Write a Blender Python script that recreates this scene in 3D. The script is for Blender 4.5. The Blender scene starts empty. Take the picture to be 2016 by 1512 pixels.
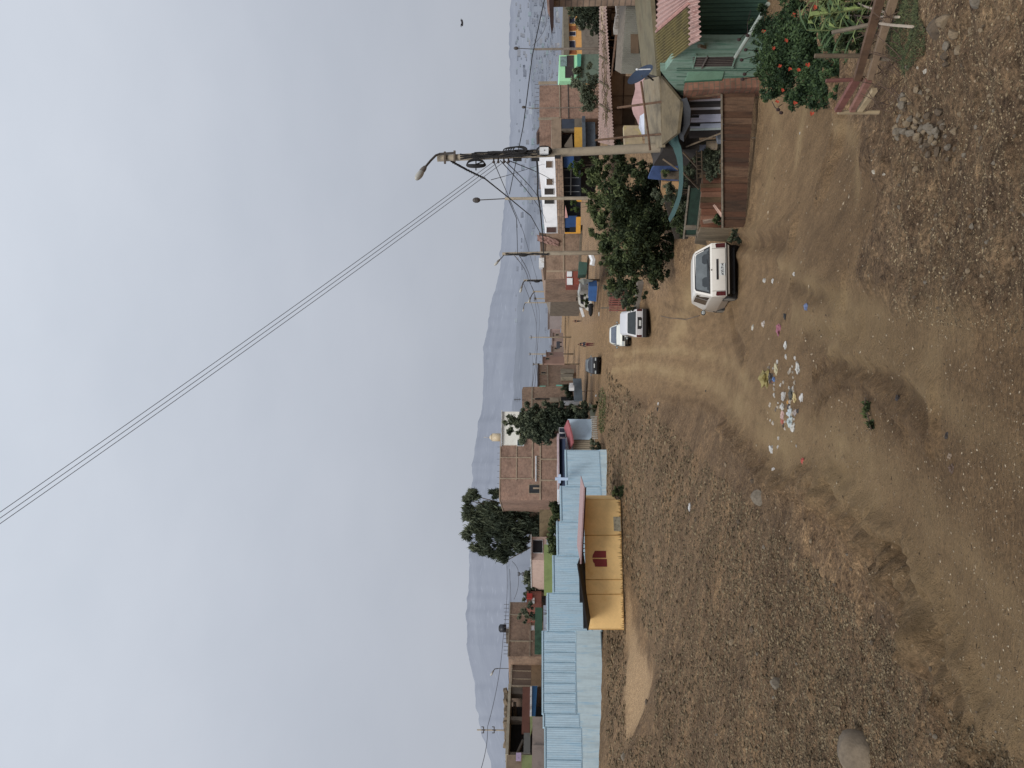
import bpy, bmesh, math, random
import numpy as np
from mathutils import Vector, Matrix, noise
random.seed(7); RNG = np.random.default_rng(7)
sc = bpy.context.scene
COL = sc.collection
F_PX = 1490.0
PITCH = math.atan((1065-1008)/F_PX)
cp, sp = math.cos(PITCH), math.sin(PITCH)

# ------------------------------------------------------------------ surveying
# the picture is turned on its side: its x axis runs down, its y axis runs from right to left
def ray(x, y):
    r = (756-y)/F_PX; u = (1008-x)/F_PX
    return Vector((r, cp-u*sp, sp+u*cp))
def P(x, y, D):
    v = ray(x, y); return v*(D/v.y)

# ------------------------------------------------------------------ terrain height
ctrl = [(2016,-100,2.8),(2016,0,2.8),(2016,400,2.8),(2016,750,2.8),(2016,1150,2.85),(2016,1500,2.9),(2016,1650,2.9),
 (1900,100,3.7),(1765,750,5),(1765,400,5.1),(1750,100,5.9),(1700,200,8.3),(1595,750,9),(1600,1000,8.6),(1595,500,9.2),(1515,700,13.4),
 (1640,100,11),(1650,250,10.6),(1560,300,15.5),(1540,120,16),(1492,200,21),(1500,60,20),(1470,400,22.3),
 (1456,530,23),(1455,640,22.4),(1430,640,25),(1900,1300,3.7),(1680,1450,6.3),(1700,1200,6.2),(1500,1200,10.6),(1400,1200,16.2),(1300,1200,30),
 (1400,1490,14),(1320,1490,19),(1232,1490,25),(1290,1370,27),(1300,1300,28),(1225,1600,25),
 (1268,1340,37),(1250,1300,40),(1250,1400,38),(1230,1260,45.5),(1165,1300,50),(1158,1255,52),(1178,1400,47),(1178,1500,45),
 (1215,1400,41),(1228,1240,46.5),(1224,1100,48.5),(1225,985,50),(1187,900,59),(1190,955,57),(1168,840,64),(1300,1000,32),(1400,1000,19),(1500,1000,12.8),
 (1430,850,19.5),(1300,850,35),(1230,850,50),(1275,640,47.5),(1300,700,41.5),(1350,640,34),(1350,740,34),(1400,640,28.5),(1400,740,28),(1240,660,56.5),(1240,740,55.5),(1205,700,65),
 (1181,720,75),(1181,780,73),(1181,650,76),(1165,680,100),(1155,680,120),(1149,680,135),(1125,645,210),(1180,600,78),
 (1240,590,50),(1300,530,34),(1340,500,30)]
raw = [(0,350,-8.9),(0,0,-1.35),(8,0,-1.2),(-8,0,-1.2),(10,30,-7.4),(16,30,-7.8),(14,22,-6.8),(20,36,-8),(28,45,-8.4),(12,45,-7.6),(25,62,-8),(14,62,-7.6),(16,80,-7),(40,80,-8.4),(60,120,-9),(100,250,-11),(30,120,-8),
 (-20,80,-4.6),(-40,80,-3.6),(-60,120,-4),(-80,250,-7),(-12,100,-5.6),(-8,130,-6.6),(-20,200,-7.5),(300,350,-14),(-300,350,-8),(0,600,-14),(60,600,-16),(-400,600,-14),(400,600,-16)]
pts = [tuple(P(*c)) for c in ctrl]+raw
def warp(X, Y):
    Yc = np.maximum(Y, -3.0)+6.0
    return np.stack([2.2*X/Yc, np.log(Yc)*1.6], -1)
pa = np.array(pts, float); W = warp(pa[:,0], pa[:,1]); n = len(pa)
def tps(r2): return np.where(r2 > 1e-12, r2*np.log(np.maximum(r2,1e-12)), 0.0)
A = np.zeros((n+3, n+3)); d2 = ((W[:,None]-W[None])**2).sum(-1)
A[:n,:n] = tps(d2)+np.eye(n)*2e-3; A[:n,n] = 1; A[:n,n+1:] = W; A[n,:n] = 1; A[n+1:,:n] = W.T
coef = np.linalg.solve(A, np.concatenate([pa[:,2], np.zeros(3)]))
TPS_W, TPS_C, TPS_N = W, coef, n
def height(X, Y):
    X = np.atleast_1d(np.asarray(X, float)); Y = np.atleast_1d(np.asarray(Y, float))
    out = np.empty(X.shape); q = warp(X, Y).reshape(-1, 2); res = np.empty(len(q))
    for i in range(0, len(q), 20000):
        b = q[i:i+20000]; r2 = ((b[:,None]-TPS_W[None])**2).sum(-1)
        res[i:i+20000] = tps(r2)@TPS_C[:TPS_N]+TPS_C[TPS_N]+b@TPS_C[TPS_N+1:]
    return res.reshape(X.shape)
_ga = np.linspace(-4.5, 4.5, 700); _gb = np.linspace(math.log(3.0)*1.6, math.log(1000)*1.6, 900)
def _grid():
    out = np.empty((len(_gb), len(_ga))); 
    for i, b in enumerate(_gb):
        Y = math.exp(b/1.6)-6.0; out[i] = height(_ga/2.2*(Y+6.0), np.full(_ga.shape, Y))
    return out
_HG = _grid()
def hfast(X, Y):
    q = warp(np.asarray(X, float), np.asarray(Y, float)); a = np.clip((q[...,0]-_ga[0])/(_ga[1]-_ga[0]), 0, len(_ga)-1.001); b = np.clip((q[...,1]-_gb[0])/(_gb[1]-_gb[0]), 0, len(_gb)-1.001)
    i = a.astype(int); j = b.astype(int); u = a-i; v = b-j
    return (_HG[j,i]*(1-u)+_HG[j,i+1]*u)*(1-v)+(_HG[j+1,i]*(1-u)+_HG[j+1,i+1]*u)*v
def H(x, y): return float(hfast(x, y))
_t = np.exp(np.linspace(math.log(1.5), math.log(700), 900))
def GP(x, y):
    """the point of the ground seen along one line of sight"""
    v = ray(x, y); v = v/v.y
    z = hfast(v.x*_t, _t); d = v.z*_t-z
    i = np.argmax(d < 0)
    if d[i] >= 0: i = len(_t)-1
    a = d[i-1]/(d[i-1]-d[i]) if i > 0 else 0
    t = _t[max(i-1,0)]+(_t[i]-_t[max(i-1,0)])*a
    return Vector((v.x*t, t, H(v.x*t, t)))
def GPs(xs, ys):
    xs = np.asarray(xs, float); ys = np.asarray(ys, float)
    r = (756-ys)/F_PX; u = (1008-xs)/F_PX
    vy = cp-u*sp; vx = r/vy; vz = (sp+u*cp)/vy
    T = np.exp(np.linspace(math.log(1.5), math.log(200), 260))
    d = vz[:,None]*T-hfast(vx[:,None]*T, np.broadcast_to(T,(len(xs),len(T))))
    i = np.argmax(d < 0, 1); i = np.maximum(i, 1); k = np.arange(len(xs))
    a = d[k,i-1]/(d[k,i-1]-d[k,i]); t = T[i-1]+(T[i]-T[i-1])*np.clip(a,0,1)
    return np.stack([vx*t, t, hreal(vx*t, t) if 'TERR' in globals() else hfast(vx*t, t)], -1)

# ------------------------------------------------------------------ materials
def lin(c): c /= 255.0; return c/12.92 if c <= .04045 else ((c+.055)/1.055)**2.4
def RGB(c, k=1.0): return (lin(c[0])*k, lin(c[1])*k, lin(c[2])*k, 1)
_m = {}
def nodes_of(name):
    m = bpy.data.materials.new(name); m.use_nodes = True
    nt = m.node_tree; return m, nt, nt.nodes, nt.links, nt.nodes['Principled BSDF']
def ramp(N, L, src, stops):
    r = N.new('ShaderNodeValToRGB'); e = r.color_ramp.elements
    while len(e) < len(stops): e.new(.5)
    for k, (p, c) in enumerate(stops): e[k].position = p; e[k].color = c
    L.new(src, r.inputs[0]); return r.outputs[0]
def noi(N, L, vec, scale, detail=5, rough=.6):
    t = N.new('ShaderNodeTexNoise'); t.inputs['Scale'].default_value = scale; t.inputs['Detail'].default_value = detail; t.inputs['Roughness'].default_value = rough
    L.new(vec, t.inputs['Vector']); return t.outputs[0]
def mix(N, L, f, a, b, mode='MIX'):
    m = N.new('ShaderNodeMix'); m.data_type = 'RGBA'; m.blend_type = mode
    for s, v in ((0, f), (6, a), (7, b)):
        if isinstance(v, (int, float)): m.inputs[s].default_value = v
        elif isinstance(v, tuple): m.inputs[s].default_value = v
        else: L.new(v, m.inputs[s])
    return m.outputs[2]
def bump(N, L, h, s, d, bs):
    b = N.new('ShaderNodeBump'); b.inputs['Strength'].default_value = s; b.inputs['Distance'].default_value = d
    L.new(h, b.inputs['Height']); L.new(b.outputs[0], bs.inputs['Normal'])
def M(name, c, rough=.85, var=.35, scale=2.0, k=1.0, metal=0, dirt=None, streak=False, bmp=.25):
    """worn painted or plain surface: base colour with stains and grain"""
    if name in _m: return _m[name]
    m, nt, N, L, bs = nodes_of(name)
    tc = N.new('ShaderNodeTexCoord'); vec = tc.outputs['Object']
    if streak:
        mp = N.new('ShaderNodeMapping'); mp.inputs['Scale'].default_value = (6, 6, .7); L.new(vec, mp.inputs[0]); vec = mp.outputs[0]
    a = noi(N, L, vec, scale); b = noi(N, L, tc.outputs['Object'], scale*9, 3)
    base = RGB(c, k); dk = tuple(x*(1-var) for x in base[:3])+(1,); lt = tuple(min(1,x*(1+var*.45)) for x in base[:3])+(1,)
    col = ramp(N, L, a, [(.32, dk), (.5, base), (.72, lt)])
    col = mix(N, L, .5*var, col, ramp(N, L, b, [(.35, (.25,.22,.2,1)), (.62, (1,1,1,1))]), 'MULTIPLY')
    if dirt:
        d = noi(N, L, vec, scale*.7+.3, 6, .7)
        f = ramp(N, L, d, [(.52, (0,0,0,1)), (.66, (1,1,1,1))])
        col = mix(N, L, f, col, RGB(dirt))
    L.new(col, bs.inputs['Base Color']); bs.inputs['Roughness'].default_value = rough; bs.inputs['Metallic'].default_value = metal
    if bmp: bump(N, L, b, bmp, .02, bs)
    _m[name] = m; return m
def MBrick(name, c1, c2, mortar, sc_=1.0, size=.24, rowh=.1):
    if name in _m: return _m[name]
    m, nt, N, L, bs = nodes_of(name)
    tc = N.new('ShaderNodeTexCoord'); sx = N.new('ShaderNodeSeparateXYZ'); L.new(tc.outputs['Object'], sx.inputs[0])
    ad = N.new('ShaderNodeMath'); ad.operation = 'ADD'; L.new(sx.outputs[0], ad.inputs[0]); L.new(sx.outputs[1], ad.inputs[1])
    cb = N.new('ShaderNodeCombineXYZ'); L.new(ad.outputs[0], cb.inputs[0]); L.new(sx.outputs[2], cb.inputs[1])
    br = N.new('ShaderNodeTexBrick'); L.new(cb.outputs[0], br.inputs['Vector'])
    br.inputs['Color1'].default_value = RGB(c1); br.inputs['Color2'].default_value = RGB(c2); br.inputs['Mortar'].default_value = RGB(mortar)
    br.inputs['Scale'].default_value = 1; br.inputs['Brick Width'].default_value = size; br.inputs['Row Height'].default_value = rowh
    br.inputs['Mortar Size'].default_value = rowh*.12; br.inputs['Mortar Smooth'].default_value = .2; br.inputs['Bias'].default_value = -.1
    a = noi(N, L, tc.outputs['Object'], .5, 6, .7)
    st = ramp(N, L, a, [(.3, (.55,.52,.5,1)), (.5, (.95,.95,.95,1)), (.7, (1.15,1.1,1.08,1))])
    col = mix(N, L, 1.0, br.outputs[0], st, 'MULTIPLY')
    b = noi(N, L, tc.outputs['Object'], 3, 4, .7)
    col = mix(N, L, .7, col, ramp(N, L, b, [(.35,(.62,.6,.6,1)),(.6,(1,1,1,1))]), 'MULTIPLY')
    L.new(col, bs.inputs['Base Color']); bs.inputs['Roughness'].default_value = .92
    bump(N, L, br.outputs['Fac'], -.5, .01, bs)
    _m[name] = m; return m
def MGlass(name, c, rough=.12):
    if name in _m: return _m[name]
    m, nt, N, L, bs = nodes_of(name)
    tc = N.new('ShaderNodeTexCoord'); a = noi(N, L, tc.outputs['Object'], 3)
    L.new(ramp(N, L, a, [(.3, RGB(c,.7)), (.7, RGB(c,1.2))]), bs.inputs['Base Color'])
    bs.inputs['Roughness'].default_value = rough; bs.inputs['Specular IOR Level'].default_value = .6
    _m[name] = m; return m
def MPaint(name, c, dirt=(110,92,72)):
    """car paint under road dust"""
    if name in _m: return _m[name]
    m, nt, N, L, bs = nodes_of(name)
    tc = N.new('ShaderNodeTexCoord'); sx = N.new('ShaderNodeSeparateXYZ'); L.new(tc.outputs['Object'], sx.inputs[0])
    a = noi(N, L, tc.outputs['Object'], 4, 6, .7)
    mr = N.new('ShaderNodeMapRange'); mr.inputs[1].default_value = .75; mr.inputs[2].default_value = .25; mr.inputs[4].default_value = .55
    L.new(sx.outputs[2], mr.inputs[0])
    mu = N.new('ShaderNodeMath'); mu.operation = 'MULTIPLY_ADD'; L.new(a, mu.inputs[0]); mu.inputs[1].default_value = .22; L.new(mr.outputs[0], mu.inputs[2])
    L.new(mix(N, L, mu.outputs[0], RGB(c), RGB(dirt)), bs.inputs['Base Color'])
    bs.inputs['Roughness'].default_value = .42; bs.inputs['Coat Weight'].default_value = .3; bs.inputs['Coat Roughness'].default_value = .25
    _m[name] = m; return m
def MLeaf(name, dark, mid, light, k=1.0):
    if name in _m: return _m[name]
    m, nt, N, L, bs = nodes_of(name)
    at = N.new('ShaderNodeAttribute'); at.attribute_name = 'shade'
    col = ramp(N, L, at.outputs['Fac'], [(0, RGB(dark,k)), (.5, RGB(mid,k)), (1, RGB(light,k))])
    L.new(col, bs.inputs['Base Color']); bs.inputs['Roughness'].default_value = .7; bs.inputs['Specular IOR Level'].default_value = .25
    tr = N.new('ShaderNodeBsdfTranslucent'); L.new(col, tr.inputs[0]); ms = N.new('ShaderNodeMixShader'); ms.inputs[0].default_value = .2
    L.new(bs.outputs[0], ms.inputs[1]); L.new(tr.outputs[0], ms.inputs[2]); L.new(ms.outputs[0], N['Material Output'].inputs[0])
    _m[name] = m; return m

concrete = M('concrete', (150,138,120), var=.3, scale=1.2)
concrete_d = M('dark_concrete', (104,95,84), var=.35, scale=1.2)
wood = M('weathered_wood', (108,93,75), var=.5, scale=1.5, streak=True)
wood_pale = M('pale_plywood', (176,157,126), var=.4, scale=1.2, dirt=(110,92,70), streak=True)
wood_brown = M('brown_wood', (96,72,54), var=.5, scale=1.5, streak=True)
wood_grey = M('grey_wood', (118,108,94), var=.45, scale=1.5, streak=True)
wood_red = M('red_painted_wood', (112,72,64), var=.5, scale=3, streak=True)
black = M('black_parts_and_painted_shade', (24,24,26), var=.4)  # real black parts, and shade painted into openings and gaps
rubber = M('black_rubber', (26,26,27), var=.3, rough=.7)
white_p = M('white_paint', (222,224,226), var=.2, dirt=(168,160,150))
metal_d = M('dark_metal', (66,60,56), var=.3, rough=.6)
glass_d = MGlass('dark_glass', (40,44,50))
brick_r = MBrick('red_brick', (158,124,107), (140,108,94), (150,136,120))
brick_o = MBrick('orange_brick', (160,132,112), (144,118,100), (150,136,118))
brick_t = MBrick('tan_block', (162,138,118), (144,122,106), (118,104,92), size=.42, rowh=.2)

# ------------------------------------------------------------------ object plumbing
def tag(o, label=None, cat=None, group=None, kind=None):
    if label: o['label'] = label
    if cat: o['category'] = cat
    if group: o['group'] = group
    if kind: o['kind'] = kind
    return o
class MB:
    def __init__(s): s.v = []; s.f = []; s.sm = False
    def add(s, vs, fs):
        b = len(s.v); s.v += [tuple(q) for q in vs]; s.f += [tuple(i+b for i in f) for f in fs]; return s
    def hexa(s, p):          # 8 corners: bottom ring 0-3, top ring 4-7
        return s.add(p, [(0,3,2,1),(4,5,6,7),(0,1,5,4),(1,2,6,5),(2,3,7,6),(3,0,4,7)])
    def box(s, c, size, rz=0, tilt=0):
        R = Matrix.Rotation(rz, 3, 'Z')@Matrix.Rotation(tilt, 3, 'Y'); c = Vector(c); hx, hy, hz = [q/2 for q in size]
        return s.hexa([c+R@Vector(q) for q in ((-hx,-hy,-hz),(hx,-hy,-hz),(hx,hy,-hz),(-hx,hy,-hz),(-hx,-hy,hz),(hx,-hy,hz),(hx,hy,hz),(-hx,hy,hz))])
    def prism(s, poly, off):
        k = len(poly); off = Vector(off); a = [Vector(q) for q in poly]
        return s.add(a+[q+off for q in a], [tuple(range(k)), tuple(range(2*k-1, k-1, -1))]+[(i, (i+1)%k, (i+1)%k+k, i+k)[::-1] for i in range(k)])
    def tube(s, path, r, n=6, r2=None, cap=True):
        path = [Vector(q) for q in path]; k = len(path); base = len(s.v)
        for i, q in enumerate(path):
            t = (path[min(i+1,k-1)]-path[max(i-1,0)]).normalized()
            a = t.orthogonal().normalized() if i == 0 else (a-t*a.dot(t)).normalized()
            b = t.cross(a); rr = r if r2 is None else r+(r2-r)*i/(k-1)
            for j in range(n):
                an = 2*math.pi*j/n; s.v.append(tuple(q+(a*math.cos(an)+b*math.sin(an))*rr))
        for i in range(k-1):
            for j in range(n):
                s.f.append((base+i*n+j, base+i*n+(j+1)%n, base+(i+1)*n+(j+1)%n, base+(i+1)*n+j))
        if cap: s.f.append(tuple(base+j for j in range(n))[::-1]); s.f.append(tuple(base+(k-1)*n+j for j in range(n)))
        return s
    def ell(s, c, r, n=10, m=7, R=None):
        c = Vector(c); base = len(s.v)
        for i in range(m+1):
            th = math.pi*i/m
            for j in range(n):
                ph = 2*math.pi*j/n; q = Vector((r[0]*math.sin(th)*math.cos(ph), r[1]*math.sin(th)*math.sin(ph), r[2]*math.cos(th)))
                s.v.append(tuple(c+(R@q if R else q)))
        for i in range(m):
            for j in range(n): s.f.append((base+i*n+j, base+(i+1)*n+j, base+(i+1)*n+(j+1)%n, base+i*n+(j+1)%n))
        return s
    def sheet(s, a, b, c, d, waves, amp, per=6, th=.004):
        """corrugated sheet: a-b one end, d-c the other, ribs run from a to d"""
        a, b, c, d = map(Vector, (a, b, c, d)); nrm = (b-a).cross(d-a).normalized(); base = len(s.v); k = int(waves*per)
        for i in range(k+1):
            t = i/k; o = nrm*amp*math.sin(2*math.pi*waves*t); s.v += [tuple(a.lerp(b,t)+o), tuple(d.lerp(c,t)+o)]
        s.f += [(base+2*i, base+2*i+2, base+2*i+3, base+2*i+1) for i in range(k)]
        return s
    def build(s, name, mat, parent=None, smooth=False):
        me = bpy.data.meshes.new(name)
        org = Vector((0,0,0))
        if parent is None and s.v:
            a = np.array(s.v); org = Vector((float((a[:,0].min()+a[:,0].max())/2), float((a[:,1].min()+a[:,1].max())/2), float(a[:,2].min())))
        elif parent is not None: org = WP(parent)
        me.from_pydata([tuple(Vector(q)-org) for q in s.v], [], s.f); me.materials.append(mat)
        if smooth:
            me.polygons.foreach_set('use_smooth', [True]*len(me.polygons))
        me.update()
        o = bpy.data.objects.new(name, me); COL.objects.link(o)
        if parent is None: o.location = org
        else: o.parent = parent
        o['_w'] = tuple(org)
        return o
def WP(o): return Vector(o['_w'])
def thing(name, label, cat, loc, group=None):
    o = bpy.data.objects.new(name, None); COL.objects.link(o); o.location = loc; o.empty_display_size = .2
    tag(o, label, cat, group); o['_w'] = tuple(loc); return o
def solo(mb, name, mat, label, cat, group=None, smooth=False):
    return tag(mb.build(name, mat, None, smooth), label, cat, group)

class Face:
    """a vertical wall plane given by two plan points; everything on it is measured on this plane"""
    def __init__(s, ya, Da, yb, Db):
        s.a = P(1065, ya, Da); s.b = P(1065, yb, Db); d = s.b-s.a; d.z = 0
        nn = Vector((d.y, -d.x, 0)).normalized(); s.n = nn if nn.y < 0 else -nn
    def pt(s, x, y, off=0):
        v = ray(x, y); a = s.a+s.n*off; return v*(a.dot(s.n)/v.dot(s.n))
    def poly(s, mb, pl, o0, o1):
        f = [s.pt(x, y) for x, y in pl]
        return mb.prism([q+s.n*o1 for q in f], s.n*(o0-o1))
    def box(s, mb, x0, x1, y0, y1, o0, o1):
        a = s.pt(x1, y0); b = s.pt(x1, y1); zt = s.pt(x0, (y0+y1)/2).z; zb = s.pt(x1, (y0+y1)/2).z
        q = [Vector((w.x, w.y, z)) for w, z in ((a,zb),(b,zb),(b,zt),(a,zt))]
        return mb.prism([w+s.n*o1 for w in q], s.n*(o0-o1))
    def base(s, y, x=None):
        p = s.pt(1100, y); return Vector((p.x, p.y, H(p.x, p.y)))
def window(f, par, x0, x1, y0, y1, off=.0, fr=None, pane=None, w=.7, bars=0):
    """frame as a part of the building, pane as its child"""
    mb = MB()
    f.box(mb, x0-w, x0, y0-w, y1+w, off, off+.06); f.box(mb, x1, x1+w, y0-w, y1+w, off, off+.06)
    f.box(mb, x0, x1, y0-w, y0, off, off+.055); f.box(mb, x0, x1, y1, y1+w, off, off+.055)
    for i in range(bars):
        yy = y0+(y1-y0)*(i+1)/(bars+1); f.box(mb, x0, x1, yy-w*.3, yy+w*.3, off, off+.05)
    o = mb.build('window', fr or wood_grey, par)
    f.box(MB_, x0, x1, y0, y1, off, off+.02) if False else None
    q = MB(); f.box(q, x0, x1, y0, y1, off+.004, off+.02); p = q.build('pane', pane or glass_d, o)
    return o
MB_ = MB()
def reparent_fix(): pass

# ------------------------------------------------------------------ ground
def poly_world(pl): return np.array([tuple(GP(x, y))[:2] for x, y in pl])
def inside(poly, X, Y):
    r = np.zeros(X.shape, bool); k = len(poly); j = k-1
    for i in range(k):
        xi, yi = poly[i]; xj, yj = poly[j]
        c = ((yi > Y) != (yj > Y)) & (X < (xj-xi)*(Y-yi)/(yj-yi+1e-12)+xi); r ^= c; j = i
    return r
def seg_dist(pl, X, Y):
    d = np.full(X.shape, 1e9)
    for (x0,y0),(x1,y1) in zip(pl[:-1], pl[1:]):
        L2 = (x1-x0)**2+(y1-y0)**2+1e-9; t = np.clip(((X-x0)*(x1-x0)+(Y-y0)*(y1-y0))/L2, 0, 1)
        d = np.minimum(d, np.hypot(X-x0-t*(x1-x0), Y-y0-t*(y1-y0)))
    return d
road_l = [(1108,668),(1125,690),(1149,700),(1175,745),(1182,765),(1205,772),(1260,775),(1330,790),(1400,800),(1450,835),(1500,900),(1560,935),(1640,945),(1690,990),(1770,1070),(1850,1165),(1900,1290),(1960,1400),(2010,1460)]
road_r = [(1108,615),(1149,640),(1185,640),(1245,608),(1330,560),(1440,460),(1470,440),(1484,300),(1492,200),(1492,-60),(1625,-60),(1630,100),(1650,240),(1700,300),(1740,380),(1700,470),(1690,540),(1780,640),(2010,690)]
ROAD = poly_world(road_l+road_r[::-1])
ROAD = np.concatenate([ROAD[:len(road_l)], np.array([[-1.6,0.5],[-1.6,-9],[.2,-9],[.2,.5]]), ROAD[len(road_l):]])
PATH = poly_world([(1232,1130),(1245,1230),(1262,1290),(1285,1325),(1272,1388),(1240,1445),(1230,1470),(1232,1400),(1236,1300),(1228,1240)])
RUTS = [(poly_world(p), w) for p, w in (
 ([(1300,776),(1330,786),(1370,790),(1400,798),(1420,815),(1445,842)], .14), ([(1640,955),(1665,985),(1700,1010),(1745,1060),(1790,1120)], .1), ([(1775,1165),(1805,1190),(1830,1240),(1840,1270)], .07),
 ([(1855,1270),(1880,1330),(1900,1370),(1950,1450)], .08), ([(1480,870),(1510,912),(1565,946),(1640,960),(1690,1008),(1770,1092),(1850,1192),(1900,1320),(1960,1432)], .07), ([(1665,1000),(1720,1060),(1790,1150),(1850,1260),(1890,1380)], .05), ([(1585,925),(1620,918),(1660,925),(1690,945)], .08), ([(1610,735),(1650,716),(1700,722),(1750,745),(1800,775),(1830,810)], .13),
 ([(1600,820),(1640,770),(1690,760),(1740,800),(1780,850)], .07), ([(1560,560),(1590,575),(1620,585),(1660,580)], .13), ([(1585,660),(1640,650),(1700,655)], .07), ([(1600,1010),(1650,1000),(1690,1020)], .06),
 ([(1440,600),(1450,660),(1470,700)], .25), ([(1430,480),(1500,480),(1560,470)], .3), ([(1310,600),(1345,610),(1372,622)], .12), ([(1240,785),(1275,800),(1295,775)], .3), ([(1700,1030),(1760,1090),(1800,1130)], .05),
 ([(1650,60),(1665,180),(1640,330)], .35), ([(1500,210),(1490,330),(1480,440)], .22))]
TRACKS = [(poly_world(p), w) for p, w in (
 ([(1205,730),(1260,720),(1340,735),(1420,765),(1480,820),(1540,880),(1600,900),(1680,945),(1760,1040),(1850,1150),(1930,1270),(2010,1390)], .32),
 ([(1205,700),(1260,690),(1340,690),(1440,715),(1500,790),(1560,850),(1640,860),(1720,910),(1800,990),(1900,1100),(2010,1240)], .22),
 ([(1490,60),(1520,160),(1530,260),(1510,380),(1480,470)], .5), ([(1575,10),(1590,180),(1570,300)], .3), ([(1655,240),(1690,290),(1690,370)], .12),
 ([(1380,500),(1372,560),(1350,620),(1320,670)], .45), ([(1540,520),(1600,560),(1660,600),(1760,640),(1900,640)], .16), ([(1560,620),(1620,640),(1700,650),(1850,700)], .2),
 ([(1640,690),(1720,700),(1800,740),(1880,800),(1990,880)], .12))]
def gnoise(X, Y, s, oct=4, seed=0.0):
    out = np.empty(X.size); xs = X.ravel()*s; ys = Y.ravel()*s
    for i in range(X.size): out[i] = noise.fractal((xs[i], ys[i], seed), .9, 2.1, oct)
    return out.reshape(X.shape)
def terrain():
    ys = np.concatenate([np.linspace(-12, 1.6, 12), np.exp(np.linspace(math.log(1.8), math.log(70), 520)), np.exp(np.linspace(math.log(71), math.log(900), 90))])
    s = np.linspace(-1, 1, 340); s = np.sign(s)*(np.abs(s)*.55+.45*np.abs(s)**3.5)
    Y, S = np.meshgrid(ys, s, indexing='ij'); X = S*(np.maximum(Y, 0)*1.25+7)
    Z = height(X, Y)
    n1 = gnoise(X, Y, .35, 4, 1.3); n2 = gnoise(X, Y, 3.2, 4, 5.7)
    rd = inside(ROAD, X+n2*.12+n1*.25, Y+n1*.5).astype(float)
    for _ in range(3):
        rd[1:-1] = (rd[:-2]+rd[1:-1]*2+rd[2:])/4; rd[:,1:-1] = (rd[:,:-2]+rd[:,1:-1]*2+rd[:,2:])/4
    pth = inside(PATH, X+n1*.4, Y+n1*1.2).astype(float)
    for _ in range(2):
        pth[1:-1] = (pth[:-2]+pth[1:-1]*2+pth[2:])/4; pth[:,1:-1] = (pth[:,:-2]+pth[:,1:-1]*2+pth[:,2:])/4
    rough = 1-np.maximum(rd, pth)
    near = np.clip(1.6-Y/60, .15, 1)
    n5 = gnoise(X, Y, 8, 3, 9.1); Z = Z+n2*.06*rough*near+n1*.1*rough*near+n5*.012*rough+n2*.008*rd
    rut = np.zeros(X.shape)
    be = seg_dist(poly_world([(1430,822),(1475,866),(1500,905),(1560,940),(1640,955),(1690,1000),(1770,1082),(1850,1180),(1900,1310),(1960,1420),(2010,1485)]), X, Y); Z = Z+(.17*np.exp(-((be-.15)/.2)**2)*(.75+n2*.8)+.09*np.clip(be/.6,0,1)*np.exp(-be/3))*rough
    for pl, w in RUTS:
        d = seg_dist(pl, X+n2*.08, Y+n2*.15); k = np.exp(-(d/w)**2); rut = np.maximum(rut, k)
        Z = Z+np.where(d < w*4, w*.38*np.exp(-((d-w*1.1)/(w*.6))**2)-w*.22*np.exp(-(d/(w*.6))**2), 0)
    n3 = gnoise(X, Y, 9, 3, 2.2); rut = rut*np.clip(.75+n3*1.3, 0, 1)
    trk = np.zeros(X.shape)
    for pl, w in TRACKS:
        d = seg_dist(pl, X+n2*.1, Y+n2*.2); trk = np.maximum(trk, np.exp(-(d/w)**2)*np.clip(.8+n1*.8,0,1))
    nv = X.size; R, C = X.shape
    global TERR; TERR = (ys, s, Z)
    idx = np.arange(nv).reshape(R, C)
    fs = np.stack([idx[:-1,:-1], idx[:-1,1:], idx[1:,1:], idx[1:,:-1]], -1).reshape(-1, 4)
    me = bpy.data.meshes.new('ground'); me.vertices.add(nv); me.vertices.foreach_set('co', np.stack([X,Y,Z],-1).ravel().astype(np.float32))
    me.loops.add(fs.size); me.loops.foreach_set('vertex_index', fs.ravel().astype(np.int32))
    me.polygons.add(len(fs)); me.polygons.foreach_set('loop_start', np.arange(0, fs.size, 4, dtype=np.int32))
    me.update(calc_edges=True)
    me.polygons.foreach_set('use_smooth', [True]*len(fs))
    for nm, ar in (('road', rd), ('path', pth), ('rut', rut), ('track', trk)):
        a = me.attributes.new(nm, 'FLOAT', 'POINT'); a.data.foreach_set('value', ar.ravel().astype(np.float32))
    m, nt, N, L, bs = nodes_of('packed_earth')
    tc = N.new('ShaderNodeTexCoord'); vec = tc.outputs['Object']
    def att(nm):
        a = N.new('ShaderNodeAttribute'); a.attribute_name = nm; return a.outputs['Fac']
    n1_ = noi(N, L, vec, .45, 6, .65); n2_ = noi(N, L, vec, 5, 7, .72); n3_ = noi(N, L, vec, 42, 5, .75)
    mp = N.new('ShaderNodeMapping'); mp.inputs['Scale'].default_value = (1.6, .35, 1); mp.inputs['Rotation'].default_value = (0,0,.15); L.new(vec, mp.inputs[0])
    n4_ = noi(N, L, mp.outputs[0], 2.2, 6, .7)
    roadc = ramp(N, L, n4_, [(.3, RGB((98,82,63))), (.5, RGB((117,98,75))), (.7, RGB((131,111,85)))])
    roughc = ramp(N, L, n2_, [(.30, RGB((70,59,49))), (.45, RGB((88,75,61))), (.58, RGB((103,89,72))), (.72, RGB((128,112,91)))])
    roughc = mix(N, L, .75, roughc, ramp(N, L, n1_, [(.38,(.72,.69,.66,1)),(.5,(1,.98,.95,1)),(.62,(1.36,1.29,1.18,1))]), 'MULTIPLY')
    pathc = ramp(N, L, n2_, [(.3, RGB((116,99,79))), (.6, RGB((142,124,100)))])
    col = mix(N, L, att('road'), roughc, roadc); col = mix(N, L, att('path'), col, pathc)
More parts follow.
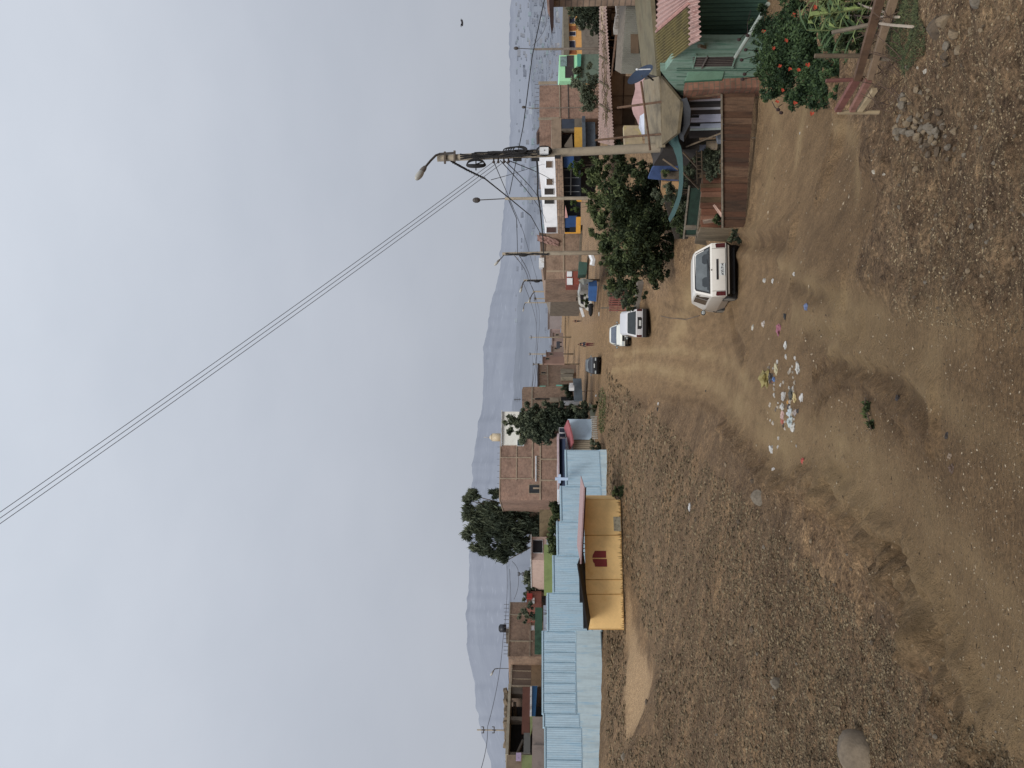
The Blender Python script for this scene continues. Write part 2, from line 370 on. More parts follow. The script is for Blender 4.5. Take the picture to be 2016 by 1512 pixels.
    ru = N.new('ShaderNodeMath'); ru.operation = 'MULTIPLY'; ru.inputs[1].default_value = .78; L.new(att('rut'), ru.inputs[0])
    col = mix(N, L, ru.outputs[0], col, RGB((82,67,52)))
    col = mix(N, L, .7, col, ramp(N, L, n3_, [(.36,(.42,.40,.38,1)),(.5,(1,1,1,1)),(.64,(1.4,1.36,1.3,1))]), 'MULTIPLY')
    vo = N.new('ShaderNodeTexVoronoi'); vo.inputs['Scale'].default_value = 16; L.new(vec, vo.inputs['Vector'])
    col = mix(N, L, ramp(N, L, vo.outputs['Distance'], [(.06,(.55,.55,.55,1)),(.13,(0,0,0,1))]), col, RGB((158,146,128)))
    nc = noi(N, L, vec, 24, 6, .85)
    am = N.new('ShaderNodeMath'); am.operation = 'MULTIPLY_ADD'; L.new(att('road'), am.inputs[0]); am.inputs[1].default_value = -.72; am.inputs[2].default_value = .95
    col = mix(N, L, am.outputs[0], col, ramp(N, L, nc, [(.40,(.46,.44,.42,1)),(.47,(.82,.81,.8,1)),(.53,(1.08,1.07,1.05,1)),(.60,(1.5,1.46,1.4,1))]), 'MULTIPLY')
    tk = N.new('ShaderNodeMath'); tk.operation = 'MULTIPLY'; tk.inputs[1].default_value = .9; L.new(att('track'), tk.inputs[0])
    col = mix(N, L, tk.outputs[0], col, mix(N, L, .5, RGB((134,116,88)), ramp(N, L, n4_, [(.3, RGB((118,100,74))), (.7, RGB((142,124,96)))])))
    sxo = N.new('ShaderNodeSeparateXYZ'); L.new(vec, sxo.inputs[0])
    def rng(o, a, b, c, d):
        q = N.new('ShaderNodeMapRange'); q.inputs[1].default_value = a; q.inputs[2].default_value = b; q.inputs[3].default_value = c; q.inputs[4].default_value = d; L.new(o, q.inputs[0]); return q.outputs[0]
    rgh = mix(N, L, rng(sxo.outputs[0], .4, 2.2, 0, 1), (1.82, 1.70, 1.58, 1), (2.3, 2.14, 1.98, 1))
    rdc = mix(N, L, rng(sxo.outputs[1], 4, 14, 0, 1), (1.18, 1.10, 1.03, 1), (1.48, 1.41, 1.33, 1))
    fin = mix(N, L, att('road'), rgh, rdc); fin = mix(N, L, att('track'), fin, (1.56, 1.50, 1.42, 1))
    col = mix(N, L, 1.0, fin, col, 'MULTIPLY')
    L.new(col, bs.inputs['Base Color']); bs.inputs['Roughness'].default_value = .95; bs.inputs['Specular IOR Level'].default_value = .15
    ad = N.new('ShaderNodeMath'); ad.operation = 'MULTIPLY_ADD'; L.new(n3_, ad.inputs[0]); ad.inputs[1].default_value = .35; L.new(n2_, ad.inputs[2])
    bump(N, L, ad.outputs[0], 1.0, .11, bs)
    me.materials.append(m)
    o = bpy.data.objects.new('ground', me); COL.objects.link(o); tag(o, kind='structure')
terrain()
def hreal(X, Y):
    ys, s, Z = TERR; X = np.asarray(X, float); Y = np.asarray(Y, float)
    i = np.clip(np.searchsorted(ys, Y)-1, 0, len(ys)-2); v = np.clip((Y-ys[i])/(ys[i+1]-ys[i]), 0, 1)
    out = 0
    for k, wt in ((i, 1-v), (i+1, v)):
        q = X/(np.maximum(ys[k],0)*1.25+7); j = np.clip(np.searchsorted(s, q)-1, 0, len(s)-2); u = np.clip((q-s[j])/(s[j+1]-s[j]), 0, 1)
        out = out+wt*(Z[k,j]*(1-u)+Z[k,j+1]*u)
    return out
_GP0 = GP
def GP(x, y):
    p = _GP0(x, y); p.z = max(p.z-.02, float(hreal(p.x, p.y))); return p

def hills():
    def ridge_mesh(name, pl, D, D0, z0, col1, col2, seed):
        ys_ = [p[1] for p in pl]; xs_ = [p[0] for p in pl]
        yy = np.linspace(min(ys_), max(ys_), 420); xx = np.interp(yy, ys_, xs_)
        mb = MB(); rows = 26
        for i in range(rows+6):
            t = min(i/rows, 1.3)
            for y, x in zip(yy, xx):
                top = P(x, y, D); bump_ = noise.fractal((y*.045, seed, 0), .8, 2.2, 5)*D*.0018
                d = D0+(D-D0)*t; px = (756-y)/F_PX*d
                if t <= 1: z = z0+(top.z+bump_-z0)*(math.sin(t*math.pi/2)**1.3)
                else: z = top.z-(t-1)*(top.z-z0)*2.5
                z += noise.fractal((px*.006, d*.006, seed), .8, 2, 4)*D*.006*math.sin(min(t,1)*math.pi)
                mb.v.append((px, d, z))
        k = len(yy)
        mb.f = [(i*k+j, (i+1)*k+j, (i+1)*k+j+1, i*k+j+1) for i in range(rows+5) for j in range(k-1)]
        m, nt, N, L, bs = nodes_of(name+'_painted_haze')
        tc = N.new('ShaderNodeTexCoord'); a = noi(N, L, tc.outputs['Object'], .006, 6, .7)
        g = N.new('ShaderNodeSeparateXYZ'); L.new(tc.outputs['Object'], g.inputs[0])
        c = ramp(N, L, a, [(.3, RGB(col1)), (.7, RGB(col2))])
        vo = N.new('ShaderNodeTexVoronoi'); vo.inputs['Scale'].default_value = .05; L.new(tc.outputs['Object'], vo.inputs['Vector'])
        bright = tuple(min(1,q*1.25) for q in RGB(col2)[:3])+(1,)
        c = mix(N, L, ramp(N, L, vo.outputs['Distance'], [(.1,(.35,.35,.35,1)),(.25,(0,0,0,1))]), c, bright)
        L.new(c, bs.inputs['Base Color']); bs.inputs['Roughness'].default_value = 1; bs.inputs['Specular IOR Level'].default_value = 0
        # haze is painted in: pale slope colour and faint glow imitate misty air
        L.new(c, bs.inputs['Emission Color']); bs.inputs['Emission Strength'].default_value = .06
        o = mb.build(name, m, None, True); tag(o, kind='structure')
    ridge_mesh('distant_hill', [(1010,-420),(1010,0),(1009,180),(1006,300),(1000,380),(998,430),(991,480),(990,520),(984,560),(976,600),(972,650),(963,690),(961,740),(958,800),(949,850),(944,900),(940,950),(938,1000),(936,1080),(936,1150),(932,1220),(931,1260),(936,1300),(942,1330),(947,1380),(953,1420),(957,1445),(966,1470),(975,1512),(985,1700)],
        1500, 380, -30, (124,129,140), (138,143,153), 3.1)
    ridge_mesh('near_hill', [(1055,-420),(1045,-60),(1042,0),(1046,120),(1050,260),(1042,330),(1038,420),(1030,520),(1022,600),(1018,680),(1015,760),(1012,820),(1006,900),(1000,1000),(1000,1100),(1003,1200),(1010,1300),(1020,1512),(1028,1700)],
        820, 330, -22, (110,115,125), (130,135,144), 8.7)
hills()
exec_later = []

# far town on the hillside: one mass of tiny houses, haze painted in as pale glowing colour
def far_town():
    mb = MB()
    for k in range(1500):
        y = random.uniform(-60, 1560); x = random.uniform(1048, 1102) if random.random() < .6 else random.uniform(1015, 1080)
        D = 780-(x-1015)*4.6+random.uniform(-40, 40); D = max(D, 380)
        p = P(x, y, D); s = random.uniform(1.0, 2.9)*(D/600)
        mb.box((p.x, p.y, p.z), (s*random.uniform(.8,2.0), s, s*random.uniform(.4,1.0)), random.uniform(-.3,.3))
    m, nt, N, L, bs = nodes_of('haze_painted_walls')
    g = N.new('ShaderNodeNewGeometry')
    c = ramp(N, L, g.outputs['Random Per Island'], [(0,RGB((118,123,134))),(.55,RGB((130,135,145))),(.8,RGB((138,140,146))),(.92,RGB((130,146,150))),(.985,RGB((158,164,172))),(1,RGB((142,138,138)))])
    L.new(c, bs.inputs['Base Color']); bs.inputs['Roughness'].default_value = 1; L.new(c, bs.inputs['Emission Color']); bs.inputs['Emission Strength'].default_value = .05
    o = mb.build('far_town', m); tag(o, 'dense town of tiny pale houses with mist painted into their colour on the far hillside', 'town', kind='stuff')
far_town()

# ------------------------------------------------------------------ vegetation
def leaves(name, blobs, n, size, mat, parent, elong=1.6, droop=0, shell=.75, seed=0):
    """many leaf faces in clumps through the crown; blobs are (centre, radii)"""
    rg = np.random.default_rng(seed+11)
    vol = np.array([r[0]*r[2]*(r[1]**.5) for c, r in blobs]); pr = vol/vol.sum()
    bi = rg.choice(len(blobs), n, p=pr)
    C = np.array([tuple(b[0]) for b in blobs]); Rr = np.array([b[1] for b in blobs])
    # sub clumps
    nc = max(8, n//80); cb = rg.choice(len(blobs), nc, p=pr)
    d = rg.normal(size=(nc,3)); d /= np.linalg.norm(d,axis=1)[:,None]
    rad = shell+(1-shell)*rg.random(nc); rad = np.where(rg.random(nc)<.3, rad*rg.random(nc), rad)
    cc = C[cb]+d*Rr[cb]*rad[:,None]; cr = Rr[cb].mean(1)*rg.uniform(.12,.38,nc); csh = rg.random(nc)
    li = rg.integers(0, nc, n); q = rg.normal(size=(n,3))*.55
    ctr = cc[li]+q*cr[li][:,None]
    a = rg.normal(size=(n,3)); a[:,2] -= droop*2; a /= np.linalg.norm(a,axis=1)[:,None]
    b = np.cross(a, rg.normal(size=(n,3))); b /= np.linalg.norm(b,axis=1)[:,None]
    s = size*rg.uniform(.6,1.35,n)[:,None]
    V = np.stack([ctr-a*s*elong, ctr+b*s*.55, ctr+a*s*elong, ctr-b*s*.55], 1).reshape(-1,3)
    zmin, zmax = (C[:,2]-Rr[:,2]).min(), (C[:,2]+Rr[:,2]).max()
    sh = .35*csh[li]+.3*rg.random(n)+.35*(ctr[:,2]-zmin)/(zmax-zmin)+.1*q[:,2]  # leaves paler towards the crown top: daylight painted into their tone
    me = bpy.data.meshes.new(name); org = np.array(WP(parent))
    me.vertices.add(4*n); me.vertices.foreach_set('co', (V-org).ravel().astype(np.float32))
    me.loops.add(4*n); me.loops.foreach_set('vertex_index', np.arange(4*n, dtype=np.int32))
    me.polygons.add(n); me.polygons.foreach_set('loop_start', np.arange(0,4*n,4,dtype=np.int32)); me.update(calc_edges=True)
    at = me.attributes.new('shade','FLOAT','FACE'); at.data.foreach_set('value', np.clip(sh,0,1).astype(np.float32))
    me.materials.append(mat); o = bpy.data.objects.new(name, me); COL.objects.link(o); o.parent = parent; o['_w'] = tuple(org)
    return o
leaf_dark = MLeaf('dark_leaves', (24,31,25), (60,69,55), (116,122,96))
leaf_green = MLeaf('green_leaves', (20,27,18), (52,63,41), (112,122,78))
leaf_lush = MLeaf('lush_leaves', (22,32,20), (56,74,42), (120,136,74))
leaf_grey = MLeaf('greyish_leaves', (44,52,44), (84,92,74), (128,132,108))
bark = M('bark', (84,70,56), var=.5, scale=3)
def tree(name, label, cat, base, blobs, n, size, mat, trunk_r=.12, group=None, elong=1.6, droop=0, limbs=True, shell=.7):
    base = Vector(base); t = thing(name, label, cat, base, group)
    mb = MB(); top = Vector(blobs[0][0])
    if limbs:
        mid = base.lerp(top, .5)+Vector((random.uniform(-.1,.1), 0, 0))
        mb.tube([base, base.lerp(mid,.5)+Vector((.05,0,0)), mid, top], trunk_r, 7, trunk_r*.3)
        for c, r in blobs[1:]:
            c = Vector(c); s = base.lerp(top, random.uniform(.3,.6)); mb.tube([s, s.lerp(c,.5)+Vector((0,0,-.1*(c-s).length)), c], trunk_r*.5, 5, trunk_r*.12)
        mb.build('trunk', bark, t)
    leaves('crown', blobs, n, size, mat, t, elong, droop, shell, seed=len(label)*7+n)
    return t
def PB(lst, D, dd=0, dr=1.0):
    """crown clumps from (x, y, radius, optional depth shift)"""
    out = []
    for q in lst:
        x, y, r = q[:3]; d = D+(q[3] if len(q) > 3 else 0); w = r/F_PX*d; out.append((P(x, y, d), (w, w*dr, w*.92)))
    return out
# ------------------------------------------------------------------ utility poles and lines
cable_m = M('black_cable', (34,33,34), var=.2)
def lamp_on(t, p0, pts_, hr, k=1.0):
    mb = MB(); mb.tube(pts_, .035*k, 6); arm = mb.build('lamp_arm', metal_d, t)
    e = Vector(pts_[-1]); d = (e-Vector(pts_[-2])).normalized(); R = d.to_track_quat('X','Z').to_matrix()
    mb = MB(); mb.ell(e+d*hr*.9, (hr*1.1, hr*.42, hr*.42), 10, 6, R); h = mb.build('lamp_head', M('lamp_housing', (112,106,100), var=.3), t, True)
    mb = MB(); mb.ell(e+d*hr*2.1+Vector((0,0,-hr*.12)), (hr*1.15, hr*.55, hr*.5), 12, 8, R); mb.build('lamp_glass', M('frosted_lamp_glass', (176,174,166), rough=.25, var=.2), h, True)
DP = 23.6
def main_pole():
    top = P(861, 312, DP); bot = P(1415, 285, DP); d = (top-bot).normalized(); bot = bot-d*((bot.z-H(bot.x, bot.y))/d.z+.4)
    t = thing('utility_pole', 'tall tapered concrete utility pole hung with coiled black cables and a curved street lamp', 'utility pole', (bot.x, bot.y, H(bot.x,bot.y)))
    mb = MB(); mb.tube([bot, bot.lerp(top,.33), bot.lerp(top,.66), top], .17, 14, .1); mb.build('shaft', concrete, t, True)
    mb = MB(); q0, q1 = P(1325,289,DP), P(1418,285,DP); mb.tube([q0, q1], .172, 14); mb.build('painted_band', M('green_pole_paint', (62,78,74), var=.35, scale=3, dirt=(120,112,96)), t, True)
    # posters pasted round the shaft
    for i,(x0,x1,y0,y1,c) in enumerate(((1338,1350,288,295,(190,192,188)),(1358,1372,288,296,(172,178,190)),(1372,1394,285,294,(160,168,186)),(1390,1413,277,293,(150,136,116)),(1370,1377,282,288,(188,190,190)))):
        mb = MB(); a, b = P(x0,y0,DP-.19), P(x1,y1,DP-.2); r = .185+.002*i
        cx = P((x0+x1)/2, 286, DP)
        for s in range(6):
            pass
        an0 = math.asin(max(-1,min(1,(b.x-cx.x)/r))); an1 = math.asin(max(-1,min(1,(a.x-cx.x)/r)))
        vs = []
        for s in range(6):
            an = an0+(an1-an0)*s/5; vs += [(cx.x+r*math.sin(an), cx.y-r*math.cos(an), a.z),(cx.x+r*math.sin(an), cx.y-r*math.cos(an), b.z)]
        mb.add(vs, [(2*s+1,2*s+3,2*s+2,2*s) for s in range(5)])
        po = mb.build('poster', M('poster_paper_%d'%i, c, var=.3, scale=8), t)
        ln = MB()
        if i != 4:
            for k in range(2 if i == 0 else 3):
                zz = a.z+(b.z-a.z)*(.25+.25*k); an = (an0+an1)/2; w = abs(an1-an0)*.3
                ln.add([(cx.x+(r+.003)*math.sin(g), cx.y-(r+.003)*math.cos(g), zz+h) for g, h in ((an-w,.018),(an+w,.018),(an+w,-.018),(an-w,-.018))], [(3,2,1,0)])
            ln.build('print', M('faded_print', (74,82,110), var=.3), po)
    mb = MB()
    for x in (876, 895): mb = MB(); a, b = P(x, 299 if x < 890 else 297, DP-.12), P(x, 322 if x<890 else 318, DP-.12); mb.box((a+b)/2, ((a-b).length, .09, .06)); mb.build('bracket', M('rusty_iron', (98,88,78), var=.4), t)
    lamp_on(t, None, [P(895,301,DP-.15), P(866,303,DP-.15), P(858,306,DP-.2), P(848,316,DP-.3), P(838,328,DP-.45)], .2)
    # cable coil held on a cross
    c = P(937,324,DP-.2)
    mb = MB()
    for k in range(5):
        rx = .3-.01*k; mb.tube([c+Vector((.11*math.sin(a)+.01*k, -.02*k+.05*math.cos(a*2), rx*math.cos(a))) for a in np.linspace(0, 2*math.pi, 26)], .016, 5, cap=False)
    mb.tube([c+Vector((0,0,-.3)), c+Vector((0,0,.3))], .02, 5); mb.tube([c+Vector((-.18,0,0)), c+Vector((.12,0,0))], .02, 5)
    mb.tube([c+Vector((.08,0,-.2)), c+Vector((-.07,0,.2))], .02, 5)
    mb.build('cable_coil', cable_m, t)
    # messy bundles climbing the shaft
    mb = MB(); random.seed(5)
    for k in range(15):
        x0 = random.uniform(905, 985); x1 = random.uniform(1000, 1058); y0 = random.uniform(300, 318)
        L_ = []
        for s in range(12):
            x = x0+(x1-x0)*s/11; yy = 309-(x-861)*.045; L_.append(P(x, yy+5.5*math.sin(k*1.9+s*.25)+random.uniform(-1,1), DP-.2-.05*math.cos(k+s*.3)))
        mb.tube(L_, random.uniform(.014,.03), 5)
    for k in range(5):
        c2 = P(1012+k*3, 296, DP-.22); mb.tube([c2+Vector((.1*math.sin(a), -.02*k, (.33-.03*k)*math.cos(a))) for a in np.linspace(0, 2*math.pi, 22)], .019, 5, cap=False)
    for k in range(4):
        c2 = P(1071, 297, DP-.2); mb.tube([c2+Vector(((.15-.012*k)*math.sin(a), -.03*k, (.24-.015*k)*math.cos(a))) for a in np.linspace(0, 2*math.pi, 22)], .017, 5, cap=False)
    mb.build('cable_bundle', cable_m, t)
    for x0,x1,y in ((1010,1027,314),(1046,1062,314),(1092,1104,309)): mb = MB(); a, b = P(x0,y,DP-.22), P(x1,y,DP-.22); mb.tube([a,b], .055, 8); mb.build('splice_box', M('splice_plastic', (28,28,30), var=.2), t)
    for x, y, s in ((1071,297,.0),):
        p = P(x, y, DP-.36); mb = MB(); mb.box(p, (.19,.12,.27)); bx = mb.build('meter_box', white_p, t)
        mb = MB(); mb.ell(p+Vector((0,-.062,-.02)), (.02,.01,.02), 8, 5); mb.build('lock', metal_d, bx)
    for x in (972, 981, 992, 1001): mb = MB(); mb.tube([P(x,312,DP-.1), P(x,319,DP-.24)], .025, 6); mb.ell(P(x,319,DP-.24), (.045,.045,.045), 8, 6); mb.build('insulator', M('dark_insulator', (60,50,46), var=.3), t)
main_pole()
lines = []
def wire(pl, r, label, name='power_line', cat='power line', group=None, sag=0, mat=None, n=14):
    a = []
    for (p, q) in zip(pl[:-1], pl[1:]):
        for i in range(n):
            s = i/n; w = p.lerp(q, s); w.z -= sag*4*s*(1-s); a.append(w)
    a.append(pl[-1]); mb = MB(); mb.tube(a, r, 5)
    return solo(mb, name, mat or cable_m, label, cat, group)
near_w = M('grey_wire', (88,88,94), var=.1)
for i,(a, b, lab) in enumerate((((972,318),(-20,1022),'uppermost of three thin wires crossing the open sky from the concrete pole'),((981,319),(-20,1034),'middle one of three thin wires crossing the open sky from the concrete pole'),((993,318),(-20,1045),'lowest of three thin wires crossing the open sky from the concrete pole'))):
    A = P(a[0], a[1], DP-.24); B = P(b[0], b[1], 17)
    wire([A, B], .0085, lab, group='three thin wires over the street', sag=.12, mat=near_w)
# twisted service cable descending to the brick house
tw = [P(889,318,DP), P(920,335,25), P(955,352,28), P(1005,392,36), P(1045,425,46), P(1070,470,70)]
o = wire(tw, .028, 'thick twisted black cable descending from the top of the concrete pole towards the brick houses', name='service_cable', cat='cable', n=8)
mb = MB(); tp_ = []
for k in range(90):
    s_ = k/90; p = tw[0].lerp(tw[1], s_*2) if s_ < .5 else tw[1].lerp(tw[2], s_*2-1); tp_.append(p+Vector((.025*math.sin(k*1.1),0,.025*math.cos(k*1.1))))
mb.tube(tp_, .022, 4); mb.build('cable_wrap', cable_m, o)
wire([P(1078,-30,30), P(1048,110,30), P(1030,250,31), P(1003,382,37)], .02, 'dark cable crossing the misty hillside from the right edge to the thin lamp pole', name='service_cable', cat='cable')
wire([P(1000,390,37.2), P(1017,430,45), P(1019,500,58)], .022, 'dark cable sagging between the thin lamp pole and the second concrete pole', name='service_cable', cat='cable')
wire([P(1057,318,DP-.2), P(1058,380,27), P(1066,440,33), P(1070,500,45)], .03, 'heavy black cable leaving the concrete pole level with its white box', name='service_cable', cat='cable', sag=.02)
for i,(y1,x1,lab) in enumerate(((440,1075,'thin cable slanting from the pole insulators to the white house roof'),(408,1066,'thin cable slanting steeply from the pole to the white house window'),(360,1090,'short cable running from the pole down to the white house wall'))):
    wire([P(985+i*8,316,DP-.2), P(x1,y1,70)], .016, lab, name='service_cable', cat='cable', sag=.3)
wire([P(972,318,DP-.2), P(1030,455,52), P(1060,560,100)], .014, 'thin cable dropping from the pole insulators towards the far street poles', name='service_cable', cat='cable')
wire([P(967,354,28), P(1000,345,40), P(1073,322,71)], .014, 'faint cable from the twisted line to the right end of the white house', name='service_cable', cat='cable')

def small_pole(x0, x1, y, D, r, label, lamp=None, cross=None, mat=None, y1=None, mess=False, tip=None):
    top = P(x0, y, D); bot = P(x1, y if y1 is None else y1, D); zb = min(bot.z, H(bot.x, bot.y)); b = Vector((bot.x, bot.y, zb))
    t = thing('utility_pole', label, 'utility pole', b)
    mb = MB(); mb.tube([b-Vector((0,0,.3)), top], r, 8, r*.62); mb.build('shaft', mat or concrete, t, True)
    if tip: mb = MB(); mb.tube([P(x0+3,y,D), P(tip[0]+2,tip[1],D), P(*tip,D)], r*.22, 5); mb.ell(P(*tip,D), (.14,.14,.2), 8, 5); mb.build('lamp_arm', metal_d, t)
    if lamp: lamp_on(t, None, [P(a,b_,D-.1) for a,b_ in lamp], .2 if D < 70 else .26, 1 if D < 70 else 1.8)
    if cross:
        for x, w in cross:
            mb = MB(); a, b_ = P(x, y-w, D-.12), P(x, y+w, D-.12); mb.box((a+b_)/2, ((a-b_).length, .12, .12))
            for q in (a, (a+b_)/2, b_): mb.tube([q, q+Vector((0,0,.25))], .05, 5)
            mb.build('crossarm', metal_d, t)
    if mess:
        mb = MB()
        for k in range(8):
            L_ = [P(x0+6+(x1-x0)*.45*s/8, y+random.uniform(-1.6,2.6), D-.2) for s in range(9)]; mb.tube(L_, .03, 4)
        mb.ell(P(x0+(x1-x0)*.22, y+2, D-.25), (.14,.1,.35), 8, 5)
        mb.build('cable_bundle', cable_m, t)
    return t
small_pole(994,1150,391,37,.11,'slim pole topped by a long thin rod with a small lamp behind the leafy tree', tip=(938,394))
small_pole(989,1178,500,58,.2,'pale concrete street lamp pole in front of the plain brick house gable', lamp=[(992,502),(989,506),(984,511)], mess=True, y1=497)
small_pole(1031,1150,552,82,.16,'leaning cable-laden pole right of the blue tarpaulin with a small bent lamp', lamp=[(1034,552),(1030,556),(1028,562)], mess=True)
small_pole(1049,1140,574,97,.16,'dark bare pole beside the shaded open porch along the street', lamp=[(1052,575),(1048,579),(1045,585)])
small_pole(1051,1110,588,120,.15,'short dark pole behind the porch with a thin crossarm', cross=[(1054,3)])
small_pole(1033,1100,596,140,.15,'far grey pole with its lamp bent to the left above the road end', lamp=[(1034,597),(1032,600),(1031,605)])
small_pole(1042,1095,664,210,.2,'faint pole with double crossarm above the far end of the street', cross=[(1046,3.5)])
small_pole(1041,1090,697,190,.2,'faint pole with a wide top standing over the far left houses', cross=[(1044,2.5)])
small_pole(1049,1085,717,150,.14,'thin grey pole just right of the roofless brick house', cross=[(1051,2)])
small_pole(1052,1112,97,60,.14,'slender lamp pole before the orange house at the right', tip=(1016,95), mat=M('pole_grey', (110,100,90)))
small_pole(1041,1068,213,72,.06,'thin mast standing up behind the two-storey brick house at the right', tip=(1031,211), mat=M('pole_grey', (110,100,90)))
small_pole(939,1000,1437,90,.13,'power pylon with two crossarms and insulators at far left behind the concrete house', cross=[(952,6),(973,6)])
small_pole(1021,1068,1130,95,.11,'dark wooden pole with a crossarm beside the small round tree', cross=[(1023,3),(1031,3)], mat=metal_d)
small_pole(981,1010,1316,100,.07,'thin curved lamp post above the brown panelled house', lamp=[(981,1316),(974,1317),(972,1320)], mat=metal_d)
for i,(pl, lab) in enumerate((([P(938,1540,60), P(960,1430,75), P(990,1260,85), P(997,1100,90)], 'long dark wire running above the concrete house at far left'),
   ([P(997,1100,90), P(1015,960,95), P(1042,800,120), P(1049,700,160)], 'wire continuing behind the tall eucalyptus towards the street end'),
   ([P(995,1500,80), P(994,1430,85), P(1001,1330,92), P(1003,1120,95)], 'second lower wire strung along the left house roofs'),
   ([P(1008,1105,92), P(1020,1130,95), P(1012,1180,95)], 'slack wire at the dark wooden pole by the round tree'),
   ([P(1010,500,58), P(1040,552,82), P(1052,588,120), P(1056,640,200), P(1052,700,190), P(1058,770,90)], 'upper wire linking the row of street poles at the centre'),
   ([P(1020,500,58), P(1045,560,84), P(1062,620,200), P(1048,760,88)], 'lower wire linking the row of street poles at the centre'),
   ([P(1030,557,82), P(1056,640,150), P(1050,790,86)], 'slanting wire crossing the road high above the walkers'),
   ([P(1052,-20,58), P(1075,42,58), P(1048,90,60)], 'short wire looped to the slender lamp pole at the right'),
   ([P(1004,-30,500), P(1004,300,520)], 'very faint wire along the right hilltop'))):
    if i == 8: continue
    wire(pl, .028 if i < 7 else .02, lab, mat=near_w, sag=.25)

# ------------------------------------------------------------------ buildings, one function each
def house(name, label, cat, f, y):
    return thing(name, label, cat, f.base(y))
def corr(f, mb, x0, x1, y0, y1, off, amp=.03, w=None):
    """corrugated sheet standing on a wall plane, ribs vertical"""
    a, b = f.pt(x1,y0,off), f.pt(x1,y1,off); zt = f.pt(x0,(y0+y1)/2,off).z; zb = f.pt(x1,(y0+y1)/2,off).z
    L_ = (Vector((a.x,a.y,0))-Vector((b.x,b.y,0))).length
    mb.sheet((a.x,a.y,zb),(b.x,b.y,zb),(b.x,b.y,zt),(a.x,a.y,zt), w or max(2,L_/.13), amp)
# --- left: the long sky blue wall
blue = M('sky_blue_render', (182,207,222), var=.16, scale=.9, dirt=(162,196,217), streak=True)
blue_lo = M('patchy_blue_plinth', (196,215,222), var=.16, scale=.5, dirt=(158,194,216), streak=True)
blue_fr = M('blue_pilaster', (178,205,220), var=.15, scale=.9)
def blue_wall():
    f = Face(886, 58, 1540, 44)
    t = house('perimeter_wall', 'long sky blue corrugated perimeter wall stepping along the slope behind the yellow shed', 'wall', f, 1200)
    segs = [(886,957,1113,1188,1),(957,1027,1103,1192,1),(1027,1094,1096,1186,1),(1094,1168,1088,1178,1),(1168,1243,1077,1172,1),(1243,1405,1067,1176,8),(1405,1432,1069,1186,1),(1432,1560,1072,1192,2)]
    for y0,y1,x0,x1,n in segs:
        mb = MB(); f.box(mb, x0, x1+12, y0, y1, -.25, 0); f.box(mb, x0-.6, x0+2.2, y0, y1, -.28, .06); s = mb.build('wall_section', blue_fr, t)
        mid = x0+(x1-x0)*(.62 if y0 > 1200 else .93)
        for i in range(n):
            a, b = y0+(y1-y0)*i/n, y0+(y1-y0)*(i+1)/n
            mb = MB(); corr(f, mb, x0+4.5, mid-1.5, a+2.2, b-1.2, .05, .005); mb.build('corrugated_panel', blue, s)
            mb = MB(); f.box(mb, x0+3, mid, b-1.0, b, .0, .055); f.box(mb, mid-.9, mid+.3, a, b-1.0, 0, .056); mb.build('panel_frame', blue_fr, s)
        mb = MB(); f.box(mb, mid+.3, x1+10, y0, y1, .002, .05); mb.build('plinth', blue_lo, s)
blue_wall()
mb = MB(); f = Face(1400, 47.5, 1530, 44.5)
f.box(mb, 1048, 1090, 1404, 1462, -6, -.5)
f.box(mb, 1047, 1090, 1462, 1560, -6.5, -.4)
solo(mb, 'render_wall', M('pinkish_plaster', (150,134,124), var=.2), 'plain pinkish grey plastered wall rising just above the left end of the blue wall', 'wall')
def cross():
    f = Face(930, 55.6, 960, 55.6); mb = MB(); f.box(mb, 1093, 1118, 940, 945.5, -.1, .1); f.box(mb, 1099, 1104, 934, 951, -.095, .095)
    solo(mb, 'cross', M('pale_blue_paint', (176,196,222), var=.1), 'pale blue Christian cross standing above the blue wall before the dark awning', 'cross')
cross()
def church_hall():
    f = Face(820, 66, 960, 63)
    t = house('chapel', 'low white and blue chapel with dark navy awning and curved red entrance roof', 'building', f, 880)
    mb = MB(); f.box(mb, 1100, 1165, 862, 960, -7, 0); mb.build('wall', M('white_facade', (196,200,206), var=.15), t)
    mb = MB(); f.box(mb, 1118, 1166, 828, 868, -5, .3); mb.build('side_wall', M('pale_blue_facade', (186,206,222), var=.15, scale=1.5), t)
    mb = MB(); f.box(mb, 1097, 1100.5, 862, 962, -.2, .9); mb.build('trim', M('pinkish_trim', (190,172,176)), t)
    mb = MB(); a,b,c,d = f.pt(1101,864,.2), f.pt(1101,960,.2), f.pt(1115,958,1.2), f.pt(1113,864,1.2); mb.prism([a,b,c,d], (0,.05,0)); mb.build('awning', M('navy_awning', (30,42,66), var=.3), t)
    mb = MB()
    P0 = [f.pt(1113+10*math.sin((y-842)/45*1.3), y, .1) for y in range(842, 890, 4)]; P1 = [q+f.n*1.6+Vector((0,0,-.25)) for q in P0]
    for i in range(len(P0)-1): mb.prism([P0[i],P0[i+1],P1[i+1],P1[i]], (0,0,.12))
    mb.build('roof', M('faded_red_roof', (150,84,88), var=.25), t)
    for y0,y1,x0,x1 in ((854,861,1101,1113),(843,852,1101,1112),(866,876,1117,1128)): window(f, t, x0, x1, y0, y1, .02, white_p, M('navy_pane',(36,44,60)), .5)
    mb = MB(); f.box(mb, 1128, 1168, 868, 887, -.4, .25); g = mb.build('gate', M('beige_sheet_metal', (164,152,132), var=.3, streak=True), t)
    mb = MB()
    for y in range(869, 888, 4): f.box(mb, 1128, 1168, y, y+.6, .25, .29)
    mb.build('gate_bar', wood_grey, g)
church_hall()
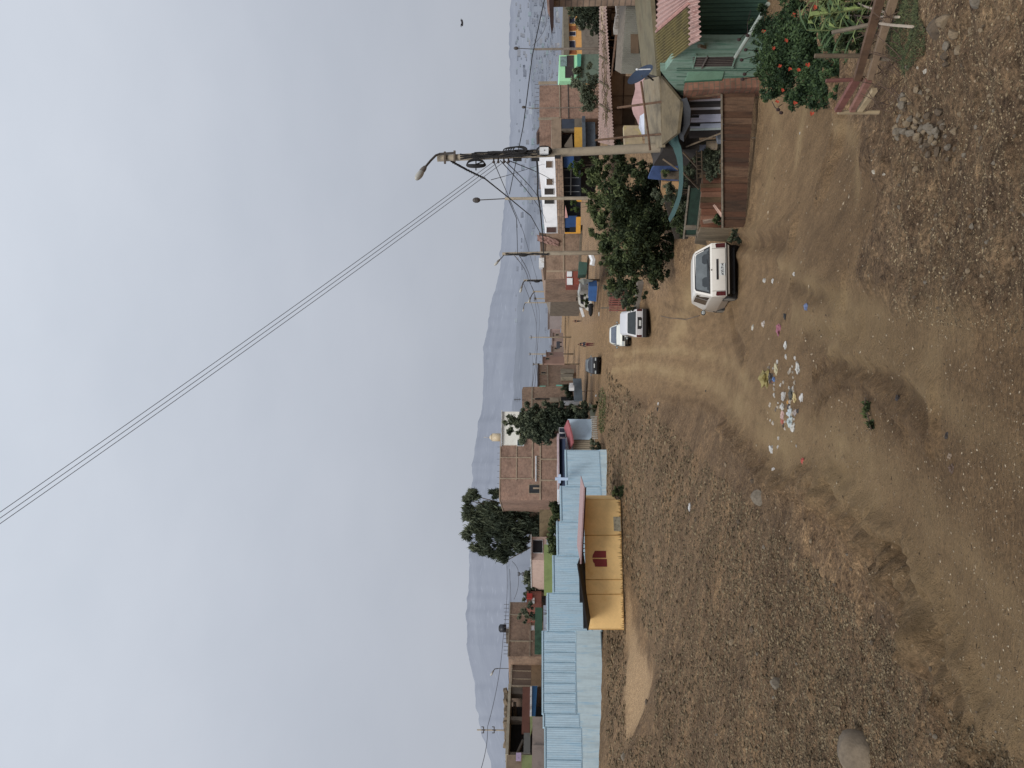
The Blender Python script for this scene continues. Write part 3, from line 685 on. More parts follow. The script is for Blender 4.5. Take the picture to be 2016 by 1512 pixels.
def picket(label, f, y0, y1, x0, x1, x2, x3, mat, step=4.2, w=1.8, cat='fence', rails=True, name='picket_fence'):
    t = house(name, label, cat, f, (y0+y1)/2); n = int((y1-y0)/step)
    for i in range(n):
        y = y0+step*i; s = i/max(1,n-1); mb = MB(); f.box(mb, x0+(x2-x0)*s+random.uniform(-1,1), x1+(x3-x1)*s+2, y, y+w, 0, .04); mb.build('picket', mat, t)
    if rails:
        mb = MB()
        for k in (.25,.75): f.poly(mb, [(x0+(x1-x0)*k-.5,y0),(x0+(x1-x0)*k+.5,y0),(x2+(x3-x2)*k+.5,y1),(x2+(x3-x2)*k-.5,y1)], -.05, -.003)
        mb.build('rail', mat, t)
    return t
picket('pale wooden picket fence with gaps in front of the light blue chapel wall', Face(818,63.5,868,61), 820, 868, 1163, 1180, 1166, 1184, M('bleached_wood', (176,172,162), var=.3))

# --- the yellow shed
def shed():
    f = Face(1240, 46, 984, 50)
    t = house('shed', 'long windowless yellow sheet metal shed with dark red emblem and lean-to roof', 'shed', f, 1100)
    yel = M('ochre_yellow_sheet', (250,210,144), var=.12, scale=.9, dirt=(240,196,128), k=1.0)
    rust = M('rust_stain', (160,124,74), var=.4, scale=5)
    edges = [(984,1055,1149,1151,1221,1223),(1055,1142,1151,1153,1223,1226),(1142,1171,1153,1154.5,1226,1227),(1171,1240,1154.5,1158,1227,1229)]
    for i,(y0,y1,a0,a1,b0,b1) in enumerate(edges):
        mb = MB(); f.poly(mb, [(a0,y0),(b0,y0),(b1,y1-.5),(a1,y1-.5)], -.08+.004*i, .02+.012*(i%2)); p = mb.build('wall_sheet', yel, t)
        mb = MB(); f.poly(mb, [(a0+1,y1-1.2),(b1-1,y1-1.2),(b1-1,y1-.2),(a0+1,y1-.2)], .03, .055); mb.build('seam', M('yellow_seam', (206,160,90)), p)
    # ragged dirt splash along the foot
    random.seed(12); mb = MB()
    for y in np.arange(986, 1239, 1.6):
        b = 1221+(y-984)/255*7.5; h = random.uniform(.5, 9)*(1.2 if y < 1110 else .75); h *= random.random() if random.random() < .6 else 1
        f.poly(mb, [(b-h, y+random.uniform(-.5,.5)), (b+.5, y-.9), (b+.5, y+1.1)], .04, .046)
    mb.build('dirt_splash', rust, t)
    mb = MB(); f.box(mb, 1208, 1222, 1018, 1046, .041, .0475); mb.build('grey_patch', M('chalky_patch', (168,160,138), var=.5, scale=6), t)
    red = M('oxblood_red', (138,58,56), var=.15)
    mb = MB(); f.poly(mb, [(1171,1085),(1193,1085),(1193,1098.5),(1166,1098.5),(1167,1093),(1169.5,1088)], .05, .06); e = mb.build('emblem', red, t)
    mb = MB(); f.poly(mb, [(1166.5,1101),(1194.5,1101),(1195,1116),(1171.5,1116),(1170,1109),(1167.5,1107)], .05, .06); mb.build('emblem', red, t)
    # right end wall with a painted board
    g = Face(985, 50, 977, 52.5)
    mb = MB(); g.box(mb, 1150, 1209, 977, 984.6, -.06, 0); w = mb.build('end_wall', yel, t)
    mb = MB(); g.box(mb, 1150, 1187, 978, 984, .0, .03); s = mb.build('sign', M('white_sign', (214,206,200)), t)
    mb = MB()
    for k in range(5): g.box(mb, 1152+k*6.8, 1157+k*6.8, 979, 983.3, .03, .045)
    mb.build('lettering', M('red_lettering', (176,60,52), var=.2), s)
    # roof tilting up towards the viewer, peak off centre
    dk = M('dark_roof_underside', (34,30,30), var=.3); pk = M('faded_pink_sheet', (164,136,134), var=.25, streak=True)
    A_, B_, C_ = P(1147.5,960,48.6), P(1137,1110,46.4), P(1157,1241,44.6)
    A1, B1 = P(1150.5,960,48.4), P(1143,1110,46.3)
    for a, b, m2, nm, back, mm in ((A1,B1,pk,'roof_panel',Vector((.3,3.8,.04)),pk),(B_,C_,dk,'roof_panel',Vector((.3,3.2,-.45)),dk)):
        mb = MB(); mb.prism([a, b, b+back, a+back], (0,0,-.04)); r = mb.build(nm, mm, t)
        mb = MB(); mb.prism([a+Vector((0,-.02,.04)), b+Vector((0,-.02,.04)), b+Vector((0,-.02,-.045)), a+Vector((0,-.02,-.045))], (0,.06,0)); mb.build('fascia', m2, r)
    mb = MB(); mb.tube([A1+Vector((0,.1,-.09)), B1+Vector((0,.1,-.09))], .045, 6); mb.build('beam', M('dark_red_beam', (70,34,36)), t)
    for y in (1000, 1032, 1070, 1080, 1088, 1112):
        s = (y-960)/150; q = A1.lerp(B1, min(s,1)); w = f.pt(1151, y, -.2); mb = MB(); mb.tube([w, Vector((w.x, w.y, q.z-.1))], .035, 5); mb.build('post', metal_d, t)
    mb = MB(); f.box(mb, 1141.5, 1153, 1112, 1180, -.9, -.5); f.box(mb, 1149, 1156, 1180, 1232, -.9,-.5); mb.build('roof_shade_panel', black, t)  # black panels stand in for the shade under the roof
shed()
random.seed(3)

# --- left: brick houses behind
def penthouse_house():
    f = Face(862, 76, 990, 74)
    t = house('brick_house', 'big two-storey red brick house with white rooftop room and beige water tank', 'house', f, 920)
    mb = MB(); f.box(mb, 985, 1110, 860, 985, -11, 0); mb.build('wall', brick_r, t)
    c = M('mortar_concrete', (158,140,120), var=.25); mb = MB()
    for y in (900, 941.5): f.box(mb, 985, 1046, y, y+2, .0, .07); f.box(mb, 1062, 1100, y+3, y+6, 0, .07)
    f.box(mb, 1047, 1049.5, 862, 943, 0, .075); f.box(mb, 1062, 1065, 862, 985, 0, .08); f.box(mb, 1016, 1018, 862, 945, .0, .062); f.box(mb, 983.5, 985.5, 860, 985, -11, .05)
    f.box(mb, 1049.5, 1062, 960, 963, 0, .06)
    mb.build('concrete_frame', c, t)
    mb = MB(); f.box(mb, 988, 1023, 812, 877, -8, .3); p = mb.build('rooftop_room', M('cream_white', (226,224,214), var=.1), t)
    mb = MB(); f.box(mb, 986.5, 989, 810, 879, -8.2, .5); mb.build('roof', M('pale_slab', (180,182,184)), p)
    window(f, p, 1019, 1031, 868, 879, .32, white_p, M('teal_pane',(60,84,84)), .8)
    mb = MB(); q = f.pt(979,861,-1.5); mb.tube([q+Vector((0,0,-.5)), q+Vector((0,0,.5))], .42, 12); mb.tube([q+Vector((0,0,.5)), q+Vector((0,0,.8))], .42, 12, .12); mb.tube([q+Vector((0,0,.8)), q+Vector((0,0,1.4))], .02, 4)
    mb.build('water_tank', M('beige_plastic', (190,174,146), var=.1, rough=.5), t, True)
    window(f, t, 1042, 1064, 955, 971, .02, concrete, M('charcoal_pane',(42,44,48)), .8)
    mb = MB(); f.box(mb, 1054, 1056, 898, 948, .0, .1); mb.build('ledge', white_p, t)
    mb = MB()
    for k in range(9): f.box(mb, 1057, 1062, 899+k*5, 900+k*5, .0, .1)
    mb.build('railing', wood_grey, t)
    for k in range(9):
        mb = MB(); q = f.pt(985, 880+k*12, -.3); mb.tube([q, q+Vector((0,0,.3))], .02, 4); mb.build('rebar', metal_d, t)
penthouse_house()
def narrow_house():
    f = Face(758, 88, 815, 84)
    t = house('brick_house', 'bare brick house with open balcony beside the leafy round tree at the road edge', 'house', f, 790)
    mb = MB(); f.poly(mb, [(1030,762),(1110,760),(1140,760),(1140,815),(1028,815),(1027.5,768)], -9, 0); mb.build('wall', brick_o, t)
    mb = MB(); f.box(mb, 1046, 1048.5, 762, 813, 0, .07); f.box(mb, 1045, 1105, 785, 787, 0, .06); f.box(mb, 1082, 1100, 784, 792, .0, .12); f.box(mb, 1102, 1104, 782, 800, 0, .1); mb.build('concrete_frame', concrete, t)
    mb = MB(); f.box(mb, 1064, 1083, 785.5, 787.5, .06, .09); mb.build('downpipe', black, t)
    mb = MB(); f.box(mb, 1105, 1140, 783, 800, .03, .12); f.box(mb, 1053,1064,785,788,.08,.1); mb.build('doorway', black, t)
    for k in range(4): mb = MB(); f.box(mb, 1107, 1141, 793.0+k*2.4, 794+k*2.4, .2, .3); mb.build('white_slat', white_p, t)
    q = f.pt(1026, 786, -3); mb = MB(); mb.tube([q, f.pt(1012,787,-3)], .05, 4)
    for x, w in ((1014,3),(1018,4.5),(1022,3)): mb.tube([f.pt(x,787-w,-3), f.pt(x,787+w,-3)], .03, 4)
    mb.build('antenna', metal_d, t)
narrow_house()
def step_house():
    f = Face(716, 112, 762, 104)
    t = house('brick_house', 'unfinished brick house with turquoise window panels at the left of the street end', 'house', f, 735)
    mb = MB(); f.poly(mb, [(1059,718),(1135,718),(1135,762),(1058,762)], -10, 0); mb.build('wall', brick_o, t)
    mb = MB(); f.box(mb, 1058, 1062, 717, 763, -.2, .15); mb.build('roof', M('dark_parapet', (72,58,52)), t)
    mb = MB(); f.box(mb, 1077.5, 1079.5, 718, 763, 0, .1); f.box(mb, 1062, 1080, 737, 738, 0, .09); mb.build('concrete_frame', concrete, t)
    for x0,x1,y0,y1 in ((1062,1074,761,764.5),(1095,1112,759,764)): mb = MB(); f.box(mb, x0, x1, y0, y1, .02, .12); mb.build('turquoise_panel', M('turquoise', (126,206,186), var=.1), t)
    mb = MB(); f.box(mb, 1104, 1130, 733, 741, .03, .5); f.box(mb, 1104, 1128, 744, 750, .03, .6); mb.build('sheet_panel', M('grey_sheet', (140,132,116), var=.3), t)
    for x0,x1,y0,y1 in ((1104,1126,727,732),(1066,1074,733,736)): window(f, t, x0, x1, y0, y1, .02, concrete, black, .4)
step_house()
def box_house(name, label, f, x0, x1, y0, y1, depth, mat, wins=(), roof=None, cat='house', frame=None, posts=()):
    t = house(name, label, cat, f, (y0+y1)/2)
    mb = MB(); f.box(mb, x0, x1, y0, y1, -depth, 0); mb.build('wall', mat, t)
    if roof: mb = MB(); f.box(mb, x0-1.5, x0+.3, y0-1, y1+1, -depth-.2, .35); mb.build('roof', roof, t)
    for w in wins: window(f, t, *w[:4], .02, frame or concrete, w[4] if len(w) > 4 else black, .5)
    for p in posts: mb = MB(); f.box(mb, p[0], p[1], p[2], p[3], .0, .08); mb.build('concrete_post', concrete, t)
    return t
hz = lambda n,c: M(n, c, var=.15, scale=.3)
for q in (('small hazy brick house with pale roof at the left of the road end', 1069,1106,702,716,150,(150,122,110)),
          ('tiny reddish house just right of the small brick houses at road end', 1076,1104,693,702,180,(142,118,110)),
          ('low flat tan house closing the far end of the street', 1086,1105,682,693,230,(146,130,120)),
          ('distant brown wall beyond the far end of the dirt road', 1088,1104,655,672,260,(138,120,112)),
          ('distant reddish row house right of the road end', 1084,1098,610,650,270,(150,128,122)),
          ('thin pale house strip half hidden behind the street poles', 1080,1100,597,610,230,(142,132,130))):
    f = Face(q[3], q[5], q[4], q[5]-2); box_house('small_house', q[0], f, q[1], q[2]+5, q[3], q[4], 8, hz('w%d'%q[1]+'_plaster', q[6]), [(q[1]+6, q[1]+12, q[3]+3, q[3]+6)], hz('hazy_roof',(120,108,104)))
def lorry():
    f = Face(672, 215, 685, 215); t = house('truck', 'dark box truck parked at the far end of the dirt road', 'truck', f, 678)
    mb = MB(); f.box(mb, 1096, 1102.5, 672, 685, -4, 0); mb.build('cargo_box', M('dark_truck', (54,56,64)), t)
    for y in (674,682):
        mb = MB(); c = f.pt(1103,y,-.6); mb.tube([c+Vector((-.15,0,0)), c+Vector((.15,0,0))], .45, 10); mb.build('wheel', rubber, t)
    f = Face(623, 250, 646, 250); t = house('bus', 'long white bus crossing the far end of the street', 'bus', f, 634)
    mb = MB(); f.box(mb, 1096, 1102, 623, 646, -2.6, 0); mb.build('body', white_p, t)
    mb = MB(); f.box(mb, 1097.2, 1099.2, 625, 644, .0, .03); mb.build('window', glass_d, t)
    for y in (627,642):
        mb = MB(); c = f.pt(1102.4,y,-.2); mb.tube([c, c+Vector((0,.3,0))], .45, 10); mb.build('wheel', rubber, t)
lorry()
# long far-left row
f = Face(1185, 82, 1292, 76)
t = box_house('brick_house', 'brown brick house with black rooftop tank behind a green mesh fence', f, 1003, 1070, 1186, 1293, 10, brick_o, [(1045,1052,1232,1242,M('white_cloth',(210,212,216)))], None, posts=((1043,1045,1188,1292),(1003,1050,1210,1212),(1003,1050,1262,1264),(1001.5,1003.5,1186,1293)))
mb = MB(); q = f.pt(990,1237,-1.2); mb.tube([q+Vector((0,0,-.35)), q+Vector((0,0,.3))], .42, 12); mb.tube([q+Vector((0,0,.3)), q+Vector((0,0,.45))], .42, 12, .2); mb.build('water_tank', M('black_tank', (36,38,44), rough=.5), t, True)
mb = MB(); f.box(mb, 996, 1003, 1232, 1242, -2, -.4); mb.build('tank_stand', concrete_d, t)
for k in range(14): mb = MB(); q = f.pt(1002, 1190+k*7.5, -.5); mb.tube([q, q+Vector((0,0,.55))], .025, 4); mb.build('rebar', metal_d, t)
mb = MB(); f2 = Face(1195, 60, 1290, 55); f2.box(mb, 1053, 1068, 1196, 1288, -.03, 0); solo(mb, 'mesh_fence', M('green_mesh', (70,104,80), var=.5, scale=2), 'green mesh fence running above the blue wall at the left', 'fence')
f = Face(1288, 78, 1356, 74)
t = box_house('plank_house', 'brown panelled house divided by pale posts, beside the brick house with black tank', f, 1006, 1066, 1290, 1353, 9, M('brown_panel', (118,100,86), var=.2, scale=.8), (), None)
mb = MB()
for y in (1305, 1321, 1337): f.box(mb, 1009, 1045, y, y+1, .0, .06)
f.box(mb, 1005, 1008.5, 1290, 1353, 0, .09); f.box(mb, 1005, 1060, 1351, 1353.5, 0, .1); mb.build('pale_post', M('cream_post', (176,160,138)), t)
mb = MB(); f.box(mb, 1046, 1066, 1291, 1352, .0, .05); mb.build('lower_wall', M('tan_render', (150,126,98), var=.2), t)
def concrete_house():
    f = Face(1353, 72, 1490, 66); t = house('concrete_house', 'half-built concrete house with dark open rooms under a flat slab at far left', 'house', f, 1420)
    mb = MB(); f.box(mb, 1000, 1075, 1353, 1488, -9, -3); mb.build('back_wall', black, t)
    mb = MB(); f.box(mb, 998, 1003.5, 1350, 1489, -9.2, .3); mb.build('slab', M('pale_concrete', (168,158,138), var=.2), t)
    for q in ((1003.5,1042,1412,1419,-.6,.06),(1003.5,1045,1354,1366,-.7,0),(1003.5,1045,1481,1488,-.6,0)): mb = MB(); f.box(mb, *q); mb.build('pillar', concrete_d, t)
    mb = MB(); f.box(mb, 1028, 1043.5, 1354, 1444, -.15, .12); mb.build('parapet', M('brown_red_render', (112,74,62), var=.2), t)
    mb = MB(); f.box(mb, 1031, 1044, 1444, 1484, -.15, .1); mb.build('grey_parapet', M('grey_render', (112,112,108), var=.2), t)
    mb = MB(); f.poly(mb, [(1012,1484),(1016,1484),(1031,1452),(1028,1449)], -.8, -.4); mb.build('stair', concrete_d, t)
    mb = MB(); f.box(mb, 1010,1016,1370,1378,-3,-.9); mb.build('inner_column', concrete_d, t)
    mb = MB(); f.box(mb, 1043.5, 1047, 1354, 1412, -.1, .2); mb.build('white_beam', white_p, t)
    mb = MB(); f.poly(mb, [(1047,1352),(1058,1352),(1054,1412),(1047,1412)], -.1, .12); mb.build('blue_banner', M('blue_banner', (44,92,134), var=.2), t)
    mb = MB(); f.poly(mb, [(1043.5,1412),(1053,1412),(1043.8,1452)], -.1, .14); f.box(mb, 1044, 1053, 1412, 1440, -.3, -.1); mb.build('green_wall', M('pale_green_render', (150,160,110), var=.2), t)
    random.seed(9); mb = MB()
    for k in range(46):
        y = random.uniform(1362, 1475); h = random.uniform(1, 5)*(1.3 if 1365 < y < 1400 else .8); p = f.pt(997.5-h*.4, y, random.uniform(-4,-.5)); s = random.uniform(.15,.45)
        mb.box(p, (s*1.6, s, s*.8), random.random()*3, random.uniform(-.4,.4))
    mb.build('rooftop_rubble', M('rubble', (120,106,88), var=.5, scale=3), t)
concrete_house()
f = Face(1485, 62, 1540, 60)
t = box_house('green_house', 'pale green painted house at the far left frame edge with washing hung up', f, 996, 1052, 1487, 1560, 8, M('tan_upper', (152,134,112), var=.2), (), None)
mb = MB(); f.box(mb, 1027, 1052, 1488, 1560, 0, .1); mb.build('lower_wall', M('pale_green_render', (150,160,110)), t)
mb = MB(); f.box(mb, 1016, 1026, 1486, 1502, .25, .29); o = solo(mb, 'hanging_cloth', M('lilac_print', (196,176,206), var=.3, scale=6), 'lilac printed cloth hung out on the wall at the far left edge', 'laundry')
f = Face(1058, 78, 1105, 76)
t = box_house('pink_house', 'small pale pink house with a dark white-framed opening below the eucalyptus', f, 1046, 1076, 1057, 1103, 7, M('pale_pink', (196,172,160), var=.12), [(1049,1068,1064,1089,M('shadow_pane',(26,26,30)))], M('white_edge',(196,196,196)), frame=white_p)
f = Face(1160, 80, 1198, 78)
t = box_house('red_house', 'little house with bright red upper wall and two white window frames', f, 1037, 1066, 1164, 1196, 6, M('brown_red_brick', (130,84,72), var=.3), [(1047,1052,1178,1183,white_p),(1047,1052,1184,1189,white_p)], None)
mb = MB(); f.box(mb, 1037, 1048, 1170, 1180, .0, .15); mb.build('red_wall', M('bright_red', (160,52,46), var=.2), t)
f = Face(1100, 82, 1165, 80); t = box_house('shack', 'dark low shack roofs between the pink house and the red house', f, 1055, 1075, 1104, 1163, 5, M('dark_shack', (70,62,58), var=.5), [(1058,1070,1120,1135)], M('shack_roof',(120,108,96)))
mb = MB(); f = Face(1070, 65.5, 1170, 62.5); f.box(mb, 1071, 1100, 1072, 1170, -.3, 0); solo(mb, 'garden_wall', M('moss_green_render', (142,158,100), var=.2, scale=.8), 'pale moss green wall showing above the blue wall under the eucalyptus', 'wall')
f = Face(1000, 80, 1060, 80); mb = MB(); f.box(mb, 1062, 1090, 985, 1060, -5, 0); solo(mb, 'garden_shed', M('olive_brown', (118,104,80), var=.4), 'olive brown outbuilding hidden between the hedge and the eucalyptus trunk', 'shed')

# left vegetation
tree('eucalyptus_tree', 'tall dark eucalyptus with broad ragged crown rising above the left houses', 'tree', Vector((P(1070,1030,82).x, 82, H(P(1070,1030,82).x, 82))),
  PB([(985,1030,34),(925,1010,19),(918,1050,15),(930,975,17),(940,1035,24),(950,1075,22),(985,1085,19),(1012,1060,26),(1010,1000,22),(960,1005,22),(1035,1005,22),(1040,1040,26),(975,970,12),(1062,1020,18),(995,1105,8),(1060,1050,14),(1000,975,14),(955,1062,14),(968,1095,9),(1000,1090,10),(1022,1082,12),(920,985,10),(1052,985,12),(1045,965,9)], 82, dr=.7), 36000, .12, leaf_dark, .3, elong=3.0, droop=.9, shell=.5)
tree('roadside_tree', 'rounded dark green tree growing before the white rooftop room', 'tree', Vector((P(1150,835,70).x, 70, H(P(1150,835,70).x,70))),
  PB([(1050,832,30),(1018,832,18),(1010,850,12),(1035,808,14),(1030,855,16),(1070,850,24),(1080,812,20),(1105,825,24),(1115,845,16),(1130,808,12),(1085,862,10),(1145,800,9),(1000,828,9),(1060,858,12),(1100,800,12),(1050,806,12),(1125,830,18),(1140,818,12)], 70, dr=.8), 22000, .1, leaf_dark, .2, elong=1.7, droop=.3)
for lab, D, pb, n, m_, sz in (('dense bright green hedge hanging over the blue wall below the eucalyptus', 59.5, [(1092,995,12),(1100,1008,14),(1094,1025,12),(1090,1042,13),(1088,1060,13),(1092,1078,12),(1096,1090,7),(1108,1012,9)], 9000, leaf_green, .075),
   ('small round greyish tree beside the dark wooden pole', 84, [(1045,1140,14),(1050,1128,11),(1052,1155,10),(1040,1132,9)], 4500, leaf_grey, .09),
   ('dark bush leaning over the little red house', 80, [(1040,1168,9),(1035,1180,8),(1048,1162,9)], 2500, leaf_dark, .09),
   ('thin brownish tree in front of the brick house with black tank', 62, [(1035,1205,14),(1030,1215,12),(1040,1195,12),(1046,1210,10)], 1600, leaf_grey, .07),
   ('dark bush growing at the right end of the yellow shed', 49.5, [(1215,965,8),(1222,972,7),(1228,962,6),(1208,972,6),(1222,955,5)], 3200, leaf_green, .045),
   ('dull bush beside the beige chapel gate', 59, [(1172,876,9),(1180,884,7),(1168,868,6)], 2600, leaf_grey, .05),
   ('dark bush beneath the roadside tree at the picket fence', 68, [(1140,806,11),(1148,796,9),(1150,815,9),(1155,803,8)], 3500, leaf_dark, .07),
   ('dark shrub before the narrow brick house', 84, [(1118,770,9),(1112,762,8),(1122,780,7)], 2600, leaf_dark, .07),
   ('low weeds at the foot of the grey slatted panel', 70, [(1172,803,7),(1176,812,5),(1176,795,4)], 1800, leaf_green, .05)):
    g = pb[0]; p = P(g[0], g[1], D); tree('bush' if 'tree' not in lab.split(' in ')[0] else 'small_tree', lab, 'bush' if 'tree' not in lab.split(' in ')[0] else 'tree', (p.x, D, min(p.z-.5, H(p.x, D)) ), PB(pb, D), n, sz, m_, .05)
# grey corrugated fence and dark panels by the left road edge
f = Face(745, 82, 790, 79); mb = MB(); corr(f, mb, 1129, 1146, 745, 790, 0, .04); solo(mb, 'corrugated_fence', M('blue_grey_sheet', (98,108,116), var=.25), 'low blue-grey corrugated fence below the dark shrub on the left of the road', 'fence')
mb = MB(); f.box(mb, 1120, 1130, 770, 775, .4, .8); f.box(mb, 1121,1128,764,768,.4,.7); solo(mb, 'plastic_drum', white_p, 'white plastic drums standing on the blue-grey fence line', 'drum')
f = Face(783, 72, 830, 69); mb = MB(); f.poly(mb, [(1159,793),(1184,808),(1180,826),(1163,824)], -.06, 0); solo(mb, 'leaning_sheet', M('greenish_sheet', (120,124,108), var=.3), 'grey-green sheet panel leaning at the right end of the picket fence', 'panel')
# ------------------------------------------------------------------ right side houses, far to near
# orange house
f = Face(107, 108, 10, 112)
t = box_house('orange_house', 'orange house with framed dark blue windows under a grey flat roof at the right', f, 1119, 1175, 10, 108, 10, M('orange_render', (212,160,96), var=.12), [(1121,1131,33,46,M('blue_pane',(38,44,66))),(1121,1132,81,95,M('blue_pane',(38,44,66))),(1121,1133,63,71,M('blue_pane',(38,44,66)))], None, frame=white_p)
mb = MB(); f.box(mb, 1109, 1119.5, 8, 108, -10, .5); mb.build('roof_band', M('grey_olive_roof', (112,106,92), var=.3), t)
mb = MB(); f.box(mb, 1138, 1175, 8, 60, .05, .5); f.box(mb, 1145, 1178, 60, 110, .06, .4); mb.build('lower_wall', M('grey_lower_wall', (118,110,100), var=.3), t)
mb = MB(); f.box(mb, 1121, 1134, 52, 60, .03, .1); f.box(mb, 1120, 1134, 100, 107, .03, .1); mb.build('shutter', M('brown_shutter', (140,84,50)), t)
# bright green house
f = Face(160, 97, 107, 97.5)
t = box_house('mint_house', 'bright mint green upper storey with two wide dark windows at the right', f, 1101, 1146, 108, 159, 8, M('mint_render', (160,216,172), var=.06), [(1113,1129,131,153,M('brown_pane',(52,44,46))),(1116,1129,110,131,M('brown_pane2',(60,50,50)))], None, frame=metal_d)
mb = MB(); f.poly(mb, [(1136,112),(1144,112),(1142,157),(1137,158)], 0, .7); mb.build('awning', M('teal_awning', (74,140,122), var=.2), t)
mb = MB(); f.box(mb, 1103, 1116, 112, 131, .05, .12); mb.build('poster_board', M('poster_board', (118,140,140), var=.6, scale=3), t)
mb = MB(); f.box(mb, 1142, 1180, 108, 160, -.5, .2); mb.build('lower_wall', M('dull_green_wall', (92,108,96), var=.3), t)
# two storey brick house and the frame next to it
f = Face(234, 72, 164, 74)
t = box_house('brick_house', 'blank red brick two-storey house with pale roof posts behind the sparse bush', f, 1062, 1185, 166, 233, 10, brick_r, (), None, posts=((1101,1103,166,233),(1060,1100,232,236),(1060,1097,161,166.5)))
mb = MB(); f.box(mb, 1118, 1120, 166, 233, 0, .04); mb.build('downpipe', metal_d, t)
for k in range(8): mb = MB(); q = f.pt(1061, 166+k*8, -.5); mb.tube([q, q+Vector((random.uniform(-.05,.05),0,random.uniform(.2,.45)))], .02, 4); mb.build('rebar', metal_d, t)
f = Face(302, 70, 233, 71)
t = house('frame_house', 'open concrete frame house with dark rooms above a mustard yellow wall', 'house', f, 260)
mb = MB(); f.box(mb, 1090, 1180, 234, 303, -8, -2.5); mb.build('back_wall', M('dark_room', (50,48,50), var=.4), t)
mb = MB(); f.box(mb, 1086, 1105, 234, 303, -8, .1); mb.build('slab', M('tan_concrete', (140,122,104), var=.25), t)
mb = MB(); f.box(mb, 1131, 1146, 252, 293, -.2, .12); mb.build('yellow_wall', M('mustard_wall', (190,146,62), var=.2), t)
mb = MB(); f.box(mb, 1105, 1131, 235, 254, -.4, .05); mb.build('blue_curtain', M('slate_blue', (52,60,74), var=.3), t)
for q in ((1105,1146,254,258,-.2,.1),(1105,1146,292,302,-.3,.08),(1131,1146,234,252,-.2,.06)): mb = MB(); f.box(mb, *q); mb.build('pillar', concrete_d, t)
mb = MB(); f.poly(mb, [(1126,262),(1128,290),(1112,288),(1111,285)], -.2, -.1); mb.build('stair', concrete_d, t)
mb = MB(); f.box(mb, 1146, 1152, 236, 300, -.1, .6); f.box(mb, 1152, 1172, 240, 296, -.4, 0); mb.build('grey_tarpaulin', M('slate_tarp', (74,82,92), var=.4), t)
f = Face(264, 76, 240, 76); t = box_house('hut', 'tiny rooftop hut with a tilted dark gable roof', f, 1072, 1090, 244, 263, 3, M('hut_red', (150,110,92), var=.2), [(1074,1080,249,253)])
mb = MB(); f.poly(mb, [(1056,264),(1060,264),(1076,243),(1074,242),(1063,250)], -3.3, .4); mb.build('roof', M('dark_tile', (88,72,66), var=.2), t)
# white house
f = Face(460, 68, 300, 66)
t = house('white_house', 'long white upper storey on a brick band with navy rooms beneath', 'house', f, 380)
mb = MB(); f.poly(mb, [(1058,300),(1096,300),(1099,459),(1073,459)], -10, 0); mb.build('wall', M('clean_white', (232,234,238), var=.08), t)
mb = MB(); f.poly(mb, [(1092,300),(1107,300),(1112,460),(1098,460)], -10, .08); mb.build('brick_band', brick_t, t)
for x0,x1,y0,y1,c in ((1075,1087,317,330,(96,80,66)),(1076,1088,352,364,(92,76,62)),(1072,1090,371,383,(52,48,46)),(1072,1091,388,401,(44,44,44)),(1076,1095,447,458,(72,52,48))): window(f, t, x0, x1, y0, y1, .02, white_p, M('pane_%d'%y0, c, var=.2), .5)
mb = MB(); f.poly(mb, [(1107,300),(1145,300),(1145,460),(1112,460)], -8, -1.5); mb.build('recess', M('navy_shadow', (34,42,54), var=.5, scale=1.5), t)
for q in ((1113,1136,425,448,-.5,.0),(1110,1130,306,330,-.7,-.4)): mb = MB(); f.box(mb, *q); mb.build('blue_wall', M('deep_blue_wall', (34,66,112), var=.2), t)
mb = MB(); f.box(mb, 1134, 1145, 388, 397, -.3, .03); mb.build('orange_column', M('orange_column', (206,150,58), var=.2), t)
mb = MB(); f.box(mb, 1134, 1143, 427, 456.9, -.4, .08); f.box(mb, 1112, 1143, 457, 459.5, -.4, .08); mb.build('orange_column', M('orange_column', (206,150,58), var=.2), t)
mb = MB(); f.box(mb, 1122, 1134, 447, 457, -.4, .02); mb.build('doorway', black, t)
mb = MB()
for y in (318,334,350,366,378): f.box(mb, 1112, 1142, y, y+1, -1.3, -1.2)
f.box(mb, 1124,1126,310,385,-1.3,-1.2); mb.build('railing', M('railing_grey',(140,146,150)), t)
mb = MB(); f.poly(mb, [(1113,404),(1118,428),(1112,429)], .05, .12); mb.build('pink_cloth', M('pink_cloth', (206,156,150)), t)
mb = MB()
q = f.pt(1136,420,1.0)
# gable brick house with the torn cloth
f = Face(550, 71, 457, 71.6)
t = house('brick_house', 'plain brick house gable with torn pinkish tarpaulin hanging from its roof corner', 'house', f, 500)
mb = MB(); f.poly(mb, [(1063,460),(1147,458),(1142,548),(1074,550)], -9, 0); mb.build('wall', brick_o, t)
mb = MB(); f.box(mb, 1108, 1111, 459, 549, 0, .07); f.box(mb, 1076, 1140, 532, 536, 0, .05); f.box(mb, 1073, 1110, 456, 459, 0, .09); f.box(mb, 1075, 1140, 494, 497, 0, .06); mb.build('concrete_frame', M('mortar_concrete', (158,140,120)), t)
mb = MB(); f.poly(mb, [(1061,458),(1074,460),(1074,550),(1071,551)], -.2, .05); mb.build('dark_coping', M('dark_coping', (100,82,68), var=.4), t)
mb = MB(); rs = np.random.default_rng(2)
F_ = [[f.pt(x+rs.uniform(-1,1), y+rs.uniform(-1,1), .12+.18*rs.random()) for y in np.linspace(462+(x-1058)*.25, 474+(x-1058)*.28, 8)] for x in np.linspace(1058, 1100, 10)]
for i in range(9):
    for j in range(7): mb.add([F_[i][j],F_[i][j+1],F_[i+1][j+1],F_[i+1][j]], [(0,1,2,3)])
solo(mb, 'torn_tarpaulin', M('dusty_pink_tarp', (150,118,108), var=.35, scale=2), 'torn dusty pink tarpaulin draped over the brick gable corner', 'tarpaulin')
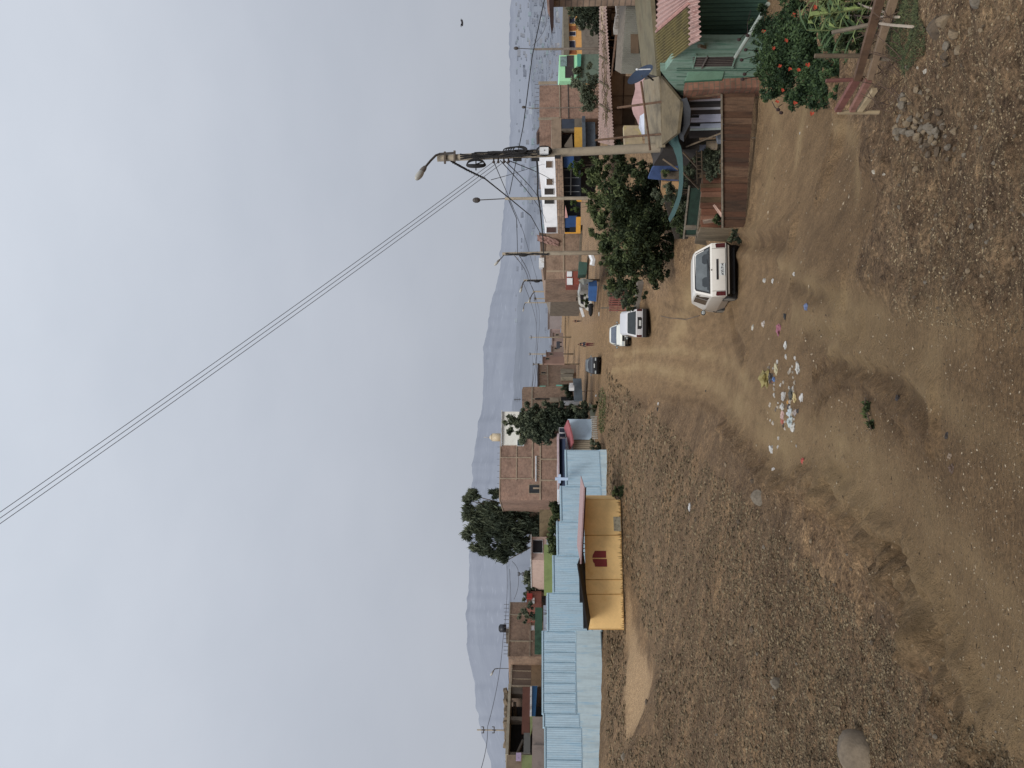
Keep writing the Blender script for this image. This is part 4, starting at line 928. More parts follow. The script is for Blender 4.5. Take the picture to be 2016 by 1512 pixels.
mb = MB(); f.box(mb, 1061, 1071, 508, 527, -.5, .1); b_ = solo(mb, 'rooftop_tank', white_p, 'white rectangular box on the brick gable roof beside the pale pole', 'tank')
mb = MB(); f.poly(mb, [(1142,450),(1146,450),(1142,530),(1138,532)], 0, 1.0); mb.build('plank_eave', wood_grey, t)
# porch house
f = Face(597, 88, 548, 88.4)
t = house('porch_house', 'dim terraced house with grey shutters and open porch between the leaning poles', 'house', f, 570)
mb = MB(); f.poly(mb, [(1073,550),(1150,550),(1146,592),(1084,592)], -8, 0); mb.build('wall', M('dim_brown_render', (120,108,94), var=.35), t)
mb = MB(); f.poly(mb, [(1073,549),(1086,549),(1090,592),(1078,592)], 0, .12); mb.build('upper_band', M('dark_band', (70,68,64), var=.4), t)
for a in ((1091,1110,551,557),(1096,1112,560,566),(1122,1137,563,569)): window(f, t, *a, .02, M('pale_frame',(160,152,140)), black, .7)
mb = MB(); f.box(mb, 1092, 1135, 574, 592, .02, .12); mb.build('porch_opening', M('porch_dark', (46,46,46), var=.6, scale=3), t)
for y in (572, 584): mb = MB(); f.box(mb, 1090, 1137, y, y+1.3, .14, .3); mb.build('post', concrete, t)
f = Face(565, 70.2, 533, 70.4)
t = house('stall', 'small street stall with white signs over red panels and a green awning', 'stall', f, 548)
mb = MB(); f.box(mb, 1115, 1140, 534, 560, -2, 0); mb.build('wall', M('brick_panel_red', (136,72,58), var=.25), t)
mb = MB(); f.box(mb, 1116, 1126, 535, 545, .02, .1); mb.build('sign', white_p, t)
mb = MB(); f.box(mb, 1116, 1127, 548, 561, .02, .11); mb.build('sign', white_p, t)
mb = MB(); f.poly(mb, [(1139,522),(1155,524),(1153,547),(1137,548)], 0, 1.2); mb.build('awning', M('dark_green_awning', (58,86,76), var=.2), t)
mb = MB(); A_ = [f.pt(1139,551,.6), f.pt(1148,548,1.4), f.pt(1168,552,.9), f.pt(1164,556,.3), f.pt(1150,560,.2)]; mb.prism(A_, (0,.4,0)); solo(mb, 'grey_sack', M('grey_tarp', (136,136,128), var=.3), 'pale grey sheet bundled beside the green awning of the stall', 'sheet')
mb = MB(); mb.tube([P(1158,505,70), P(1156,560,74)], .1, 6); solo(mb, 'fence_rail', wood_grey, 'long weathered rail in front of the stall below the brick gable', 'rail')
mb = MB(); mb.tube([P(1162,498,68), P(1168,512,68), P(1166,522,68)], .25, 6); solo(mb, 'white_roll', white_p, 'white rolled bundle lying behind the big tree top', 'bundle')

# vegetation on the right
tree('sparse_bush', 'sparse grey-green bush in front of the blank red brick house at the right', 'bush', GP(1182,180), PB([(1150,185,22),(1135,165,14),(1160,205,18),(1138,140,12),(1165,160,16),(1160,132,9),(1172,222,9)], 52, dr=.8), 7500, .06, leaf_grey, .06, shell=.3)
tree('dark_tree', 'dark conifer-like tree half hiding the orange house at the right edge', 'tree', GP(1190,30), PB([(1135,22,16),(1150,35,20),(1168,25,20),(1178,50,16),(1130,12,12),(1172,8,16),(1140,45,8),(1165,62,7)], 50, dr=.8), 11000, .07, leaf_dark, .08)
for lab,pb,D,n,m_ in (('small palm-like plant before the navy rooms of the white house', [(1128,326,9),(1136,332,10),(1145,318,9),(1140,342,8)], 55, 2200, leaf_lush),
  ('leafy plant right of the blue wall beneath the white house', [(1128,398,7),(1134,410,8),(1126,412,5)], 60, 1600, leaf_lush),
  ('ragged plants around the concrete pole foot beside the plywood roofs', [(1205,286,10),(1220,280,9),(1255,262,9),(1260,255,7),(1248,272,8),(1232,284,8)], 33, 2800, leaf_grey)):
    g = pb[0]; p = P(g[0],g[1],D); tree('small_palm' if 'palm' in lab else 'leafy_plant', lab, 'plant', (p.x, D, H(p.x,D)), PB(pb,D), n, .055, m_, .04)
tree('large_tree', 'big spreading dark leafy tree filling the yard behind the plank fence', 'tree', Vector((P(1330,470,31).x, 31, H(P(1330,470,31).x,31))),
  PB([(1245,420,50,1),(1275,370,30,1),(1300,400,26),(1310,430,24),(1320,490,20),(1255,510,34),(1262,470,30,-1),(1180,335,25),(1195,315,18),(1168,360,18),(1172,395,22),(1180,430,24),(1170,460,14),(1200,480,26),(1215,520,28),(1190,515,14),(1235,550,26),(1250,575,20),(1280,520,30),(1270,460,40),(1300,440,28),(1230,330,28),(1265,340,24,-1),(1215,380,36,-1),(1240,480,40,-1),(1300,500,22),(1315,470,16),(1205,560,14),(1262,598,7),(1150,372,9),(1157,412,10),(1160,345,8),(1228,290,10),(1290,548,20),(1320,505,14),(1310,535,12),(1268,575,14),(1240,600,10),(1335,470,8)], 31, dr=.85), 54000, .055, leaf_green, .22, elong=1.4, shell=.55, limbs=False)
yt = Vector((P(1330,440,31).x, 31, H(P(1330,440,31).x,31)))
mb = MB(); mb.tube([yt, yt+Vector((.1,0,.7)), yt+Vector((-.2,.2,1.6))], .14, 8, .07); mb.tube([yt+Vector((.05,0,.5)), yt+Vector((.6,.1,1.4))], .07, 6, .03); mb.tube([yt+Vector((0,0,.6)), yt+Vector((-.8,.1,1.5))], .06, 6, .03); mb.build('trunk', bark, bpy.data.objects['large_tree'])
tree('low_bush', 'light olive scrub at the left foot of the big leafy tree', 'bush', GP(1240,575), PB([(1215,572,14),(1205,560,11),(1195,570,8),(1222,558,10),(1200,582,6)], 44, dr=.7), 4200, .05, leaf_grey, .04)
tree('low_bush', 'dense dark green bush directly beside the red pallet fence and silver car', 'bush', GP(1250,590), PB([(1232,592,10),(1242,598,9),(1238,582,10),(1246,606,6),(1228,604,5)], 46, dr=.7), 5200, .045, leaf_dark, .04)
def red_pallets():
    f = Face(614, 55, 570, 52); t = house('pallet_fence', 'faded red slatted pallet fence standing behind the silver car', 'fence', f, 592)
    random.seed(4)
    for i in range(9):
        y = 574+i*4.4; mb = MB(); f.box(mb, 1200-i*.2+random.uniform(-1,1), 1232, y, y+2.2, 0, .04); mb.build('slat', M('dusty_red_wood', (138,84,74), var=.35, scale=3), t)
    mb = MB(); f.box(mb, 1203, 1234, 572, 612, -.5, -.4); mb.build('gap_shade_sheet', black, t)  # black sheet added behind the slats to darken their gaps
    mb = MB(); f.box(mb, 1204, 1206, 570, 615, -.05, -.005); f.box(mb, 1218, 1220, 570, 615, -.05, -.005); f.box(mb, 1183, 1206, 607.5, 609, -.12,-.06); mb.build('rail', wood_grey, t)
    f = Face(560, 47, 612, 48.5); mb = MB(); f.box(mb, 1252, 1277, 558, 611, -.4, 0); solo(mb, 'concrete_block', M('grey_block', (128,120,110), var=.2), 'low grey concrete block wall next to the silver car', 'wall')
    mb = MB(); f.box(mb, 1276, 1279, 555, 600, .3, .5); solo(mb, 'timber', wood_pale, 'pale timber lying along the foot of the grey concrete block', 'timber')
red_pallets()
# overgrown white van far off and blue bin
def old_van():
    f = Face(622, 84, 566, 82); t = house('wrecked_van', 'white wrecked van overgrown by green creeper on the right side of the road', 'van', f, 600)
    mb = MB(); f.poly(mb, [(1143,570),(1165,570),(1165,606),(1158,612),(1146,606),(1139,598),(1138,582)], -1.6, 0); mb.build('body', M('chalk_white', (206,206,200), var=.25, scale=3), t)
    mb = MB(); f.poly(mb, [(1142,580),(1149,580),(1149,600),(1143,597)], 0, .02); mb.build('window', glass_d, t)
    for y in (580, 603): mb = MB(); c = f.pt(1163,y,.05); mb.tube([c, c-f.n*.2], .32, 12); mb.build('wheel', rubber, t)
    leaves('creeper', PB([(1152,580,7),(1156,590,7),(1154,600,6),(1148,592,4)], 82), 1500, .06, leaf_green, t, shell=.3, seed=5)
    mb = MB(); f.poly(mb, [(1140,603),(1146,604),(1151,621),(1146,622)], .1, .3); solo(mb, 'white_sheet', white_p, 'crumpled white sheet lying against the wrecked van', 'sheet')
    f = Face(596, 70, 562, 69); mb = MB(); f.poly(mb, [(1160,564),(1176,563),(1174,594),(1159,592)], -1.1, 0); q = solo(mb, 'blue_tarpaulin', M('blue_tarp', (50,88,140), var=.2), 'rectangular blue tarpaulin stretched over a crate beside the wrecked van', 'tarpaulin')
    mb = MB(); mb.ell(P(1163,610,78),(.7,.4,.25),8,5); solo(mb, 'dark_heap', black, 'small dark heap of scrap right of the wrecked van', 'heap')
old_van()

# --- the shacks and roofs at the right
salmon = M('salmon_corrugated', (160,132,120), var=.4, scale=1.6, dirt=(112,98,82), streak=False)
def quad_sheet(c, waves, amp, mat, name, label=None, cat=None, parent=None):
    mb = MB(); mb.sheet(*[P(*q) for q in c], waves, amp)
    return solo(mb, name, mat, label, cat) if label else mb.build(name, mat, parent)
def shacks():
    # house under the salmon roof
    f = Face(285, 33, 5, 31)
    t = house('long_shack', 'long low shack of brown boards under a salmon corrugated roof with twig-shaped leaf shadows', 'shack', f, 150)
    mb = MB(); f.poly(mb, [(1198,150),(1260,150),(1260,290),(1208,290)], -3, 0); f.poly(mb, [(1192,-20),(1232,-20),(1232,150),(1199,150)], -3, -.02); mb.build('wall', M('brown_board_wall', (168,144,120), var=.3, scale=1.2), t)
    mb = MB()
    for y in (188, 214, 245): f.box(mb, 1203, 1250, y, y+1, .0, .05)
    f.box(mb, 1226, 1228, 150, 245, .0, .04); mb.build('batten', wood_brown, t)
    mb = MB(); f.box(mb, 1226, 1250, 216, 244, .0, .03); mb.build('door', M('dull_brown_door', (92,76,60), var=.3), t)
    mb = MB(); f.poly(mb, [(1197,60),(1206,60),(1212,92),(1200,92)], .02,.1); f.box(mb, 1198,1212,96,140,.01,.12); mb.build('dark_opening', black, t)
    for i,y in enumerate((16, 40, 78)): mb = MB(); f.box(mb, 1196, 1222, y, y+1.5, .02, .3); mb.build('post', wood_pale if i == 2 else wood_brown, t)
    for k,(y0,y1) in enumerate(((10,25),(27,40),(45,58),(58,72))): mb = MB(); f.box(mb, 1203, 1217, y0, y1, .02, .2+.02*k); mb.build('crate', M('crate_brown', (126,106,84), var=.45, scale=3), t)
    quad_sheet([(1209,288,30.5),(1193,5,29.5),(1180,5,37),(1178,280,37)], 44, .022, salmon, 'roof', parent=t)
    mb = MB(); rs = np.random.default_rng(4)
    for k in range(160):
        y = rs.uniform(8, 240); x = 1184+rs.uniform(0,10)+(y/280)*6; D = 34-(x-1184)*.3; p = P(x, y, D); a = rs.uniform(0,3.1); d = Vector((math.cos(a),math.sin(a),.05))*rs.uniform(.15,.6)
        mb.tube([p, p+d*.5+Vector((0,0,.04)), p+d], .012, 3)
    for y in (60,110,160,205): mb.tube([P(1181,y,33.2), P(1200,y+14,30.6)], .05, 4)
    mb.build('twigs', M('leaf_shadow_twigs', (96,82,58), var=.4), t)  # thin dark tubes stand in for leaf shadows on the roof
    # rag and wood over the right part
    mb = MB(); mb.prism([P(1218,8,28.5),P(1224,8,28.4),P(1218,60,29),P(1205,150,30),P(1203,150,30)], (0,.3,0)); solo(mb, 'roof_beam', wood_brown, 'long sloping brown roof beam over the crates at the right edge', 'beam')
    mb = MB(); rs = np.random.default_rng(8)
    for k in range(10): y = 12+k*5; mb.box(P(1219-k*.6+rs.uniform(-1,1), y, 28.6), (.3,.25,rs.uniform(.1,.25)), rs.random())
    solo(mb, 'white_plastic', M('white_plastic_sheet', (196,188,178), var=.3), 'crumpled white plastic sheeting lying along the sloping roof beam', 'plastic sheet')
    # mud brick wall at the frame edge with its eave
    f = Face(11, 25.5, -40, 24.5); t2 = house('block_house', 'tan block wall corner at the very right frame edge under a dark tiled eave', 'house', f, 0)
    mb = MB(); f.box(mb, 1090, 1300, -60, 10, -4, 0); mb.build('wall', brick_t, t2)
    mb = MB(); f.poly(mb, [(1079,-60),(1090,-60),(1090,30),(1086,46),(1083,22)], -4.4, .5); mb.build('eave', M('dark_eave', (58,40,36), var=.4), t2)
    mb = MB(); f.poly(mb, [(1073,-60),(1080,-60),(1083,22),(1078,10)], -4.2, .3); mb.build('roof', salmon, t2)
    # grey sheet hut
    f = Face(150, 27, 5, 26); t3 = house('sheet_hut', 'pale grey corrugated sheet hut wall between the crates and the heavy plywood roof', 'hut', f, 80)
    mb = MB(); f.poly(mb, [(1233,6),(1262,6),(1265,145),(1223,145)], -2.5, 0); mb.build('wall', wood_grey, t3)
    mb = MB(); a,b,c,d = f.pt(1262,145,.04), f.pt(1258,6,.04), f.pt(1233,6,.04), f.pt(1223,145,.04); mb.sheet(a,b,c,d,34,.02); mb.build('corrugated_panel', M('pale_grey_sheet', (134,132,122), var=.2), t3)
    mb = MB(); f.poly(mb, [(1241,67),(1256,67),(1257,105),(1241,105)], .07, .11); mb.build('hatch', M('brown_hatch', (98,80,62), var=.3), t3)
    # heavy plywood roofs
    def slab_roof(c, th, mat, name, label):
        mb = MB(); mb.prism([P(*q) for q in c], (0,0,-th)); return solo(mb, name, mat, label, 'roof')
    slab_roof([(1279,-20,21.5),(1293,150,22.3),(1264,142,25.5),(1247,-20,25.5)], .12, M('olive_plywood', (112,104,80), var=.4, scale=.8, streak=False, dirt=(90,78,58)), 'plywood_roof', 'broad olive brown plywood roof above the mossy porch roof')
    slab_roof([(1298,150,21.6),(1303,290,22.5),(1270,295,25.5),(1266,158,25)], .1, M('cream_plywood', (132,120,98), var=.5, scale=1.6, dirt=(120,104,78)), 'plywood_roof', 'pale cream plywood roof left of the satellite dish')
    slab_roof([(1340,200,20.5),(1333,262,21),(1303,285,22.2),(1302,152,21.3)], .08, M('tan_plywood', (106,94,72), var=.5, scale=1.4, dirt=(92,80,58)), 'plywood_roof', 'lower tan plywood sheet sagging toward the dark tarpaulin')
    # walls holding them up, painted dark as shade in the gap
    f = Face(290, 22.8, 5, 22.6); mb = MB(); f.poly(mb, [(1281,-20),(1330,-20),(1380,155),(1380,290),(1308,290),(1300,152),(1294,148)], -2.3, -.25); solo(mb, 'shack_wall', M('shade_painted_wall', (50,44,40), var=.4), 'wall painted dark as shade in the gap beneath the plywood roofs', 'wall')
    mb = MB(); g = [P(1247+6*math.sin(i*.9)*.6+(0 if i<8 else (i-7)*3), 155+i*10, 26.3-.02*i) for i in range(10)]
    lo = [P(1268+(i*.4), 155+i*10, 25.6) for i in range(10)]
    for i in range(9): mb.prism([g[i],g[i+1],lo[i+1],lo[i]], (0,.05,-.02))
    solo(mb, 'pink_tarpaulin', M('pink_tarp', (168,136,132), var=.2), 'soft pink tarpaulin sheet drooping behind the pale cream plywood roof', 'tarpaulin')
    mb = MB(); mb.prism([P(1276,218,25.2),P(1260,228,25.6),P(1258,250,25.6),P(1266,268,25.6),P(1279,268,25.2)], (0,.06,0)); solo(mb, 'white_sheet', M('bluish_white_sheet', (196,200,212), var=.15), 'bluish white sheet hanging beside the pink tarpaulin', 'sheet')
    mb = MB(); mb.prism([P(1228,247,27),P(1262,247,27),P(1266,292,27),P(1230,292,27)], (0,.3,0)); w = solo(mb, 'painted_wall', M('cream_painted', (178,160,130), var=.25, scale=2, dirt=(190,176,96)), 'cream wall patch stained yellow next to the climbing plants', 'wall')
    # satellite dish
    c = P(1263,151,20.8); R = Vector((.55,-.62,.56)).to_track_quat('Z','Y').to_matrix()
    t4 = thing('satellite_dish', 'dark blue satellite dish on the plywood roof corner', 'satellite dish', c-Vector((0,0,.4)))
    mb = MB(); rings = [(0,0)]+[(.34*k/5, .08*(k/5)**2) for k in range(1,6)]
    n_ = 20; mb.v.append(tuple(c))
    for r, h in rings[1:]:
        for j in range(n_): a = 2*math.pi*j/n_; mb.v.append(tuple(c+R@Vector((r*1.0*math.cos(a), r*1.15*math.sin(a), h))))
    mb.f += [(0, 1+j, 1+(j+1)%n_) for j in range(n_)]
    for k in range(4):
        for j in range(n_): mb.f.append((1+k*n_+j, 1+(k+1)*n_+j, 1+(k+1)*n_+(j+1)%n_, 1+k*n_+(j+1)%n_))
    mb.build('reflector', M('navy_dish', (34,50,72), var=.2, rough=.5), t4, True)
    mb = MB(); mb.tube([c+R@Vector((0,-.3,.05)), c+R@Vector((0,.0,.24))], .015, 5); mb.ell(c+R@Vector((0,0,.25)), (.03,.03,.04), 8, 5); mb.build('receiver', white_p, t4)
    mb = MB(); mb.tube([c, c+Vector((.12,.12,-.12)), P(1286,158,21.2)], .025, 6); mb.build('mount', metal_d, t4)
    # poles
    for a, lab in (([P(1216,212,23.2),P(1320,198,21.4),P(1421,185,20.4)],'long thin brown pole leaning across the plywood roofs'),([P(1172,276,24.5),P(1250,268,23.5),P(1332,262,21.8)],'thin brown pole leaning beside the concrete utility pole'),([P(1262,160,22),P(1276,262,22.5),P(1280,296,22.6)],'thin pole lying across the cream plywood roof')):
        mb = MB(); mb.tube(a, .035, 6); solo(mb, 'wooden_pole', wood_brown, lab, 'pole')
shacks()
def green_house():
    f = Face(190, 21.2, 88, 19.3)
    t = house('green_cottage', 'weathered green board cottage with mossy porch roof beside the flowering bush', 'house', f, 140)
    lg = M('pale_green_boards', (122,146,132), var=.3, scale=1.6, dirt=(86,122,104), streak=True); dg = M('deep_green_boards', (74,104,90), var=.3, scale=1.6, streak=True)
    mb = MB(); f.poly(mb, [(1300,139),(1520,139),(1520,189),(1342,188),(1316,160)], -.25, 0); mb.build('wall', lg, t)
    mb = MB(); f.poly(mb, [(1350,84),(1520,84),(1520,139),(1310,139)], -.25, -.01); mb.build('wall', lg, t)
    mb = MB()
    for y in (134,138,150,166,178): f.poly(mb, [(1332,y),(1510,y),(1510,y+.8),(1332,y+.8)], .0, .02)
    mb.build('board_joint', dg, t)
    window(f, t, 1368, 1444, 108, 129, .0, lg, M('barred_dark', (44,30,32), var=.3), 2.2)
    mb = MB()
    for k in range(6): f.box(mb, 1364+k*.0, 1446, 109.5+k*3.4, 110.3+k*3.4, .03, .05)
    f.poly(mb, [(1380,130),(1392,106),(1394,107),(1382,131)], .05,.08); mb.build('window_bar', M('bar_grey', (96,88,84)), t)
    mb = MB(); f.poly(mb, [(1355,142),(1425,140),(1421,156),(1348,160)], .0, .03); sh = mb.build('shutter', M('mint_shutter', (116,152,130), var=.2), t)
    mb = MB(); f.poly(mb, [(1348,158),(1421,154),(1421,157),(1346,161)], .03, .06); mb.build('shutter_edge', M('dark_green_edge', (54,92,74)), sh)
    # recessed board wall inside the porch
    g = Face(90, 20.2, -60, 18.6)
    mb = MB(); g.poly(mb, [(1362,-60),(1520,-60),(1520,91),(1362,91)], -2.5, 0); mb.build('porch_wall', dg, t)
    mb = MB()
    for k in range(17): g.box(mb, 1365, 1510, -55+k*8.5, -54.2+k*8.5, .0, .018)
    mb.build('board_joint', M('dark_green_joint', (44,72,60)), t)
    mb = MB(); g.box(mb, 1372, 1510, 90, 108, .0, .03); mb.build('door', M('sage_green_door', (112,142,116), var=.15), t)
    mb = MB(); g.box(mb, 1400, 1512, 105, 127, -.3, -.2) ; mb.build('porch_side', dg, t)
    # porch roof
    quad_sheet([(1359,90,18.0),(1357,8,17.6),(1291,66,21.9),(1295,139,22)], 13, .03, M('mossy_yellow_sheet', (116,104,60), var=.45, scale=1.4, dirt=(82,72,46)), 'porch_roof', parent=t)
    quad_sheet([(1357,7,17.6),(1357,-60,17.2),(1291,-60,22),(1291,65,21.9)], 12, .03, M('salmon_sheet', (178,146,138), var=.12), 'porch_roof', parent=t)
    mb = MB(); a,b,c,d = P(1379,79,17.45), P(1373,-60,17.0), P(1355,-60,17.25), P(1357.5,90,17.85); mb.sheet(a,b,c,d, 14, .035); mb.build('eave_sheet', M('salmon_eave', (172,142,134), var=.4, scale=4, dirt=(130,88,80)), t)
    mb = MB(); mb.tube([P(1294,60,21.7), P(1357,5,17.5)], .045, 6); mb.build('ridge_cap', M('pinkish_ridge', (176,130,120), var=.3), t)
    for y in (82,): mb = MB(); mb.tube([P(1376,y+8,18.6), P(1388,y+12,19.5)], .05, 4); mb.build('bracket', wood_grey, t)
    # brick corner pier
    h = Face(189, 21, 160, 20.3); mb = MB(); h.poly(mb, [(1349,170),(1520,162),(1520,180),(1345,190)], -.5, .12); p = mb.build('brick_pier', MBrick('pier_brick', (150,108,90), (128,92,78), (118,100,86), size=.3, rowh=.14), t)
green_house()
def yard():
    f = Face(275, 22.2, 190, 21)
    t = house('striped_wall', 'shabby wall of upright white and black boards beneath a black tarpaulin', 'wall', f, 230)
    stripes = [(190,200,(176,170,178)),(200,206,(40,38,38)),(206,212,(60,56,54)),(212,217,(190,188,192)),(217,226,(62,54,52)),(226,241,(190,190,206)),(241,244,(70,66,66)),(244,253,(176,182,196)),(253,257,(184,194,190)),(257,272,(44,38,36))]
    for i,(y0,y1,c) in enumerate(stripes):
        mb = MB(); f.poly(mb, [(1354+random.uniform(-2,2),y0),(1426,y0-2),(1426,y1-2),(1354+random.uniform(0,6),y1)], -.05, .004*(i%3)); mb.build('board', M('stripe_%d_%d_%d'%c, c, var=.25, scale=3, streak=True), t)
    mb = MB(); f.box(mb, 1354, 1378, 243, 247, .02, .04); f.box(mb,1355,1376,226,230,.02,.04); mb.build('window_slot', black, t)
    mb = MB(); f.box(mb, 1410, 1424, 262, 270, 0, .3); mb.build('grey_box', M('blue_grey_box', (108,112,120)), t)
    # black tarpaulin, bulging
    mb = MB(); A = [P(1338,196,20.6),P(1334,215,20.9),P(1334,245,21.2),P(1338,262,21.4)]; B = [P(1352,192,20.1),P(1360,215,20.3),P(1358,245,20.7),P(1346,268,21)]
    for i in range(3): mb.prism([A[i],A[i+1],B[i+1],B[i]], (0,.5,-.1))
    solo(mb, 'black_tarpaulin', M('black_tarp', (38,38,40), var=.4, rough=.6), 'bulging black tarpaulin tucked under the tan plywood roof edge', 'tarpaulin')
    # long front fence of rusty planks
    f = Face(450, 22.4, 183, 20.3); t = house('plank_fence', 'low brown fence of rough rust-stained planks along the road edge below the utility pole', 'fence', f, 320)
    random.seed(21); y = 184.0
    cols = [(84,56,40),(74,50,36),(92,66,48),(68,50,38),(100,76,58),(80,55,38),(88,70,56)]
    while y < 446:
        w = random.uniform(6, 15); s = (y-184)/262; top = 1420+3*s+random.uniform(-1.2,1.2); bot = 1486-20*s**.7
        c = random.choice(cols); mb = MB(); o = random.uniform(0,.035)
        f.poly(mb, [(top,y),(bot,y),(bot+.5,min(y+w,447)),(top+random.uniform(-1,1),min(y+w,447)-.4)], o-.03, o); mb.build('plank', M('rusty_plank_%d'%cols.index(c), c, var=.45, scale=2.2, streak=True, dirt=(70,48,34)), t); y += w
    mb = MB(); f.poly(mb, [(1418,184),(1421,184),(1423,447),(1420,447)], .04, .09); mb.build('top_rail', wood_grey, t)
    mb = MB(); f.box(mb, 1478, 1492, 268, 269.5, .1, .14); mb.build('stake', wood_grey, t)
    f = Face(450, 24.6, 340, 23.8); t = house('inner_fence', 'second fence of reddish boards just behind the long plank fence', 'fence', f, 400)
    y = 343
    while y < 447:
        w = random.uniform(6,12); c = random.choice([(124,82,62),(112,76,58),(134,96,76),(100,80,58)]); mb = MB(); f.box(mb, 1380+random.uniform(-2,2), 1440, y, y+w-.5, -.03, random.uniform(0,.03)); mb.build('board', M('inner_board_%d'%c[0], c, var=.4, scale=2, streak=True), t); y += w
    f = Face(470, 26, 365, 25); t = house('netting_gate', 'dark green netting stretched on a wooden frame under the big tree', 'netting', f, 420)
    mb = MB(); f.box(mb, 1353, 1376, 370, 462, -.02, 0); mb.build('netting', M('dark_green_net', (30,52,42), var=.4, scale=4), t)
    mb = MB(); f.box(mb, 1376, 1379, 350, 470, -.02, .05); f.box(mb, 1350, 1352.5, 365, 470, -.02, .05); f.box(mb, 1350, 1385, 462, 464, 0, .06); mb.build('frame', wood_grey, t)
    # teal shade cloth band
    mb = MB(); up = [(1311,265),(1314,278),(1325,290),(1332,310),(1337,335),(1337,360),(1334,385),(1327,405),(1318,425),(1316,430)]; dn = [(1334,262),(1336,278),(1341,290),(1344,310),(1345,335),(1345,360),(1342,385),(1336,405),(1328,424),(1319,437)]
    up = [P(a,b,22.6+.8*i/9) for i,(a,b) in enumerate(up)]; dn = [P(a,b,22.3+.8*i/9) for i,(a,b) in enumerate(dn)]
    for i in range(9): mb.prism([up[i],up[i+1],dn[i+1],dn[i]], (0,.03,0))
    solo(mb, 'shade_cloth', M('teal_cloth', (52,78,76), var=.15), 'long sagging band of teal shade cloth strung through the yard', 'shade cloth')
    # blue tarps
    f = Face(355, 28, 300, 27); mb = MB(); f.poly(mb, [(1310,306),(1334,306),(1336,358),(1276,352),(1284,332),(1300,316)], -.1, 0); solo(mb, 'blue_tarpaulin', M('dull_blue_tarp', (60,80,122), var=.35, scale=2), 'dull blue tarpaulin tent hanging behind the teal shade cloth', 'tarpaulin')
    mb = MB(); f.poly(mb, [(1303,356),(1336,356),(1336,388),(1308,392),(1301,375)], -.1, .05); solo(mb, 'plywood_board', M('apricot_board', (176,140,100), var=.35, scale=2), 'apricot plywood board propped under the big tree', 'board')
    mb = MB(); f.poly(mb, [(1300,338),(1338,336),(1338,352),(1302,350)], -.3, .06); solo(mb, 'sack_row', M('sack_brown', (104,92,78), var=.6, scale=5), 'row of dirty sacks beside the dull blue tarpaulin', 'sacks')
    # wooden ladder
    t = thing('ladder', 'small wooden ladder lying upright behind the plank fence beside the utility pole', 'ladder', P(1384,350,23.4))
    for x in (1371, 1381): mb = MB(); mb.tube([P(x,296,23.2), P(x+2,362,23.6)], .018, 5); mb.build('rail', wood, t)
    for k in range(7): mb = MB(); y = 302+k*8; mb.tube([P(1371,y,23.25), P(1382,y,23.25)], .012, 4); mb.build('rung', wood, t)
    for a, b, lab in (((1345,300,23.2),(1375,332,23.6),'short diagonal prop near the ladder top'),((1345,340,23.2),(1376,372,23.6),'short diagonal prop left of the ladder'),((1305,313,23),(1335,334,23),'thin dark stick crossing the dull blue tarpaulin'),((1333,296,23.6),(1420,262,21.2),'slim rail leaning to the top of the plank fence')):
        mb = MB(); mb.tube([P(*a), P(*b)], .028, 5); solo(mb, 'wooden_prop', wood, lab, 'prop')
    mb = MB(); mb.prism([P(1404,404,22.4),P(1407,402,22.4),P(1421,420,22.2),P(1420,427,22.2),P(1412,416,22.3)], (0,.04,0)); solo(mb, 'broken_board', M('pinkish_board', (176,144,128), var=.25), 'broken pinkish board stuck on top of the plank fence', 'board')
    # back darkness of the yard: an added sheet painted as shade
    f = Face(480, 29.5, 290, 29); mb = MB(); f.poly(mb, [(1280,290),(1460,290),(1440,470),(1330,470)], -.2, 0); solo(mb, 'yard_shade_sheet', M('painted_yard_shade', (52,46,38), var=.6, scale=2), 'dark sheet painted as shade at the back of the cluttered yard', 'wall')
    for lab,pb,D,n,m_ in (('climbing greenery filling the yard behind the ladder', [(1395,300,14),(1398,322,15),(1402,340,13),(1388,292,9),(1408,306,10),(1372,312,7)], 23.6, 7500, leaf_grey),
       ('dark shrubs in the shade under the teal cloth', [(1355,340,14),(1352,365,12),(1342,400,14),(1355,315,12),(1365,380,9),(1360,450,12)], 27, 8000, leaf_dark),
       ('tangled branches and leaves filling the shade below the big tree', [(1345,440,14),(1335,415,14),(1350,400,12),(1340,455,10),(1310,345,9),(1325,392,9),(1365,425,10),(1360,300,9),(1345,320,7),(1330,440,12)], 27.5, 9000, leaf_green),
       ('small shrub at the end of the inner fence', [(1412,428,7),(1405,436,6),(1415,440,5)], 23.4, 1500, leaf_green),
       ('dry creeper on the apricot plywood board', [(1318,372,12),(1325,385,11),(1312,392,10),(1290,382,9)], 26.4, 2600, leaf_grey)):
        g = pb[0]; p = P(g[0],g[1],D); tree('shrub', lab, 'shrub', (p.x,D,H(p.x,D)), PB(pb,D), n, .03, m_, .02)
    # leaning sheets beside the near car
    f = Face(478, 24.6, 448, 23.6); t = house('leaning_boards', 'grey-brown boards leaning upright just right of the near white hatchback', 'boards', f, 462)
    for i,(pl,c) in enumerate((([(1379,450),(1452,452),(1449,463),(1390,466),(1374,462)],(126,112,92)),([(1374,463),(1440,466),(1436,480),(1372,476)],(112,100,82)),([(1371,474),(1390,478),(1392,490),(1368,486)],(98,86,70)),([(1384,446),(1414,442),(1416,447),(1386,451)],(148,128,112)))):
        mb = MB(); f.poly(mb, pl, -.05-.06*i, -.06*i); mb.build('board', M('leaning_board_%d'%c[0], c, var=.4, scale=2, streak=True), t)
    mb = MB(); f.box(mb, 1350, 1372, 476, 480, -.6, -.5); mb.build('post', wood_grey, t)
    tree('low_bush', 'small dark bush squeezed between the near white hatchback and the plank fence', 'bush', GP(1462,462), PB([(1450,466,8),(1446,458,7),(1456,474,6),(1440,470,6)], 23), 2600, .03, leaf_dark, .02)
yard()
